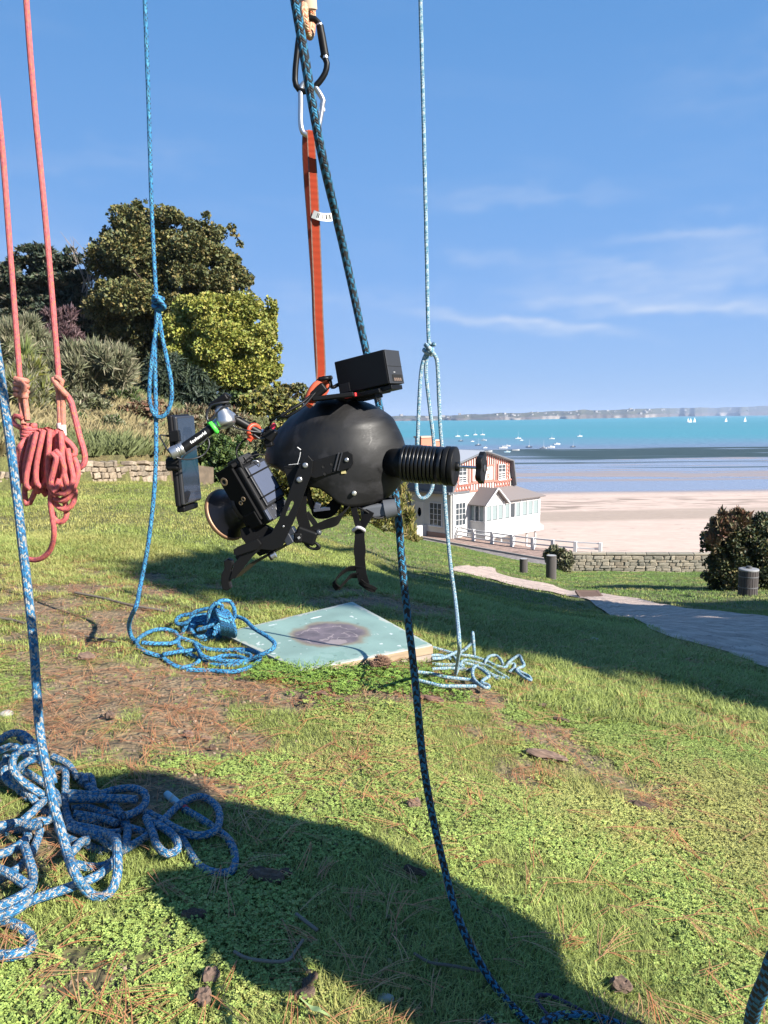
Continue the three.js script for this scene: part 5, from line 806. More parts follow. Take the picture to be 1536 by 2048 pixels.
{
  const p = gnd(1495, 1191, 0), d = -p.z, h = 62 / FPX * d * .93, r = 19 / FPX * d, t = thing('litter_bin', 'round grey slatted litter bin with a lid on the lawn by the dark bush', 'litter bin', p);
  part(t, 'drum', latheAlong(p, V(0, 1, 0), [[-.15, r * .86], [0, r * .88], [h * .93, r * .9]], 32), std([.10, .095, .095], .8));
  for (let i = 0; i < 22; i++) { const a = i / 22 * 6.2832, c = p.clone().add(V(Math.cos(a) * r * .92, 0, Math.sin(a) * r * .92)); part(t, 'slat', frameBox(c, V(-Math.sin(a), 0, Math.cos(a)), V(0, 1, 0), V(Math.cos(a), 0, Math.sin(a)), -r * .118, r * .118, .0, h * .9, -.01, r * .06, .006), std([.15, .14, .14], .85, { map: darkWood })); }
  for (const y of [.3, .68]) part(t, 'hoop', latheAlong(p, V(0, 1, 0), [[h * y, r * .97], [h * y, r * 1.0], [h * y + .03, r * 1.0], [h * y + .03, r * .97]], 32), std([.10, .10, .105], .6));
  part(t, 'lid', latheAlong(p, V(0, 1, 0), [[h * .9, r * .98], [h * .93, r * 1.03], [h * .965, r * 1.0], [h * .98, r * .7], [h * .985, .0001]], 36), std([.24, .24, .245], .6));
  part(t, 'lid_knob', latheAlong(p, V(0, 1, 0), [[h * .98, r * .3], [h * 1.04, r * .32], [h * 1.06, r * .25], [h * 1.06, .0001]], 20), std([.06, .06, .06], .6));
}
{
  const a = gnd(1150, 1191), b = gnd(1190, 1204), c = gnd(1215, 1199), t = thing('drain_grate', 'rusty brown slotted drain grate set across the path', 'grate', a.clone().lerp(b, .5));
  const ex = b.clone().sub(a).setY(0).normalize(), o = a.clone().lerp(c, .5), ez = V(-ex.z, 0, ex.x), y = ground(o.x, -o.z) + .05, L = .5, Wd = .3; o.y = y;
  part(t, 'frame', [frameBox(o, ex, V(0, 1, 0), ez, -L, L, -.05, .012, -Wd, -Wd + .06), frameBox(o, ex, V(0, 1, 0), ez, -L, L, -.05, .012, Wd - .06, Wd), frameBox(o, ex, V(0, 1, 0), ez, -L - .06, -L, -.05, .012, -Wd, Wd), frameBox(o, ex, V(0, 1, 0), ez, L, L + .06, -.05, .012, -Wd, Wd)], std([.16, .10, .075], .9));
  for (let i = 0; i < 14; i++) part(t, 'bar', frameBox(o, ex, V(0, 1, 0), ez, -L + .1 + i * (L * 2 - .2) / 13 - .04, -L + .1 + i * (L * 2 - .2) / 13 + .04, -.04, .008, -Wd + .06, Wd - .06), std([.19, .12, .09], .9));
}

// ---------------------------------------------------------------- stone walls
const stoneTex = dataTex(128, 128, (u, v) => { const k = .6 + .3 * fbm(u * 6, v * 6, 4, 37, 6) + .06 * hash2(u * 128 | 0, v * 128 | 0, 3); return [k * 1.0, k * .98, k * .93]; });
const stoneGeos = [0, 1, 2, 3, 4].map(s => { const g = new RoundedBoxGeometry(1, 1, 1, 1, .16), a = g.attributes.position; for (let i = 0; i < a.count; i++) { const x = a.getX(i), y = a.getY(i), z = a.getZ(i); a.setXYZ(i, x + (noise2(y * 3 + s * 9, z * 3, s) - .5) * .18, y + (noise2(x * 2 + s * 5, z * 3, s + 7) - .5) * .2, z + (noise2(x * 3 + s, y * 3, s + 3) - .5) * .2); } g.computeVertexNormals(); return g; });
function stonesOn(t, o, ex, ey, ez, L, H, hs, ws, mats, seed, depth = .16, profile = null, rough = .1) {
  const r = rngOf(seed); let y = 0, n = 0;
  while (y < H - .02) {
    const h = Math.min(H - y, hs * (.7 + .6 * r())); let x = -r() * ws * .4;
    while (x < L) { const w = ws * (.45 + 1.1 * r()), x1 = Math.min(L, x + w), x0 = Math.max(0, x); if (x1 - x0 > .05 && (!profile || y < profile((x0 + x1) / 2)) && n < 296) {
      const m = new THREE.Mesh(stoneGeos[(r() * 5) | 0], mats[(r() * mats.length) | 0]); m.name = 'stone'; n++;
      const c = o.clone().addScaledVector(ex, (x0 + x1) / 2).addScaledVector(ey, y + h / 2).addScaledVector(ez, (r() - .5) * .04);
      m.position.copy(c).sub(t.position); m.quaternion.setFromRotationMatrix(new THREE.Matrix4().makeBasis(ex, ey, ez)); m.rotateZ((r() - .5) * rough); m.scale.set((x1 - x0) * (.9 + .14 * r()), h * (.82 + .3 * r()), depth * (.85 + .4 * r())); t.add(m); } x += w; }
    y += h;
  }
}
{
  const a = W(1142, 1146, 50.5), b = W(1440, 1149, 48.5);
  const t = thing('stone_wall', 'long low wall of pale rubble stone with flat coping below the beach', 'wall', a);
  const flat = b.clone().sub(a), L = flat.length(), ex = flat.normalize(), ez = V(-ex.z, 0, ex.x).normalize(); if (ez.z < 0) ez.negate(); const ey = V(0, 0, 0).crossVectors(ez, ex).normalize();
  const topY = EYE - ray(1142, 1107).S * -a.z, H = topY - a.y - .1;
  part(t, 'mortar_core', frameBox(a, ex, ey, ez, 0, L, -.4, H, -.5, -.05), std([.24, .22, .19], .95, { map: stoneTex }));
  const mats = [[.58, .54, .47], [.50, .47, .41], [.64, .58, .49], [.45, .43, .38], [.56, .49, .41]].map(c => std(c, .95, { map: stoneTex }));
  stonesOn(t, a.clone().addScaledVector(ey, -.03), ex, ey, ez, L, H, .2, .5, mats, 91, .22);
  const r = rngOf(3); let x = -.1; while (x < L) { const w = .9 + r() * .7; part(t, 'coping_stone', frameBox(a, ex, ey, ez, x + .012, Math.min(L, x + w) - .012, H + .004, H + .13 + .02 * r(), -.58, .07, .03), mats[(r() * 5) | 0]); x += w; }
}
{
  // rubble retaining wall at the foot of the bank on the left
  const mats = [[.48, .39, .31], [.40, .33, .27], [.54, .45, .37], [.34, .29, .24]].map(c => std(c, .95, { map: stoneTex }));
  const foot = [-.53, -.47, -.4, -.337, -.285, -.25].map(X => { const d = table(hillFoot, X) - .05; return onGround(X * d, d); });
  const t = thing('retaining_wall', 'low rubble retaining wall at the foot of the grassy bank', 'wall', foot[2].clone());
  for (let i = 0; i < foot.length - 1; i++) {
    const a = foot[i], b = foot[i + 1], d = b.clone().sub(a), L = d.length(), ex = d.normalize(), ez = V(-ex.z, 0, ex.x).normalize(); if (ez.z < 0) ez.negate(); const ey = V(0, 0, 0).crossVectors(ez, ex).normalize();
    part(t, 'mortar_core', frameBox(a, ex, ey, ez, 0, L, -.3, .3, -.5, -.08), std([.26, .20, .15], .95, { map: stoneTex }));
    stonesOn(t, a.clone().addScaledVector(ey, -.06), ex, ey, ez, L, .42, .1, .14, mats, 40 + i, .2, s => .28 + .2 * noise2(s * 2.5, i, 8), .5);
  }
}

// ---------------------------------------------------------------- the house by the beach
const white = std([.52, .515, .50], .8), whiteTrim = std([.60, .60, .60], .6), redTimber = std([.42, .165, .125], .8), glass = std([.05, .06, .07], .08), curtain = std([.22, .27, .275], .3), roofTile = std([.18, .155, .15], .85), slate = std([.12, .125, .135], .7);
const zinc = std([.42, .43, .45], .5), creamW = std([.50, .485, .45], .85), brick = std([.42, .17, .11], .9);
{
  const C = W(903, 1068, 68), e1 = V(.72, 0, -.69).normalize(), nn = V(.69, 0, .72).normalize(), up = V(0, 1, 0);
  const base = V(C.x, EYE - 11.0, C.z);
  const t = thing('beach_house', 'white seaside house with red half timbered gable and glazed veranda', 'house', base);
  // local frame: s along the gable front, y up, n out of it
  const B = (x0, x1, y0, y1, z0, z1, r) => frameBox(base, e1, up, nn, x0, x1, y0, y1, z0, z1, r);
  const P3 = (s, y, n) => base.clone().addScaledVector(e1, s).addScaledVector(up, y).addScaledVector(nn, n);
  const prism = (pts, z0, z1) => { const s = new THREE.Shape(pts.map(p => new THREE.Vector2(...p))); const g = new THREE.ExtrudeGeometry(s, { depth: z1 - z0, bevelEnabled: false }); g.translate(0, 0, z0); g.applyMatrix4(new THREE.Matrix4().makeBasis(e1, up, nn).setPosition(base)); return g; };
  const Wd = 8.73, D = 6.4, y1 = 4.15, yS = 6.75, yA = 7.75;
  part(t, 'lower_wall', B(0, Wd, -2.6, y1, -D, 0), white);
  part(t, 'gable_wall', prism([[0, y1], [Wd, y1], [Wd, y1 + .4], [Wd - .35, yS], [Wd / 2, yA], [.35, yS], [0, y1 + .4]], -D + .1, -.05), white);
  // half timbering on the gable, each post and rail a piece
  const top = s => s < Wd / 2 ? lerp(yS, yA, (s - .35) / (Wd / 2 - .35)) : lerp(yA, yS, (s - Wd / 2) / (Wd / 2 - .35));
  const bar = (x0, x1, ya, yb, z = .05) => part(t, 'timber', B(x0, x1, ya, yb, -.05, z), redTimber);
  bar(0, Wd, y1 - .02, y1 + .16, .06); bar(.02, Wd - .02, y1 + .72, y1 + .86, .06);
  for (let i = 0; i <= 24; i++) { const s = .42 + i * (Wd - .84) / 24; const inWin = (s > .95 && s < 2.0) || (s > 6.65 && s < 7.75), inSign = s > 2.75 && s < 5.95; const w = .048; if (inWin) bar(s - w, s + w, y1 + 2.32, top(s) - .08); else if (inSign) bar(s - w, s + w, y1 + 2.34, top(s) - .08); else bar(s - w, s + w, y1 + .86, top(s) - .08); }
  for (let i = 0; i < 22; i++) { const s = .25 + i * (Wd - .5) / 21; bar(s - .035, s + .035, y1 + .16, y1 + .72, .045); }
  for (const [s0, s1] of [[.35, 2.5], [6.3, 8.4]]) for (let i = 0; i < 5; i++) { const a = P3(s0 + (s1 - s0) * i / 5, y1 + .16, 0), b = P3(s0 + (s1 - s0) * (i + 1) / 5, y1 + .72, 0), c = P3(s0 + (s1 - s0) * i / 5, y1 + .72, 0), d = P3(s0 + (s1 - s0) * (i + 1) / 5, y1 + .16, 0); part(t, 'timber_brace', cyl(a, b, .05, .05, 5), redTimber); part(t, 'timber_brace', cyl(c, d, .05, .05, 5), redTimber); }
  for (let i = 0; i < 5; i++) part(t, 'timber_brace', cyl(P3(7.9, y1 + .95 + i * .32, 0), P3(8.35, y1 + 1.25 + i * .32, 0), .055, .055, 5), redTimber);
  // sign panel between the windows
  const sg = part(t, 'sign_panel', B(2.85, 5.85, y1 + .95, y1 + 2.2, -.05, .03), white);
  for (const q of [[2.72, 5.98, y1 + 2.2, y1 + 2.36], [2.72, 5.98, y1 + .86, y1 + .98], [2.72, 2.86, y1 + .86, y1 + 2.3], [5.84, 5.98, y1 + .86, y1 + 2.3]]) bar(...q, .07);
  const font = await new FontLoader().loadAsync('fonts/droid/droid_sans_bold.typeface.json');
  for (const [str, s, y, sz] of [['ACE', 4.72, y1 + 1.82, .30], ['A', 4.62, y1 + 1.52, .18], ['N', 3.05, y1 + 1.04, .46], ['R', 4.92, y1 + 1.04, .52]]) { const g = new TextGeometry(str, { font, size: sz, depth: .02, curveSegments: 3 }); g.applyMatrix4(new THREE.Matrix4().makeBasis(e1, up, nn).setPosition(P3(s, y, .032))); part(sg, 'lettering', g, redTimber); }
  function windowAt(x0, x1, ya, yb, cols, rows, rail, Bx = B, n0 = 0, frameMat = whiteTrim) {
    const wn = part(t, 'window', Bx(x0, x1, ya, yb, n0 - .12, n0 + .01), glass); const f = .06;
    part(wn, 'window_frame', [Bx(x0 - f, x0, ya - f, yb + f, n0 - .1, n0 + .05), Bx(x1, x1 + f, ya - f, yb + f, n0 - .1, n0 + .05), Bx(x0, x1, yb, yb + f, n0 - .1, n0 + .05), Bx(x0, x1, ya - f, ya, n0 - .1, n0 + .05)], frameMat);
    for (let i = 1; i < cols; i++) { const s = lerp(x0, x1, i / cols); part(wn, 'mullion', Bx(s - .028, s + .028, ya, yb, n0, n0 + .04), frameMat); }
    for (let i = 1; i < rows; i++) { const y = lerp(ya, yb, i / rows); part(wn, 'glazing_bar', Bx(x0, x1, y - .018, y + .018, n0 + .002, n0 + .035), frameMat); }
    part(wn, 'sill', Bx(x0 - .12, x1 + .12, ya - f - .09, ya - f, n0 - .05, n0 + .14), frameMat);
    if (rail) for (let i = 0; i < 3; i++) part(wn, 'rail', Bx(x0, x1, ya + .12 + i * .2, ya + .18 + i * .2, n0 + .06, n0 + .1), whiteTrim);
    return wn;
  }
  for (const s of [.98, 6.7]) { windowAt(s, s + .98, y1 + .95, y1 + 2.25, 2, 4, true); bar(s - .16, s - .06, y1 + .86, y1 + 2.4, .07); bar(s + 1.04, s + 1.14, y1 + .86, y1 + 2.4, .07); }
  windowAt(.55, 1.85, 1.25, 3.25, 3, 4, false);
  part(t, 'downpipe', cyl(P3(.14, -.3, .08), P3(.14, y1, .08), .05, .05, 8), whiteTrim);
  // roofs: shallow upper slopes, steep lower slopes
  const slab = (a, b, c, d, th, m, nm = 'roof') => { const g = new THREE.BufferGeometry(), q = [a, b, c, d], nrm = V(0, 0, 0).crossVectors(b.clone().sub(a), d.clone().sub(a)).normalize().multiplyScalar(th), p = []; q.forEach(v => p.push(v.x, v.y, v.z)); q.forEach(v => p.push(v.x - nrm.x, v.y - nrm.y, v.z - nrm.z)); g.setAttribute('position', new THREE.Float32BufferAttribute(p, 3)); g.setIndex([0, 1, 2, 0, 2, 3, 4, 6, 5, 4, 7, 6, 0, 4, 5, 0, 5, 1, 1, 5, 6, 1, 6, 2, 2, 6, 7, 2, 7, 3, 3, 7, 4, 3, 4, 0]); const h = g.toNonIndexed(); h.computeVertexNormals(); return part(t, nm, h, m); };
  const fo = .35, bo = -D - .2;
  const rf = slab(P3(Wd / 2, yA + .12, fo), P3(Wd / 2, yA + .12, bo), P3(.2, yS + .06, bo), P3(.2, yS + .06, fo), .12, zinc);
  slab(P3(Wd / 2, yA + .12, bo), P3(Wd / 2, yA + .12, fo), P3(Wd - .2, yS + .06, fo), P3(Wd - .2, yS + .06, bo), .12, zinc);
  slab(P3(.2, yS + .05, fo), P3(.2, yS + .05, bo), P3(-.25, y1 + .2, bo), P3(-.25, y1 + .2, fo), .12, slate);
  slab(P3(Wd - .2, yS + .05, bo), P3(Wd - .2, yS + .05, fo), P3(Wd + .3, y1 + .2, fo), P3(Wd + .3, y1 + .2, bo), .12, slate);
  for (const [a, b] of [[P3(.2, yS, fo + .02), P3(Wd / 2, yA + .06, fo + .02)], [P3(Wd / 2, yA + .06, fo + .02), P3(Wd - .2, yS, fo + .02)], [P3(Wd - .2, yS, fo + .02), P3(Wd + .28, y1 + .25, fo + .02)]]) part(t, 'barge_board', cyl(a, b, .09, .09, 6), a.y < yS + .1 && b.y < yS ? slate : whiteTrim);
  for (const [s, n, h] of [[1.6, -4.9, 9.3], [3.6, -5.6, 8.9]]) { const ch = part(t, 'chimney', B(s - .75, s + .75, 5.5, h - .25, n - .4, n + .4), brick); part(ch, 'chimney_cap', B(s - .85, s + .85, h - .25, h - .1, n - .5, n + .5), std([.5, .36, .27], .9)); }
  // left wing facing the hill
  const e2 = V(-.69, 0, -.72).normalize(), n2 = V(-.72, 0, .69).normalize(), b2 = P3(0, 0, 0);
  const B2 = (x0, x1, ya, yb, z0, z1, r) => frameBox(b2, e2, up, n2, x0, x1, ya, yb, z0, z1, r);
  part(t, 'wing_wall', B2(.05, 9.5, -1.2, y1 + .05, -2.5, .06), creamW);
  part(t, 'wing_plinth', B2(.3, 3.0, -1.2, .55, .06, .12), std([.22, .15, .12], .9));
  part(t, 'wing_roof', [B2(-.1, 9.7, y1 - .03, y1 + .16, -2.4, .5), frameBox(b2, e2, up.clone().multiplyScalar(.8).addScaledVector(n2, -.6), n2.clone().multiplyScalar(.8).addScaledVector(up, .6), -.1, 9.7, 5.0 - 1.58, 5.1 - 1.58 + 1.0, 2.45, 2.6)], slate);
  windowAt(1.15, 2.55, 1.2, 3.2, 3, 4, false, B2, .06); windowAt(4.9, 6.2, 1.2, 3.2, 3, 4, false, B2, .06);
  const dr = part(t, 'door', B2(3.35, 4.35, .7, 3.2, .0, .09), std([.60, .57, .53], .6)); part(dr, 'oval_pane', (() => { const g = new THREE.CylinderGeometry(.28, .28, .03, 20); g.rotateX(Math.PI / 2); g.scale(.8, 1.5, 1); g.applyMatrix4(new THREE.Matrix4().makeBasis(e2, up, n2).setPosition(b2.clone().addScaledVector(e2, 3.85).addScaledVector(up, 2.25).addScaledVector(n2, .1))); return g; })(), glass); part(dr, 'handle', B2(4.2, 4.26, 1.65, 1.85, .09, .14), steel);
  for (let i = 0; i < 4; i++) part(t, 'door_step', B2(3.2 - .0, 4.5, -.3 + i * .25, -.05 + i * .25, .06, 1.3 - i * .3), creamW);
  for (const x of [2.95, 4.55]) part(t, 'step_wall', B2(x, x + .18, -.4, 1.15, .06, 1.4), white);
  // veranda on the seaward front
  const k0 = 2.54, k1 = 10.95, o = 1.75, yF = .45, yE = 3.25;
  part(t, 'veranda_floor', [B(k0 - .35, k1 + .2, yF - .45, yF, .02, o + .35), B(k0 - .15, k1 + .05, yF, yF + .1, .02, o + .2)], white);
  part(t, 'veranda_parapet', [B(k0, k1, yF + .1, yF + 1.05, o - .1, o), B(k0, k0 + .1, yF + .1, yF + 1.05, .02, o - .1), B(k1 - .1, k1, yF + .1, yF + 1.05, -1.5, o - .1), B(Wd + .01, k1, yF - .3, yF + .1, -1.6, .02)], white);
  part(t, 'veranda_sill', [B(k0 - .05, k1 + .05, yF + 1.05, yF + 1.14, o - .14, o + .06), B(k0 - .05, k0 + .14, yF + 1.05, yF + 1.14, .02, o - .14)], whiteTrim);
  part(t, 'veranda_lintel', [B(k0, k1, yE - .32, yE, o - .1, o), B(k0, k0 + .1, yE - .32, yE, .02, o - .1), B(k1 - .1, k1, yE - .32, yE, -1.5, o - .1)], white);
  const posts = [k0 + .06, 5.3, 7.95, k1 - .06]; for (const s of posts) part(t, 'veranda_post', B(s - .09, s + .09, yF, yE, o - .12, o + .05), whiteTrim);
  const bays = [[k0 + .15, 5.21], [5.39, 7.86], [8.04, k1 - .15]];
  for (const [a, b] of bays) for (let i = 0; i < 3; i++) { const w = (b - a) / 3, x0 = a + i * w + .06, x1 = a + (i + 1) * w - .06; const pn = part(t, 'veranda_pane', B(x0, x1, yF + 1.2, yE - .36, o - .07, o - .04), i === 1 && a > 5 && a < 7 ? glass : curtain); part(pn, 'pane_frame', [B(x0 - .06, x0 + .02, yF + 1.14, yE - .32, o - .09, o + .02), B(x1 - .02, x1 + .06, yF + 1.14, yE - .32, o - .09, o + .02)], whiteTrim); }
  for (let i = 0; i < 3; i++) { const x0 = .12 + i * .52; const pn = part(t, 'veranda_pane', B(k0 + .04, k0 + .07, yF + 1.2, yE - .36, x0, x0 + .42), i === 1 ? glass : curtain); part(pn, 'pane_frame', B(k0 - .01, k0 + .09, yF + 1.14, yE - .32, x0 + .42, x0 + .5), whiteTrim); }
  part(t, 'boarding', Array.from({ length: 30 }, (_, i) => B(k0 + .2 + i * .28, k0 + .22 + i * .28, yF + .16, yF + 1.02, o, o + .012)), std([.6, .6, .6], .8)).userData.kind = 'stuff';
  const ga = (k0 + 5.3) / 2, gy = yE + 1.3;
  const gable = prism([[k0 + .05, yE], [5.25, yE], [ga, gy - .1]], o - .08, o); part(t, 'veranda_gable', gable, white);
  slab(P3(ga, gy, o + .4), P3(ga, gy, -.3), P3(k0 - .35, yE - .18, -.3), P3(k0 - .35, yE - .18, o + .4), .08, roofTile, 'veranda_roof');
  slab(P3(ga, gy, -.3), P3(ga, gy, o + .4), P3(5.65, yE - .18, o + .4), P3(5.65, yE - .18, -.3), .08, roofTile, 'veranda_roof');
  part(t, 'barge_board', cyl(P3(ga, gy - .02, o + .42), P3(k0 - .35, yE - .2, o + .42), .08, .08, 6), whiteTrim); part(t, 'barge_board', cyl(P3(ga, gy - .02, o + .42), P3(5.65, yE - .2, o + .42), .08, .08, 6), whiteTrim);
  for (let i = 0; i < 5; i++) part(t, 'gable_strut', cyl(P3(ga - .8 + i * .4, yE + .05, o + .03), P3(ga - .8 + i * .4 + .06, yE + .95 - Math.abs(i - 2) * .32, o + .03), .03, .03, 5), std([.55, .52, .5], .8));
  slab(P3(5.3, yE + 1.0, .0), P3(Wd + .5, yE + 1.0, .0), P3(k1 + .45, yE - .02, o + .4), P3(5.2, yE - .02, o + .4), .09, roofTile, 'veranda_roof');
  slab(P3(Wd + .5, yE + 1.0, .0), P3(Wd + .5, yE + 1.0, -1.6), P3(k1 + .45, yE - .02, -1.7), P3(k1 + .45, yE - .02, o + .4), .09, roofTile, 'veranda_roof');
  for (const s of [5.2, 7.2, 9.2, 10.6]) part(t, 'stilt', B(s - .07, s + .07, -3.2, yF - .45, o - .3, o - .16), whiteTrim);
  for (const s of [9.2, 10.6]) part(t, 'stilt', B(s - .07, s + .07, -3.2, yF - .45, -1.3, -1.16), whiteTrim);
  for (const s of [5.2, 9.2]) part(t, 'stilt_brace', B(s, s + (s < 6 ? 2.0 : 1.4), -1.6, -1.5, o - .26, o - .2), whiteTrim);
}

// ---------------------------------------------------------------- promenade road, pavement, white railing
{
  const Y = EYE - 11.0, at = (u, v, y = Y) => { const r = ray(u, v), d = (EYE - y) / r.S; return V(r.X * d, y, -d); };
  // near edge, kerb line, railing line as seen below the house
  const near = [[700, 1066], [800, 1083], [850, 1092], [930, 1106], [1010, 1122], [1080, 1136], [1140, 1146], [1250, 1160], [1420, 1180]].map(p => at(...p));
  const kerb = [[700, 1053], [800, 1069], [850, 1078], [930, 1093], [1010, 1107], [1080, 1119], [1140, 1127], [1250, 1138], [1420, 1150]].map(p => at(...p));
  const rail = [[700, 1040], [800, 1054], [850, 1063], [905, 1076], [946.7, 1085], [984, 1090.5], [1023.7, 1096.5], [1065, 1102.5], [1105, 1107], [1150, 1111], [1200, 1114], [1260, 1117], [1430, 1124]].map(p => at(...p));
  const strip = (A, Bq, y0, y1, n, tex) => { const a = new THREE.CatmullRomCurve3(A, false, 'centripetal'), b = new THREE.CatmullRomCurve3(Bq, false, 'centripetal'), pos = [], uv = [], idx = []; for (let i = 0; i <= 70; i++) for (let j = 0; j <= n; j++) { const p = a.getPoint(i / 70).lerp(b.getPoint(i / 70), j / n); pos.push(p.x, lerp(y0, y1, j / n), p.z); uv.push(p.x / 3, p.z / 3); } for (let i = 0; i < 70; i++) for (let j = 0; j < n; j++) { const q = i * (n + 1) + j, w = q + n + 1; idx.push(q, w, q + 1, w, w + 1, q + 1); } const g = new THREE.BufferGeometry(); g.setAttribute('position', new THREE.Float32BufferAttribute(pos, 3)); g.setAttribute('uv', new THREE.Float32BufferAttribute(uv, 2)); g.setIndex(idx); g.computeVertexNormals(); return g; };
  const shift = (L, dy) => L.map(p => p.clone().setY(p.y + dy));
  soloStruct('promenade_road', strip(near, kerb, Y, Y, 3), std([.42, .40, .39], .9, { map: asphaltMap, side: THREE.DoubleSide }));
  soloStruct('kerb', [strip(kerb, kerb, Y - .05, Y + .14, 1), strip(kerb, kerb.map((p, i) => p.clone().lerp(rail[i] || p, .06)), Y + .14, Y + .14, 1)], std([.30, .29, .27], .9, { side: THREE.DoubleSide }));
  const rl = rail.slice(0, 9); // pavement matches kerb samples
  soloStruct('pavement', strip(kerb, [...rail.slice(0, 3), rail[4], rail[6], rail[7], rail[9], rail[11], rail[12]].map(p => p.clone().lerp(V(p.x, p.y, p.z - 1.5), 1)), Y + .136, Y + .136, 4), std([.60, .45, .38], .9, { map: asphaltMap, side: THREE.DoubleSide }));
  const outer = [...rail.slice(0, 3), rail[4], rail[6], rail[7], rail[9], rail[11], rail[12]].map(p => V(p.x, p.y, p.z - 1.5));
  soloStruct('sea_wall', strip(outer, outer, Y + .136, Y - 3.6, 2), std([.40, .36, .32], .9, { map: stoneTex, side: THREE.DoubleSide }));
  // railing: posts from the house corner along the edge
  const pts = rail.slice(3); const fence = (list, h, label, rails) => {
    const t = thing('railing', label, 'railing', list[0].clone().setY(Y), 'white promenade railings');
    const mk = std([.60, .595, .59], .75);
    list.forEach((p, i) => { const q = list[Math.min(i + 1, list.length - 1)].clone().sub(list[Math.max(i - 1, 0)]).setY(0).normalize(), z = V(-q.z, 0, q.x); part(t, 'post', frameBox(p.clone().setY(Y + .14), q, V(0, 1, 0), z, -.13, .13, 0, h + .05, -.12, .12, .02), mk); });
    for (let i = 0; i < list.length - 1; i++) { const a = list[i], b = list[i + 1], d = b.clone().sub(a), L = d.length(); d.normalize(); const z = V(-d.z, 0, d.x); for (const y of rails) part(t, 'rail', frameBox(a.clone().setY(Y + .14), d, V(0, 1, 0), z, .13, L - .13, y * h - .05, y * h + .05, -.05, .05), mk); }
  };
  fence(pts.slice(0, 4), .98, 'white concrete railing with thick posts directly below the veranda', [.25, .62, .95]);
  fence(pts.slice(3, 8).map(p => V(p.x, p.y, p.z)), .95, 'thinner white railing running on along the beach behind the stone wall', [.5, .97]);
}

// ---------------------------------------------------------------- boats
function boat(u, v, len, kind, label, turn) {
  const r = ray(u, v), d = 14.45 / r.S, p = V(r.X * d, SEA + .03, -d), t = thing('boat', label, 'boat', p, 'boats moored off the beach');
  const pos = [], idx = [], n = 12; // hull: stations from stern to bow
  for (let i = 0; i <= n; i++) { const s = i / n, w = .19 * len * Math.pow(Math.max(0, 1 - Math.pow(s, 2.6)), .6) + .004, sh = .14 * len * (1 + .35 * s * s), x = (s - .5) * len; pos.push(x, sh, -w, x, .02 * len * s, -w * .72, x, -.03 * len, 0, x, .02 * len * s, w * .72, x, sh, w, x, sh * .94, 0); }
  for (let i = 0; i < n; i++) for (let k = 0; k < 6; k++) { const a = i * 6 + k, b = i * 6 + (k + 1) % 6; idx.push(a, b, a + 6, b, b + 6, a + 6); }
  idx.push(0, 1, 2, 0, 2, 3, 0, 3, 4, 0, 4, 5);
  let g = new THREE.BufferGeometry(); g.setAttribute('position', new THREE.Float32BufferAttribute(pos, 3)); g.setIndex(idx); g = g.toNonIndexed(); g.computeVertexNormals();
  const rot = q => { q.rotateY(turn); q.translate(p.x, p.y, p.z); return q; }, hull = kind === 2 ? std([.05, .06, .09], .5, { side: THREE.DoubleSide }) : kind === 3 ? std([.42, .62, .74], .5, { side: THREE.DoubleSide }) : std([.58, .58, .58], .5, { side: THREE.DoubleSide });
  part(t, 'hull', rot(g), hull);
  if (kind !== 4) { const c = new RoundedBoxGeometry(len * .3, len * .14, len * .24, 1, len * .02); c.translate(-.02 * len, .2 * len, 0); part(t, 'cabin', rot(c), std([.7, .7, .7], .5)); const w = new THREE.BoxGeometry(len * .305, len * .05, len * .245); w.translate(-.02 * len, .22 * len, 0); part(t, 'cabin_window', rot(w), glass); }
  if (kind === 1 || kind === 2) { const m = new THREE.CylinderGeometry(.006 * len, .008 * len, len * 1.1, 6); m.translate(.05 * len, .65 * len, 0); part(t, 'mast', rot(m), std([.75, .75, .75], .4)); }
}
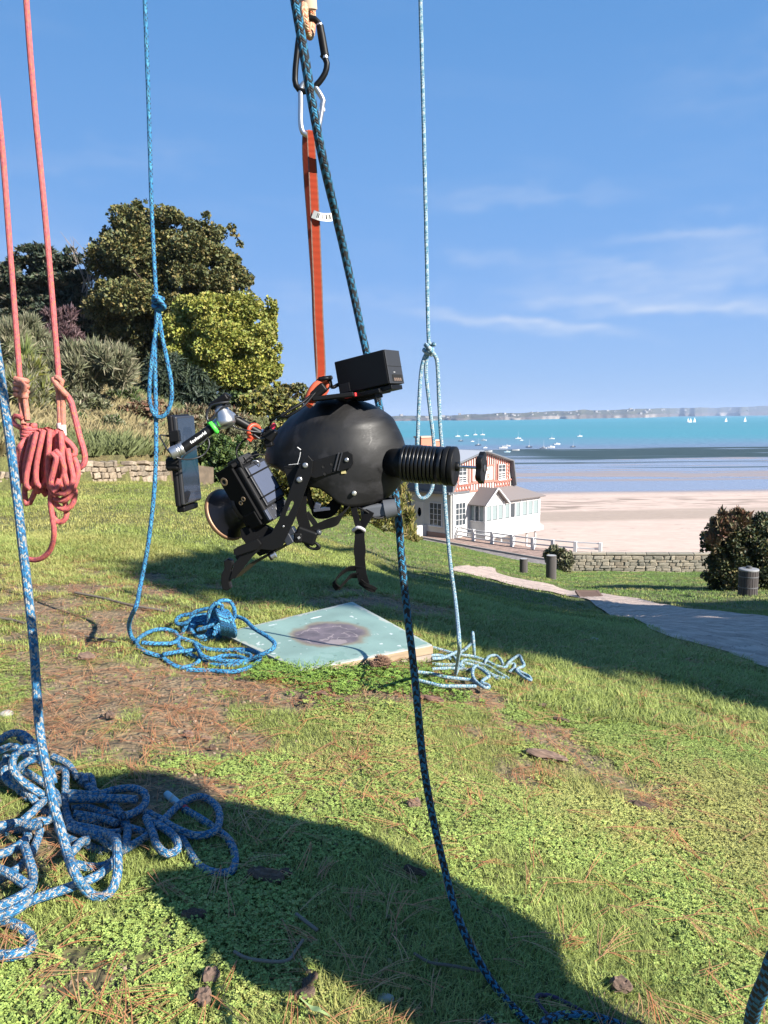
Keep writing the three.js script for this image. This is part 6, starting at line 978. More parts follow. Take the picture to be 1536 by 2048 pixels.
{
  const f = (x, y) => [860 + x / 2.272, 850 + y / 2.272], L = [[220, 93, 6, 2, 'dark hulled yacht left of the white boats, with a mast', .2], [250, 105, 5, 0, 'small white motor boat just right of the dark yacht', .5], [332, 106, 8, 0, 'white cabin boat in the middle of the moored group', .1], [351, 97, 6, 0, 'white boat directly behind the middle cabin boat', -.1], [351, 124, 5, 3, 'pale blue hulled dinghy near the wet sand', .1], [390, 116, 6, 4, 'open white boat aground beside the pale blue dinghy', -.1], [268, 121, 5.5, 4, 'open white boat aground near the house roof', .1], [450, 102, 6, 2, 'dark hulled boat between two white groups', 0], [515, 107, 6.5, 1, 'white boat with a mast beside the seaweed flats', -.6], [550, 103, 7, 0, 'white motor boat right of the masted white boat', .05], [577, 89, 7, 0, 'white cabin boat farthest out of the near group', .2], [650, 101, 5, 2, 'small dark boat at the edge of the seaweed flats', .1], [125, 53, 8, 1, 'far white sailing boat above the chimney', .3], [140, 74, 6, 2, 'low dark boat above the house roof', .0], [192, 76, 5, 0, 'small white boat above the house ridge', .4], [238, 46, 8, 1, 'far white masted boat over the gable', .2], [244, 71, 7, 1, 'white masted boat off the gable, nearer than the far one', -.3], [400, 63, 8, 1, 'white sailing boat alone off the middle of the group', .1], [415, 71, 5, 0, 'small white boat beside the lone sailing boat', .4], [553, 64, 7, 1, 'white masted boat behind the farthest cabin boat', 0], [680, 53, 8, 1, 'lone small white boat out past the seaweed flats', .2], [205, 46, 8, 1, 'tiny white masted boat beside the far masted one', .5], [165, 50, 7, 0, 'tiny white motor boat right of the far sailing boat', .2]];
  for (const [x, y, l, k, lab, tr] of L) boat(...f(x, y), l * .5, k, lab, tr);
  for (const [u, v, h, lab] of [[1376, 845, 9, 'tall white sail in a trio far out in the bay'], [1381, 845, 9, 'white sail in the middle of the trio far out'], [1389, 844.5, 10, 'white sail at the end of the trio far out'], [1452, 843, 9, 'single faint white sail far out in the bay'], [1490, 843, 10, 'single bright white sail far out in the bay']]) {
    const r = ray(u, v), d = Math.min(1500, 14.5 / r.S), p = V(r.X * d, SEA, -d), t = thing('sailing_boat', lab, 'sailing boat', p, 'sails far out in the bay'), g = new THREE.BufferGeometry(); g.setAttribute('position', new THREE.Float32BufferAttribute([0, 1, .05, 2.8, 1, .25, 0, h, 0, 0, 1, .05, 0, h, 0, 1.2, 4, .2, -.3, 1, 0, -.3, h * .85, 0, -2.2, 1, .2], 3)); g.setIndex([0, 1, 5, 5, 1, 2, 0, 5, 2, 6, 7, 8]); g.computeVertexNormals(); g.rotateY(.2); g.translate(p.x, p.y, p.z); part(t, 'sail', g, std([.8, .8, .8], .7, { side: THREE.DoubleSide }));
    const hg = new THREE.CylinderGeometry(.7, .4, 6, 8); hg.rotateZ(Math.PI / 2); hg.scale(1, .8, 1); hg.translate(p.x, p.y + .3, p.z); part(t, 'hull', hg, std([.7, .7, .7], .6));
  }
}

// ---------------------------------------------------------------- foliage: many small folded leaves spread through clumps
function leaves(blobs, n, size, cols, seed, { shell = .45, long = 1, droop = 0, up = 0 } = {}) {
  const R = rngOf(seed), pos = new Float32Array(n * 18), col = new Float32Array(n * 18), nor = new Float32Array(n * 18); let o = 0;
  const vol = b => Math.pow(b.rx * b.ry * b.rz, .72), wsum = blobs.reduce((a, b) => a + vol(b), 0), cum = []; let acc = 0; for (const b of blobs) { acc += vol(b) / wsum; cum.push(acc); }
  const D = V(0, 0, 0), A = V(0, 0, 0), B = V(0, 0, 0), C = V(0, 0, 0), N1 = V(0, 0, 0);
  for (let i = 0; i < n; i++) {
    const w = R(); let k = 0; while (k < cum.length - 1 && cum[k] < w) k++; const b = blobs[k];
    do D.set(R() * 2 - 1, R() * 2 - 1, R() * 2 - 1); while (D.lengthSq() > 1 || D.lengthSq() < .001); D.normalize();
    const rr = Math.pow(R(), shell), cx = b.x + D.x * b.rx * rr, cy = b.y + D.y * b.ry * rr, cz = b.z + D.z * b.rz * rr;
    A.set(R() - .5 + D.x * .6, R() - .5 + D.y * .5 + up - droop, R() - .5 + D.z * .6).normalize(); B.set(R() - .5, R() - .5, R() - .5).cross(A).normalize(); C.crossVectors(A, B);
    const s = size * (.4 + 1.25 * R() * R() + .25 * R()) * (b.s || 1), l = s * long, h = s * .5, f = s * .18;
    const p0 = [cx - A.x * l * .5, cy - A.y * l * .5, cz - A.z * l * .5], p1 = [cx + B.x * h + C.x * f, cy + B.y * h + C.y * f, cz + B.z * h + C.z * f], p2 = [cx + A.x * l * .6, cy + A.y * l * .6, cz + A.z * l * .6], p3 = [cx - B.x * h + C.x * f, cy - B.y * h + C.y * f, cz - B.z * h + C.z * f];
    const tri = [p0, p1, p2, p0, p2, p3]; const c = cols[(R() * cols.length) | 0], v = .75 + .5 * R(), bc = b.c || 1;
    for (let q = 0; q < 6; q++) { for (let m = 0; m < 3; m++) { pos[o + q * 3 + m] = tri[q][m]; col[o + q * 3 + m] = c[m] * v * bc; } }
    o += 18;
  }
  const g = new THREE.BufferGeometry(); g.setAttribute('position', new THREE.BufferAttribute(pos, 3)); g.setAttribute('color', new THREE.BufferAttribute(col, 3)); g.computeVertexNormals(); return g;
}
const leafMat = new THREE.MeshStandardMaterial({ color: lin(1, 1, 1), vertexColors: true, roughness: .62, side: THREE.DoubleSide });
const barkMat = std([.12, .095, .075], .95, { map: barkTex }), deadMat = std([.26, .22, .20], .95);
// blobs given by photo pixel centre, radii in pixels and distance; split into ragged clumps
function clumps(list, seed, frac = .42, per = 26) {
  const R = rngOf(seed), out = [];
  for (const [u, v, ru, rv, d, c = 1] of list) {
    const p = W(u, v, d), sx = ru / FPX * d, sy = rv / FPX * d, sz = (sx + sy) / 2 * .95;
    out.push({ x: p.x, y: p.y, z: p.z, rx: sx * .6, ry: sy * .6, rz: sz * .6, c });
    for (let i = 0; i < per; i++) { const a = R() * 6.283, e = Math.acos(R() * 2 - 1), k = .62 + .36 * R(), q = frac * (.35 + .8 * R()); out.push({ x: p.x + Math.cos(a) * Math.sin(e) * sx * k, y: p.y + Math.cos(e) * sy * k, z: p.z + Math.sin(a) * Math.sin(e) * sz * k, rx: sx * q, ry: sy * q * .8, rz: sz * q, c: c * (.85 + .3 * R()) }); }
    for (let i = 0; i < per; i++) { const a = R() * 6.283, e = Math.acos(R() * 2 - 1), k = .94 + .17 * R(), q = frac * (.14 + .22 * R()); out.push({ x: p.x + Math.cos(a) * Math.sin(e) * sx * k, y: p.y + Math.cos(e) * sy * k, z: p.z + Math.sin(a) * Math.sin(e) * sz * k, rx: sx * q, ry: sy * q * 1.2, rz: sz * q, c }); }
  }
  return out;
}
function tree(name, label, cat, list, n, size, cols, seed, { base, trunkR = .2, opts = {}, frac, per, group, limbs = 7, bark = barkMat } = {}) {
  const bl = clumps(list, seed, frac, per), d0 = list[0][4], b = base || W(list[0][0], list[0][1] + list[0][3], d0); b.y = Math.min(b.y, ground(b.x, -b.z) + .1);
  const t = thing(name, label, cat, b, group);
  if (trunkR > 0) {
    const R = rngOf(seed + 5), c = list[0], top = W(c[0], c[1] - c[3] * .3, c[4]), g = [];
    g.push(tube([b.clone().add(V(0, -.3, 0)), b.clone().lerp(top, .35).add(V((R() - .5) * .4, 0, 0)), b.clone().lerp(top, .7), top], s => trunkR * (1.15 - .9 * s), { seg: 9, step: .25 }));
    for (let i = 0; i < limbs; i++) { const k = bl[(R() * bl.length) | 0], s = b.clone().lerp(top, .3 + .5 * R()); g.push(tube([s, s.clone().lerp(V(k.x, k.y, k.z), .5).add(V(0, .15, 0)), V(k.x, k.y, k.z)], q => trunkR * .42 * (1.05 - .85 * q), { seg: 6, step: .3 })); }
    part(t, 'trunk', g, bark);
  }
  part(t, 'crown', leaves(bl, n, size, cols, seed + 9, opts), leafMat);
  return t;
}
const DARK = [[.04, .058, .018], [.058, .076, .022], [.08, .088, .026], [.12, .10, .03]], OLIVE = [[.15, .14, .04], [.10, .11, .032], [.20, .155, .05], [.08, .09, .028]], LIGHT = [[.20, .225, .035], [.26, .265, .042], [.15, .18, .03], [.30, .265, .055]], CEDAR = [[.020, .036, .022], [.030, .048, .026], [.045, .062, .030]], GREYGREEN = [[.15, .155, .085], [.19, .185, .11], [.105, .12, .06], [.22, .195, .125]], YELLOW = [[.20, .195, .035], [.14, .155, .03], [.27, .22, .06], [.10, .115, .025]], GREEN = [[.045, .085, .018], [.065, .115, .022], [.035, .065, .015], [.10, .14, .03]], BROWN = [[.15, .10, .055], [.20, .15, .08], [.10, .095, .04], [.17, .08, .05]], PURPLEL = [[.085, .045, .05], [.12, .07, .07], [.06, .035, .04]];

tree('broadleaf_tree', 'tall dark olive green tree with a broad ragged crown on the bank', 'tree', [[335, 560, 140, 115, 42], [300, 480, 88, 66, 42], [395, 500, 82, 62, 42], [260, 620, 80, 90, 42, .8], [440, 580, 60, 80, 42], [330, 700, 120, 90, 42, .75], [235, 520, 55, 60, 42.5]], 150000, .155, [...OLIVE, ...OLIVE, ...DARK], 101, { base: W(330, 800, 42), trunkR: .35, frac: .34, per: 30 });
tree('broadleaf_tree', 'yellow green leafy tree in full sun in front of the dark tree', 'tree', [[440, 690, 112, 92, 36], [395, 650, 72, 58, 36], [480, 665, 54, 54, 36], [522, 705, 38, 62, 36.5], [535, 640, 20, 40, 37], [380, 730, 62, 62, 36], [470, 755, 85, 42, 36]], 115000, .125, LIGHT, 102, { base: W(440, 800, 36), trunkR: .22, frac: .36, per: 26 });
tree('cedar_tree', 'dark conifer with flat layered branches behind the coral rope', 'tree', [[95, 520, 62, 26, 45], [70, 575, 90, 20, 45], [120, 560, 75, 22, 45], [30, 600, 75, 26, 45], [150, 605, 60, 28, 45, .9], [90, 640, 105, 26, 45, .8], [15, 545, 42, 20, 45], [165, 650, 60, 50, 45, .8]], 50000, .16, [...CEDAR, [.10, .09, .055]], 103, { base: W(95, 690, 45), trunkR: .28, frac: .4, per: 16, opts: { long: 2.2 } });
tree('conifer', 'dark drooping monkey puzzle like conifer below the yellow green tree', 'tree', [[355, 775, 52, 36, 30], [330, 745, 40, 36, 30], [400, 790, 50, 24, 30], [315, 800, 40, 30, 30]], 30000, .07, CEDAR, 104, { base: W(345, 825, 30), trunkR: .14, opts: { long: 6, droop: .3 }, per: 14 });
{
  const b = W(160, 640, 44); b.y = Math.min(b.y, ground(b.x, -b.z)); const t = thing('bare_tree', 'leafless grey twiggy tree between conifer and dark tree', 'tree', b), R = rngOf(8), g = [], grow = (p, d, L, r, k) => { const e = p.clone().addScaledVector(d, L); g.push(tube([p, p.clone().lerp(e, .5).add(V((R() - .5) * L * .1, 0, (R() - .5) * L * .1)), e], s => r * (1 - .45 * s), { seg: 5, step: L / 3 })); if (k > 0) for (let i = 0; i < 3 + (k > 2 ? 1 : 0); i++) grow(p.clone().lerp(e, .45 + .55 * R()), d.clone().add(V((R() - .5) * 1.3, R() * .5, (R() - .5) * 1.3)).normalize(), L * (.5 + .25 * R()), r * .55, k - 1); };
  grow(b, V(.03, 1, 0), (W(160, 560, 44).y - b.y) * .75, .09, 3); part(t, 'branches', g, deadMat);
}
tree('shrub', 'purple leaved shrub above the grass mounds on the bank', 'shrub', [[118, 660, 34, 40, 28], [95, 690, 30, 28, 28], [140, 680, 24, 26, 28]], 14000, .06, PURPLEL, 105, { trunkR: .05, opts: { up: .5, long: 4 } });
{ // spiky cordyline
  const b = W(52, 735, 21); b.y = Math.min(b.y, ground(b.x, -b.z) + .05); const c = W(52, 715, 21), t = thing('spiky_plant', 'spiky green rosette plant with sword leaves on the bank', 'plant', b), R = rngOf(4), sharp = [];
  part(t, 'stem', cyl(b, c, .08, .07, 8), barkMat);
  for (let i = 0; i < 90; i++) { const a = R() * 6.283, e = .1 + 1.2 * R(), L = .75 * (.6 + .5 * R()), d = V(Math.cos(a) * Math.cos(e), Math.sin(e), Math.sin(a) * Math.cos(e)), tip = c.clone().addScaledVector(d, L).add(V(0, -.25 * (1.3 - e) * L, 0)); sharp.push([c.clone(), c.clone().addScaledVector(d, L * .5), tip]); }
  sharp.forEach(p => part(t, 'leaf', ribbon(p, s => .045 * (1.02 - s), .004, V(-p[2].z + p[0].z, 0, p[2].x - p[0].x).add(V(.01, 0, 0)), { n: 4 }), std([.17, .21, .06], .6)));
}
const bankShrubs = [
  ['grass_mound', 'large grey green feathery grass mound behind the coral knots', [[180, 745, 66, 46, 22], [215, 725, 42, 34, 22], [140, 765, 45, 34, 22]], 46000, .05, GREYGREEN, { long: 9, up: .7 }],
  ['grass_mound', 'grey green grass mound at the top left of the bank behind the coral rope', [[40, 680, 52, 34, 23], [0, 720, 60, 50, 22], [95, 730, 40, 34, 22.5]], 40000, .05, GREYGREEN, { long: 9, up: .7 }],
  ['grass_mound', 'pale grass mound low on the bank left of the coral hank', [[20, 800, 60, 50, 18], [70, 770, 46, 40, 19]], 34000, .042, [...GREYGREEN, ...YELLOW.slice(0, 2)], { long: 9, up: .7 }],
  ['shrub', 'rust brown low shrub in the middle of the bank', [[275, 835, 42, 26, 20], [305, 820, 30, 22, 20.5], [245, 850, 26, 22, 19.5]], 14000, .06, BROWN, { long: 1.8 }],
  ['shrub', 'grey green bush below the rust brown shrub', [[215, 880, 44, 44, 17.5], [180, 860, 40, 36, 18], [240, 905, 30, 26, 17]], 36000, .042, [...GREYGREEN, ...GREEN.slice(0, 2)], { up: .3, long: 2 }],
  ['shrub', 'yellowish wispy bush at the foot of the bank by the retaining wall', [[270, 925, 34, 26, 16], [300, 905, 30, 24, 16.5], [235, 930, 26, 22, 15.8]], 16000, .045, [...YELLOW, ...GREYGREEN], { up: .6, long: 5 }],
  ['shrub', 'olive bush beside the blue loop on the bank', [[130, 840, 44, 34, 18.5], [170, 815, 40, 28, 19.5], [100, 870, 34, 30, 18]], 36000, .04, [...GREYGREEN, [.10, .11, .035]], { up: .3, long: 3.5 }],
  ['shrub', 'dry brown shrub below the clipped hedge', [[400, 830, 48, 22, 25], [450, 840, 46, 20, 26], [360, 850, 40, 24, 23]], 18000, .06, [...BROWN, ...GREYGREEN], { up: .4, long: 4 }],
  ['shrub', 'round olive shrub at the right end of the bank', [[540, 800, 44, 24, 33], [575, 825, 40, 26, 33], [510, 815, 34, 24, 32]], 9000, .16, [...OLIVE, ...LIGHT.slice(2)], {}],
  ['shrub', 'olive thicket behind the helmet front', [[610, 850, 40, 30, 35], [560, 880, 46, 34, 32], [640, 900, 44, 40, 36]], 9000, .16, [...OLIVE, ...YELLOW], {}],
  ['shrub', 'round glossy green bush behind the camera', [[448, 925, 58, 52, 18.6], [430, 900, 36, 34, 18.7], [475, 940, 36, 34, 18.4]], 16000, .075, GREEN, {}],
  ['shrub', 'yellow green bush seen through the helmet straps', [[640, 985, 64, 44, 30], [590, 960, 46, 52, 29], [690, 1005, 44, 30, 31]], 12000, .13, YELLOW, { up: .2 }],
  ['shrub', 'yellow shrub on the lawn edge below the helmet', [[745, 1040, 44, 28, 38], [715, 1020, 34, 30, 37]], 16000, .09, [...YELLOW, ...GREYGREEN.slice(0, 2)], { up: .5, long: 3 }],
  ['shrub', 'tall straw yellow grass bush beside the house', [[800, 1030, 26, 58, 50], [815, 1070, 20, 26, 50], [780, 1060, 26, 30, 49]], 20000, .08, [...YELLOW, [.33, .26, .11]], { up: .9, long: 7 }],
  ['shrub', 'small grey green bush at the end of the stone wall', [[1118, 1118, 24, 24, 47], [1105, 1110, 16, 16, 47.3], [1130, 1128, 14, 20, 46.6]], 7000, .17, [...GREYGREEN, [.08, .085, .03]], { up: .4, long: 1.6 }],
];
bankShrubs.forEach(([n, l, list, c, s, cols, opts], i) => tree(n, l, n === 'shrub' ? 'shrub' : 'grass', list, c, s, cols, 200 + i * 7, { trunkR: .05, opts, limbs: 9, per: 16, frac: .4 }));
{ // small mixed bushes that dot the slope
  const R = rngOf(77), spots = [[150, 900, 15.6, 'low olive tuft just above the wall behind the coral tail'], [40, 880, 14.5, 'low olive tuft above the wall left of the coral hank'], [250, 800, 24, 'dry tuft above the rust brown shrub'], [290, 870, 18.5, 'dry tuft between the rust shrub and the wall'], [340, 880, 19, 'green tuft on the bank right of the blue loop'], [390, 880, 22, 'straw tuft on the bank above the phone'], [200, 930, 14.8, 'straw tuft hanging over the wall'], [120, 950, 13.6, 'green tuft hanging over the wall behind the coral hank'], [480, 870, 28, 'straw tuft on the bank behind the arm joint'], [330, 915, 16.6, 'green weed tuft at the end of the retaining wall']];
  spots.forEach(([u, v, d, l], i) => tree('bank_tuft', l, 'shrub', [[u, v, 30, 18, d], [u + 18, v + 8, 20, 14, d - .2]], 7000, .045, [GREYGREEN, YELLOW, GREEN, BROWN][i % 4].concat(GREYGREEN), 500 + i * 3, { trunkR: .02, opts: { up: .6, long: 4 }, per: 10, limbs: 5, group: 'tufts on the bank' }));
}
{ // clipped hedge on the bank
  const a = W(452, 775, 34), b = W(492, 775, 34), t = thing('clipped_hedge', 'square clipped dark green hedge block on the bank', 'hedge', V(a.x, ground(a.x, 34), -34)), bl = []; for (let i = 0; i < 30; i++) { const R = hash2(i, 1), q = hash2(i, 2), w = hash2(i, 3); bl.push({ x: lerp(a.x, b.x, R), y: a.y - .25 - .55 * q, z: -34 - 1.2 * w, rx: .22, ry: .18, rz: .22 }); }
  part(t, 'foliage', leaves(bl, 7000, .1, GREEN.map(c => c.map(q => q * .8)), 301), leafMat);
}
tree('small_tree', 'thin airy tree behind the helmet against the sky', 'tree', [[590, 778, 26, 12, 40], [575, 790, 24, 12, 40], [610, 795, 18, 10, 40], [560, 775, 16, 8, 40]], 1100, .16, OLIVE, 310, { base: W(585, 840, 40), trunkR: .05, per: 10, frac: .5, limbs: 12 });
// the big dark bush at the right with its brownish top
{
  const d = -gnd(1480, 1178).z;
  tree('shrub', 'big dark evergreen bush with a brownish patch beside the stone wall', 'shrub', [[1500, 1115, 86, 68, d], [1458, 1090, 50, 54, d - .1], [1520, 1075, 66, 50, d], [1445, 1135, 38, 46, d], [1570, 1110, 80, 72, d], [1450, 1065, 36, 34, d - .2], [1490, 1060, 40, 32, d], [1540, 1060, 44, 34, d], [1480, 1140, 66, 44, d - .2]], 60000, .085, [...DARK, ...CEDAR.slice(1), [.10, .07, .035]], 320, { base: W(1490, 1176, d), trunkR: .08, frac: .34, per: 22 });
  tree('shrub', 'reddish brown sprigs on top of the big dark bush', 'shrub', [[1448, 1048, 22, 26, d - .9], [1475, 1034, 24, 16, d - .8], [1425, 1075, 14, 20, d - .8]], 5200, .09, BROWN, 330, { base: W(1455, 1170, d), trunkR: .02, opts: { up: .6, long: 2.4 }, per: 8 });
}
// rough grass cover of the bank: nobody could count it
{
  const R = rngOf(55), g = []; for (let i = 0; i < 12; i++) { const a = R() * 6.283, b = .25 + .5 * R(), h = .5 + .5 * R(), x = Math.cos(a), z = Math.sin(a), w = .011; const q = new THREE.BufferGeometry(); q.setAttribute('position', new THREE.Float32BufferAttribute([x * .05 - z * w, 0, z * .05 + x * w, x * .05 + z * w, 0, z * .05 - x * w, x * (.05 + b * .35), h * .65, z * (.05 + b * .35), x * (.05 + b * .35), h * .65, z * (.05 + b * .35), x * .05 + z * w, 0, z * .05 - x * w, x * (.05 + b), h, z * (.05 + b)], 3)); q.computeVertexNormals(); g.push(q); }
  const n = 42000, m = new THREE.InstancedMesh(merge(g), new THREE.MeshStandardMaterial({ color: lin(1, 1, 1), roughness: .7, side: THREE.DoubleSide }), n), o = new THREE.Object3D(), c = new THREE.Color(); let k = 0;
  while (k < n) { const X = -.62 + R() * .68, f = table(hillFoot, X), d = f + .25 + Math.pow(R(), 1.3) * 21, x = X * d; o.position.set(x, ground(x, d) - .02, -d); o.rotation.set(0, R() * 6.283, 0); const s = (.14 + .28 * R()) * (.45 + .8 * fbm(x * .4, d * .4, 3, 7)); o.scale.set(s, s * (.7 + .5 * R()), s); o.updateMatrix(); m.setMatrixAt(k, o.matrix); const q = fbm(x * .35, d * .35, 3, 15) + (R() - .5) * .3, pal = q > .6 ? [.26, .21, .10] : q > .5 ? [.19, .18, .075] : [.12, .14, .05]; const v = .7 + .5 * R(); c.setRGB(pal[0] * v, pal[1] * v, pal[2] * v); m.setColorAt(k, c); k++; }
  m.name = 'bank_grass'; m.userData = { kind: 'stuff', label: 'rough dry grass covering the sunny bank', category: 'grass' }; scene.add(m);
}

// ---------------------------------------------------------------- the lawn's blades, clover and fallen pine needles
{
  const R = rngOf(900);
  const blade = (g, x, z, h, lean, az, w, seg = 2) => { // a bent tapering blade
    const ca = Math.cos(az), sa = Math.sin(az), px = -sa * w, pz = ca * w; let prev = null;
    for (let i = 0; i <= seg; i++) { const s = i / seg, y = h * (s - .18 * s * s * lean), r = lean * h * s * s, k = (1 - s) * .9 + (i === seg ? 0 : .1); const L = [x + ca * r - px * k, y, z + sa * r - pz * k], Q = [x + ca * r + px * k, y, z + sa * r + pz * k]; if (prev) { if (i === seg) g.push(...prev[0], ...prev[1], ...L); else g.push(...prev[0], ...prev[1], ...Q, ...prev[0], ...Q, ...L); } prev = [L, Q]; }
  };
  const geoOf = a => { const g = new THREE.BufferGeometry(); g.setAttribute('position', new THREE.Float32BufferAttribute(a, 3)); g.computeVertexNormals(); return g; };
  const tuft = (n, rad, h, w, leanMax) => { const a = []; for (let i = 0; i < n; i++) { const q = R() * 6.283, r = rad * Math.sqrt(R()); blade(a, Math.cos(q) * r, Math.sin(q) * r, h * (.45 + .75 * R()), leanMax * (.25 + R()), q + (R() - .5) * 2, w * (.7 + .6 * R())); } return geoOf(a); };
  const clover = (n, rad, h, s) => { const a = []; for (let i = 0; i < n; i++) { const q = R() * 6.283, r = rad * Math.sqrt(R()), x = Math.cos(q) * r, z = Math.sin(q) * r, y = h * (.4 + .8 * R()), t0 = R() * 6.283, sz = s * (.7 + .6 * R()), tx = (R() - .5) * .9, tz = (R() - .5) * .9; for (let k = 0; k < 3; k++) { const b = t0 + k * 2.094, c = Math.cos(b), d = Math.sin(b), P = (u, v, l) => { const X = x + c * u - d * v, Z = z + d * u + c * v; return [X, y + l + (X - x) * tx + (Z - z) * tz, Z]; }; const A = P(0, 0, 0), B = P(sz * .6, sz * .48, sz * .2), C = P(sz * 1.05, 0, .0), D = P(sz * .6, -sz * .48, sz * .2); a.push(...A, ...B, ...C, ...A, ...C, ...D); } } return geoOf(a); };
  const mat = new THREE.MeshPhysicalMaterial({ color: lin(1, 1, 1), roughness: .55, side: THREE.DoubleSide, specularIntensity: .6 });
  const kinds = { fine: [tuft(16, .02, .022, .0011, 1.1), tuft(14, .022, .027, .0012, 1.3), tuft(18, .022, .018, .001, 1.1)], clover: [clover(12, .02, .014, .0052), clover(14, .022, .012, .0044), clover(10, .02, .017, .006)], mid: [tuft(18, .042, .032, .0022, 1.1), tuft(18, .045, .038, .0024, 1.3)], far: [tuft(16, .11, .055, .006, .9), tuft(14, .11, .065, .007, 1.0)] };
  const lists = {}; for (const k in kinds) kinds[k].forEach((_, i) => lists[k + i] = []);
  const blocked = (x, d) => inPoly(pathPoly, x, d) || inPoly(hatchQuad, x, d);
  const put = (kind, x, d, s, c, tilt = 0) => lists[kind + ((R() * kinds[kind].length) | 0)].push([x, ground(x, d) - .003, -d, R() * 6.283, s, c, tilt]);
  const tone = (x, d, base) => { const q = fbm(x * 1.6, d * 1.6, 3, 131), dry = sstep(.52, .72, fbm(x * .8 + 3, d * .8, 4, 137) + (R() - .5) * .25), v = .72 + .5 * R(); const c = [lerp(base[0], .37, dry * .6) * v, lerp(base[1], .32, dry * .5) * v, lerp(base[2], .11, dry * .6) * v]; return c.map(z => z * (.8 + .4 * q)); };
  const fill = (d0, d1, sp, f) => { for (let d = d0; d < d1; d += sp) { const half = .56 * d + .35; for (let x = -half; x < half; x += sp) { const xx = x + (R() - .5) * sp * 1.4, dd = d + (R() - .5) * sp * 1.4; f(xx, dd); } } };
  // near: clover and fine short blades
  fill(1.1, 3.4, .0158, (x, d) => { const g = green(x, d); if (blocked(x, d) || R() > .07 + .93 * g) return; const cl = sstep(.42, .6, fbm(x * 2.6, d * 2.6, 3, 141) + .16 * sstep(.1, .8, x) + .1 * (1 - sstep(1.4, 1.8, d))); const s = .55 + .6 * g * (.7 + .5 * R()); if (R() < cl * .85) put('clover', x, d, s, tone(x, d, [.25, .325, .08])); else put('fine', x, d, s, tone(x, d, [.275, .325, .085])); });
  fill(3.4, 7.2, .029, (x, d) => { const g = green(x, d); if (blocked(x, d) || R() > .06 + .94 * g) return; const edge = Math.exp(-(((x + .25) / .55) ** 2 + ((d - 3.42) / .2) ** 2)); put('mid', x, d, .45 + .5 * g + .35 * R() + .5 * edge, tone(x, d, edge > .4 ? [.15, .24, .042] : [.26, .305, .08])); });
  fill(2.9, 3.75, .03, (x, d) => { if (blocked(x, d)) return; const e = Math.hypot((x + .2) / .62, (d - 3.42) / .36) + (fbm(x * 4, d * 4, 3, 151) - .5) * 1.3; if (R() < sstep(.5, 1.1, e)) return; put('clover', x, d, 1.5 + .8 * R(), tone(x, d, [.15, .235, .042])); });
  fill(7.2, 15, .075, (x, d) => { if (blocked(x, d) || (x / d < .06 && d > table(hillFoot, x / d) - .3)) return; put('far', x, d, .45 + .3 * R(), tone(x, d, [.225, .27, .065])); });
  fill(15, 60, .24, (x, d) => { const X = x / d; if (blocked(x, d) || X < -.5 || d > (X < .06 ? table(hillFoot, X) - .4 : 99) || (X > .03 && d > table(lawnEnd, X) - .5)) return; put('far', x, d, .75 + .5 * R(), tone(x, d, [.13, .215, .04])); });
  const o = new THREE.Object3D(), c = new THREE.Color(); let tot = 0;
  for (const k in kinds) kinds[k].forEach((g, i) => { const L = lists[k + i]; if (!L.length) return; tot += L.length; const m = new THREE.InstancedMesh(g, mat, L.length); L.forEach(([x, y, z, r, s, col], q) => { o.position.set(x, y, z); o.rotation.set((hash2(q, 1) - .5) * .3, r, (hash2(q, 2) - .5) * .3); o.scale.set(s, s, s); o.updateMatrix(); m.setMatrixAt(q, o.matrix); c.setRGB(...col); m.setColorAt(q, c); }); m.name = numbered(k === 'clover' ? 'clover_cover' : 'lawn_grass'); m.userData = { kind: 'stuff', label: { fine: 'short fine grass of the near lawn', clover: 'low clover leaves among the near grass', mid: 'grass around and behind the hatch', far: 'grass of the farther lawn' }[k], category: k === 'clover' ? 'clover' : 'grass' }; scene.add(m); });
  // pine needles: long rust-coloured pairs lying flat, thicker on the bare ground
  const nd = []; { const P = (x, y, z) => [x, y, z]; for (const [da, h] of [[0, .003], [.12, .005]]) { const c1 = Math.cos(da), s1 = Math.sin(da), L = .115, w = .0008; for (let i = 0; i < 3; i++) { const a = i / 3, b = (i + 1) / 3, bend = t => .012 * t * t, pa = [L * a * c1 - bend(a) * s1, h + .004 * Math.sin(a * 3), L * a * s1 + bend(a)], pb = [L * b * c1 - bend(b) * s1, h + .004 * Math.sin(b * 3), L * b * s1 + bend(b)]; nd.push(pa[0], pa[1], pa[2] - w, pa[0], pa[1], pa[2] + w, pb[0], pb[1], pb[2] + w, pa[0], pa[1], pa[2] - w, pb[0], pb[1], pb[2] + w, pb[0], pb[1], pb[2] - w); } } }
  const NL = []; const cluster = (x, d, n, spread) => { const a0 = R() * 6.283; for (let i = 0; i < n; i++) NL.push([x + (R() - .5) * spread, d + (R() - .5) * spread, R() < .6 ? a0 + (R() - .5) * 1.1 : R() * 6.283]); };
  for (let i = 0; i < 6800; i++) { const d = 1.15 + Math.pow(R(), .8) * 5.2, x = (R() * 2 - 1) * (.55 * d + .2); if (inPoly(hatchQuad, x, d)) continue; const g = green(x, d); if (R() > .2 + .8 * (1 - g)) continue; cluster(x, d, 1 + (R() * 3.4) | 0, .05); }
  const nm = new THREE.InstancedMesh(geoOf(nd), new THREE.MeshStandardMaterial({ color: lin(1, 1, 1), roughness: .6, side: THREE.DoubleSide }), NL.length);
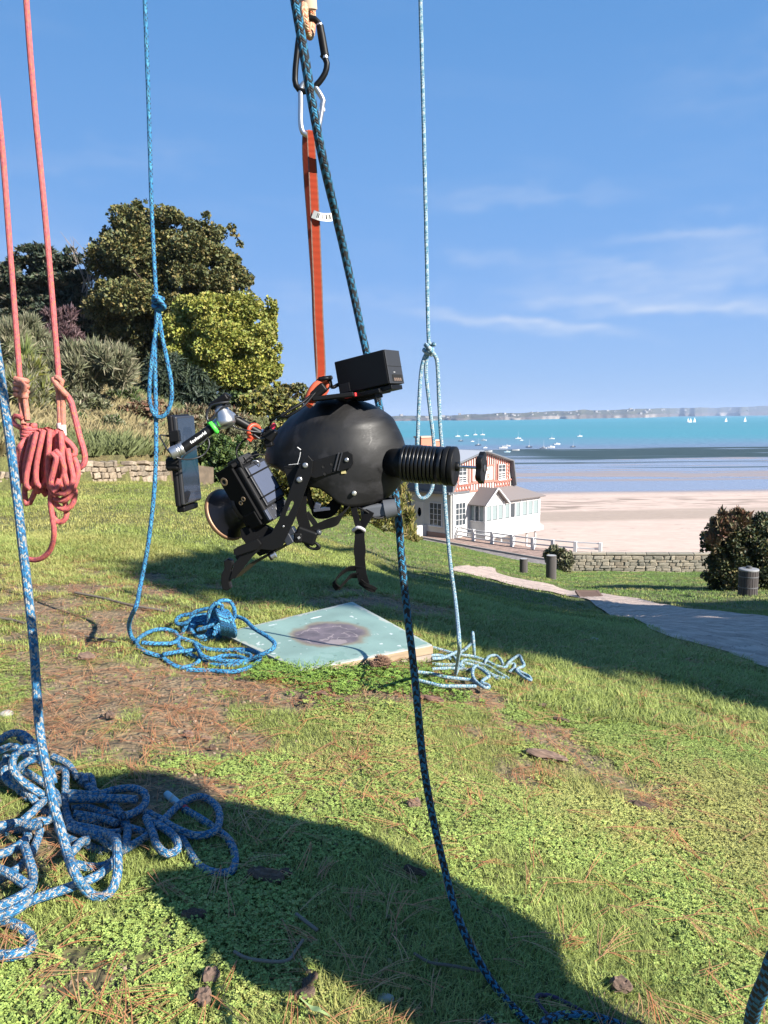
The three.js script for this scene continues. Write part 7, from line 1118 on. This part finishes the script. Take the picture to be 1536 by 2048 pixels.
  NL.forEach(([x, d, a], q) => { const up = .005 + .017 * (.4 + .6 * R()) * green(x, d); o.position.set(x, ground(x, d) + up, -d); o.rotation.set((R() - .5) * .12, a, (R() - .5) * .22 - .0); const s = .55 + .65 * R(); o.scale.set(s, 1, 1); o.updateMatrix(); nm.setMatrixAt(q, o.matrix); const v = .7 + .6 * R(), h = R(); c.setRGB(.42 * v, lerp(.15, .24, h) * v, lerp(.06, .11, h) * v); nm.setColorAt(q, c); });
  nm.name = 'pine_needles'; nm.userData = { kind: 'stuff', label: 'rust coloured fallen pine needles strewn over the lawn', category: 'pine needles' }; scene.add(nm);
  // crumbs of soil and bark litter
  const cg = new THREE.IcosahedronGeometry(.006, 0); cg.scale(1.3, .6, 1); const CL = []; for (let i = 0; i < 16000; i++) { const d = 1.15 + R() * 4.6, x = (R() * 2 - 1) * (.55 * d + .2); if (blocked(x, d) || R() > 1.0 - .8 * green(x, d)) continue; CL.push([x, d]); }
  const cm = new THREE.InstancedMesh(cg, std([1, 1, 1], .95), CL.length); CL.forEach(([x, d], q) => { o.position.set(x, ground(x, d) + .001, -d); o.rotation.set(R() * 3, R() * 6, R() * 3); const s = .3 + 1.1 * R() * R(); o.scale.set(s, s, s); o.updateMatrix(); cm.setMatrixAt(q, o.matrix); const v = .5 + .8 * R(); c.setRGB(.24 * v, .175 * v, .125 * v); cm.setColorAt(q, c); });
  cm.name = 'soil_crumbs'; cm.userData = { kind: 'stuff', label: 'crumbs of soil and bark on the bare patches', category: 'soil' }; scene.add(cm);
  console.log('grass', tot, 'needles', NL.length, 'crumbs', CL.length);
}

// ---------------------------------------------------------------- outside the frame: what the ropes hang from and what casts the shade
{
  // pine on the left whose limbs carry the ropes
  const b = onGround(-5.6, 1.4), t = thing('pine_tree', 'pine at the left whose long limbs carry the hanging ropes', 'tree', b), g = [];
  g.push(tube([b.clone().add(V(0, -.4, 0)), b.clone().add(V(.1, 2.5, 0)), b.clone().add(V(.2, 5.2, -.1)), b.clone().add(V(0, 8, 0)), b.clone().add(V(.2, 10.5, .1))], s => .3 * (1.1 - .8 * s), { seg: 12, step: .3 }));
  const nearTops = ropeTops.filter(p => p.z > -2.4).sort((a, c) => a.x - c.x), farTops = ropeTops.filter(p => p.z <= -2.4).sort((a, c) => a.x - c.x);
  const limb = (tops, z) => { const k = b.clone().add(V(.2, 5.0, 0)), e = tops[tops.length - 1]; return tube([k, V(-4, 5.9, (k.z + z) / 2), ...tops.map(p => p.clone().add(V(0, .06, 0))), e.clone().add(V(1, .1, -.2))], s => .13 * (1 - .55 * s), { seg: 9, step: .2 }); };
  g.push(limb(nearTops, -1.3), limb(farTops, -3)); part(t, 'trunk', g, barkMat);
  const bl = [], R = rngOf(61); for (let i = 0; i < 16; i++) bl.push({ x: b.x + (R() - .5) * 4, y: b.y + 8.5 + R() * 3, z: b.z + (R() - .5) * 4, rx: .9, ry: .4, rz: .9 });
  part(t, 'crown', leaves(bl, 9000, .16, CEDAR, 62, { long: 3 }), leafMat);
}
{
  // large pine on the right; its crown stands between the sun and the shaded band of lawn and path
  const shade = [[400, 1150], [450, 1136], [540, 1142], [640, 1156], [760, 1160], [860, 1150], [960, 1160], [1100, 1190], [1200, 1212], [1330, 1212], [1450, 1200], [1620, 1210], [1700, 1420], [1536, 1378], [1384, 1352], [1209, 1310], [1105, 1298], [1000, 1272], [880, 1252], [780, 1215], [680, 1196], [540, 1180], [420, 1168]];
  const foot = onGround(13.5, -3.6), t = thing('pine_tree', 'large pine at the right whose crown shades the band of lawn and path', 'tree', foot), R = rngOf(71), bl = [], g = [];
  const G = []; let guard = 0; while (G.length < 560 && guard++ < 20000) { const u = 320 + R() * 1380, v = 1110 + R() * 310; if (!inPoly(shade, u, v)) continue; const p = gnd(u, v);  G.push([p, u]); }
  for (const [p, u] of G) { const h = lerp(8.6, 6.4, clamp((u - 330) / 1300, 0, 1)) + (R() - .5) * 1.6, k = (h + 1.1) / sunDir.y, q = p.clone().addScaledVector(sunDir, (h) / sunDir.y); const s = clamp(-p.z / 8, .6, 1.15) * .42; bl.push({ x: q.x, y: q.y, z: q.z, rx: s * 1.2, ry: s * .55, rz: s * 1.2 }); }
  // one bare limb above the crown draws the thin streak of shade
  const sk = [[560, 1080], [650, 1096], [760, 1112], [850, 1138], [960, 1160]].map(p => gnd(...p).addScaledVector(sunDir, 9.4 / sunDir.y)); g.push(tube(sk, .11, { seg: 7, step: .3 }));
  const mid = bl.reduce((a, q) => a.add(V(q.x, q.y, q.z)), V(0, 0, 0)).multiplyScalar(1 / bl.length), last = sk[sk.length - 1];
  g.push(tube([foot.clone().add(V(0, -.4, 0)), foot.clone().add(V(.1, 3, 0)), foot.clone().lerp(mid, .6).setY(foot.y + 5.6), mid], s => .34 * (1.1 - .75 * s), { seg: 12, step: .3 }), tube([mid, last], .12, { seg: 7, step: .3 }));
  for (let i = 0; i < 40; i++) { const q = bl[(i * 7) % bl.length]; g.push(tube([mid, mid.clone().lerp(V(q.x, q.y, q.z), .5).add(V(0, .2, 0)), V(q.x, q.y, q.z)], s => .09 * (1 - .8 * s), { seg: 6, step: .3 })); }
  part(t, 'trunk', g, barkMat);
  part(t, 'crown', leaves(bl, 170000, .2, CEDAR, 72, { long: 2.6, shell: .33 }), leafMat);
}
// bystander at the right, just outside the frame, whose shadow lies across the foreground
{
  const sd = (p, a, b, ra, rb) => { const ba = b.clone().sub(a), h = clamp(p.clone().sub(a).dot(ba) / ba.lengthSq(), 0, 1); return p.distanceTo(a.clone().addScaledVector(ba, h)) - lerp(ra, rb, h); };
  function skin(bones, cell, k) {   // bones: [ax, ay, az, bx, by, bz, ra, rb]
    const B = bones.map(q => [V(q[0], q[1], q[2]), V(q[3], q[4], q[5]), q[6], q[7]]), box = new THREE.Box3(); B.forEach(([a, b, r, s]) => { const m = Math.max(r, s) + .03; box.expandByPoint(a.clone().addScalar(m)).expandByPoint(a.clone().addScalar(-m)).expandByPoint(b.clone().addScalar(m)).expandByPoint(b.clone().addScalar(-m)); });
    const size = box.getSize(V(0, 0, 0)), S = Math.max(size.x, size.y, size.z), res = Math.ceil(S / cell) + 4, c = box.getCenter(V(0, 0, 0)), mc = new MarchingCubes(res, new THREE.MeshBasicMaterial(), false, false, 120000); mc.isolation = 0;
    const half = S / 2 + cell * 2, p = V(0, 0, 0); let o = 0;
    for (let z = 0; z < res; z++) for (let y = 0; y < res; y++) for (let x = 0; x < res; x++) { p.set(c.x + (x / (res / 2) - 1) * half, c.y + (y / (res / 2) - 1) * half, c.z + (z / (res / 2) - 1) * half); let f = 9; if (box.containsPoint(p)) { for (const [a, b, ra, rb] of B) { const d = sd(p, a, b, ra, rb); const h = clamp(.5 + .5 * (f - d) / k, 0, 1); f = lerp(f, d, h) - k * h * (1 - h); } } mc.field[o++] = -f; }
    mc.update(); const n = mc.count, g = new THREE.BufferGeometry(), P = new Float32Array(n * 3); for (let i = 0; i < n; i++) { P[i * 3] = c.x + mc.positionArray[i * 3] * half; P[i * 3 + 1] = c.y + mc.positionArray[i * 3 + 1] * half; P[i * 3 + 2] = c.z + mc.positionArray[i * 3 + 2] * half; }
    g.setAttribute('position', new THREE.BufferAttribute(P, 3)); const m = mergeVertices(g, 1e-4); m.computeVertexNormals(); return m;
  }
  const tip = gnd(190, 1575), L = 1.72 / Math.tan(SUN_EL), hd = V(sunDir.x, 0, sunDir.z).normalize(), f = tip.clone().addScaledVector(hd, L * 1.0 - .27); f.y = ground(f.x, -f.z);
  const t = thing('person', 'bystander in a dark jacket and jeans holding the end of the black and blue rope', 'person', f);
  const add = (n, g, m) => { const q = new THREE.Mesh(g, m); q.name = n; t.add(q); };
  // figure faces the rig (towards -x, -z); local metres above the feet
  const hx = .93 - f.x, hy = .98 - f.y, hz = -.74 - f.z;
  const arm = [[-.10, 1.42, .18, -.22, 1.17, .16, .047, .04], [-.22, 1.17, .16, hx * .92, hy * .98, lerp(.16, hz, .9), .038, .029]], arm2 = [[-.06, 1.42, -.19, .02, 1.15, -.28, .047, .04], [.02, 1.15, -.28, -.12, .95, -.25, .037, .028]];
  const hand = (x, y, z) => { const b = [[x, y, z, x - .05, y - .03, z - .01, .026, .028]]; for (let i = 0; i < 4; i++) b.push([x - .05, y - .02, z - .03 + i * .018, x - .085, y - .045 - .004 * i, z - .03 + i * .018, .0095, .009], [x - .085, y - .045, z - .03 + i * .018, x - .075, y - .075, z - .03 + i * .018, .009, .008]); b.push([x - .02, y, z - .03, x - .06, y + .01, z - .05, .011, .009]); return b; };
  add('body', skin([[-.02, 1.40, 0, -.04, 1.52, 0, .055, .05], [-.05, 1.58, 0, -.04, 1.66, 0, .082, .092], [-.075, 1.54, 0, -.10, 1.53, 0, .05, .03], [-.14, 1.60, 0, -.15, 1.585, 0, .014, .013], [-.045, 1.60, .085, -.04, 1.61, .09, .02, .018], [-.045, 1.60, -.085, -.04, 1.61, -.09, .02, .018], [0, 1.0, 0, 0, 1.35, 0, .13, .13], ...arm, ...arm2, ...hand(hx * .95, hy, hz), ...hand(-.13, .93, -.25)], .014, .03), std([.45, .28, .2], .6));
  add('jacket', skin([[0, .92, .07, 0, 1.36, .12, .135, .105], [0, .92, -.07, 0, 1.36, -.12, .135, .105], [-.02, 1.38, 0, -.03, 1.46, 0, .10, .075], [arm[0][0], 1.42, .18, arm[0][3], arm[0][4], arm[0][5], .07, .06], [arm[1][0], arm[1][1], arm[1][2], lerp(arm[1][0], arm[1][3], .85), lerp(arm[1][1], arm[1][4], .85), lerp(arm[1][2], arm[1][5], .85), .058, .046], [arm2[0][0], 1.42, -.19, arm2[0][3], arm2[0][4], arm2[0][5], .07, .06], [arm2[1][0], arm2[1][1], arm2[1][2], lerp(arm2[1][0], arm2[1][3], .85), lerp(arm2[1][1], arm2[1][4], .85), lerp(arm2[1][2], arm2[1][5], .85), .058, .046]], .016, .05), std([.03, .04, .06], .85));
  add('jeans', skin([[0, .93, .08, .02, .5, .13, .105, .075], [.02, .5, .13, .04, .1, .13, .072, .06], [0, .93, -.08, -.03, .5, -.14, .105, .075], [-.03, .5, -.14, -.01, .1, -.15, .072, .06], [0, .97, .06, 0, .97, -.06, .12, .12]], .016, .04), std([.05, .08, .16], .9));
  add('shoes', skin([[.05, .05, .13, -.13, .04, .14, .05, .042], [.0, .05, -.15, -.18, .04, -.15, .05, .042]], .012, .01), std([.06, .05, .05], .8));
  add('hat', [new THREE.LatheGeometry([[.0001, .135], [.07, .13], [.098, .09], [.10, .02], [.23, .0], [.235, -.012], [.10, .006], [.09, .0]].map(q => new THREE.Vector2(...q)), 28).translate(-.03, 1.66, 0)][0], std([.20, .16, .10], .9, { side: THREE.DoubleSide }));
  add('backpack', new RoundedBoxGeometry(.22, .5, .36, 4, .08).translate(.22, 1.2, 0), std([.04, .05, .05], .9));
  add('hair', skin([[-.02, 1.68, 0, .0, 1.66, 0, .09, .088], [.02, 1.60, 0, .01, 1.64, 0, .07, .08]], .014, .03), std([.05, .03, .02], .8));
  for (const z of [-.032, .032]) add('eye', new THREE.SphereGeometry(.011, 10, 8).translate(-.128, 1.635, z), std([.6, .6, .6], .3));
}

scene.traverse(o => { if (o.isMesh) { o.castShadow = true; o.receiveShadow = true; } });
renderer.render(scene, camera);
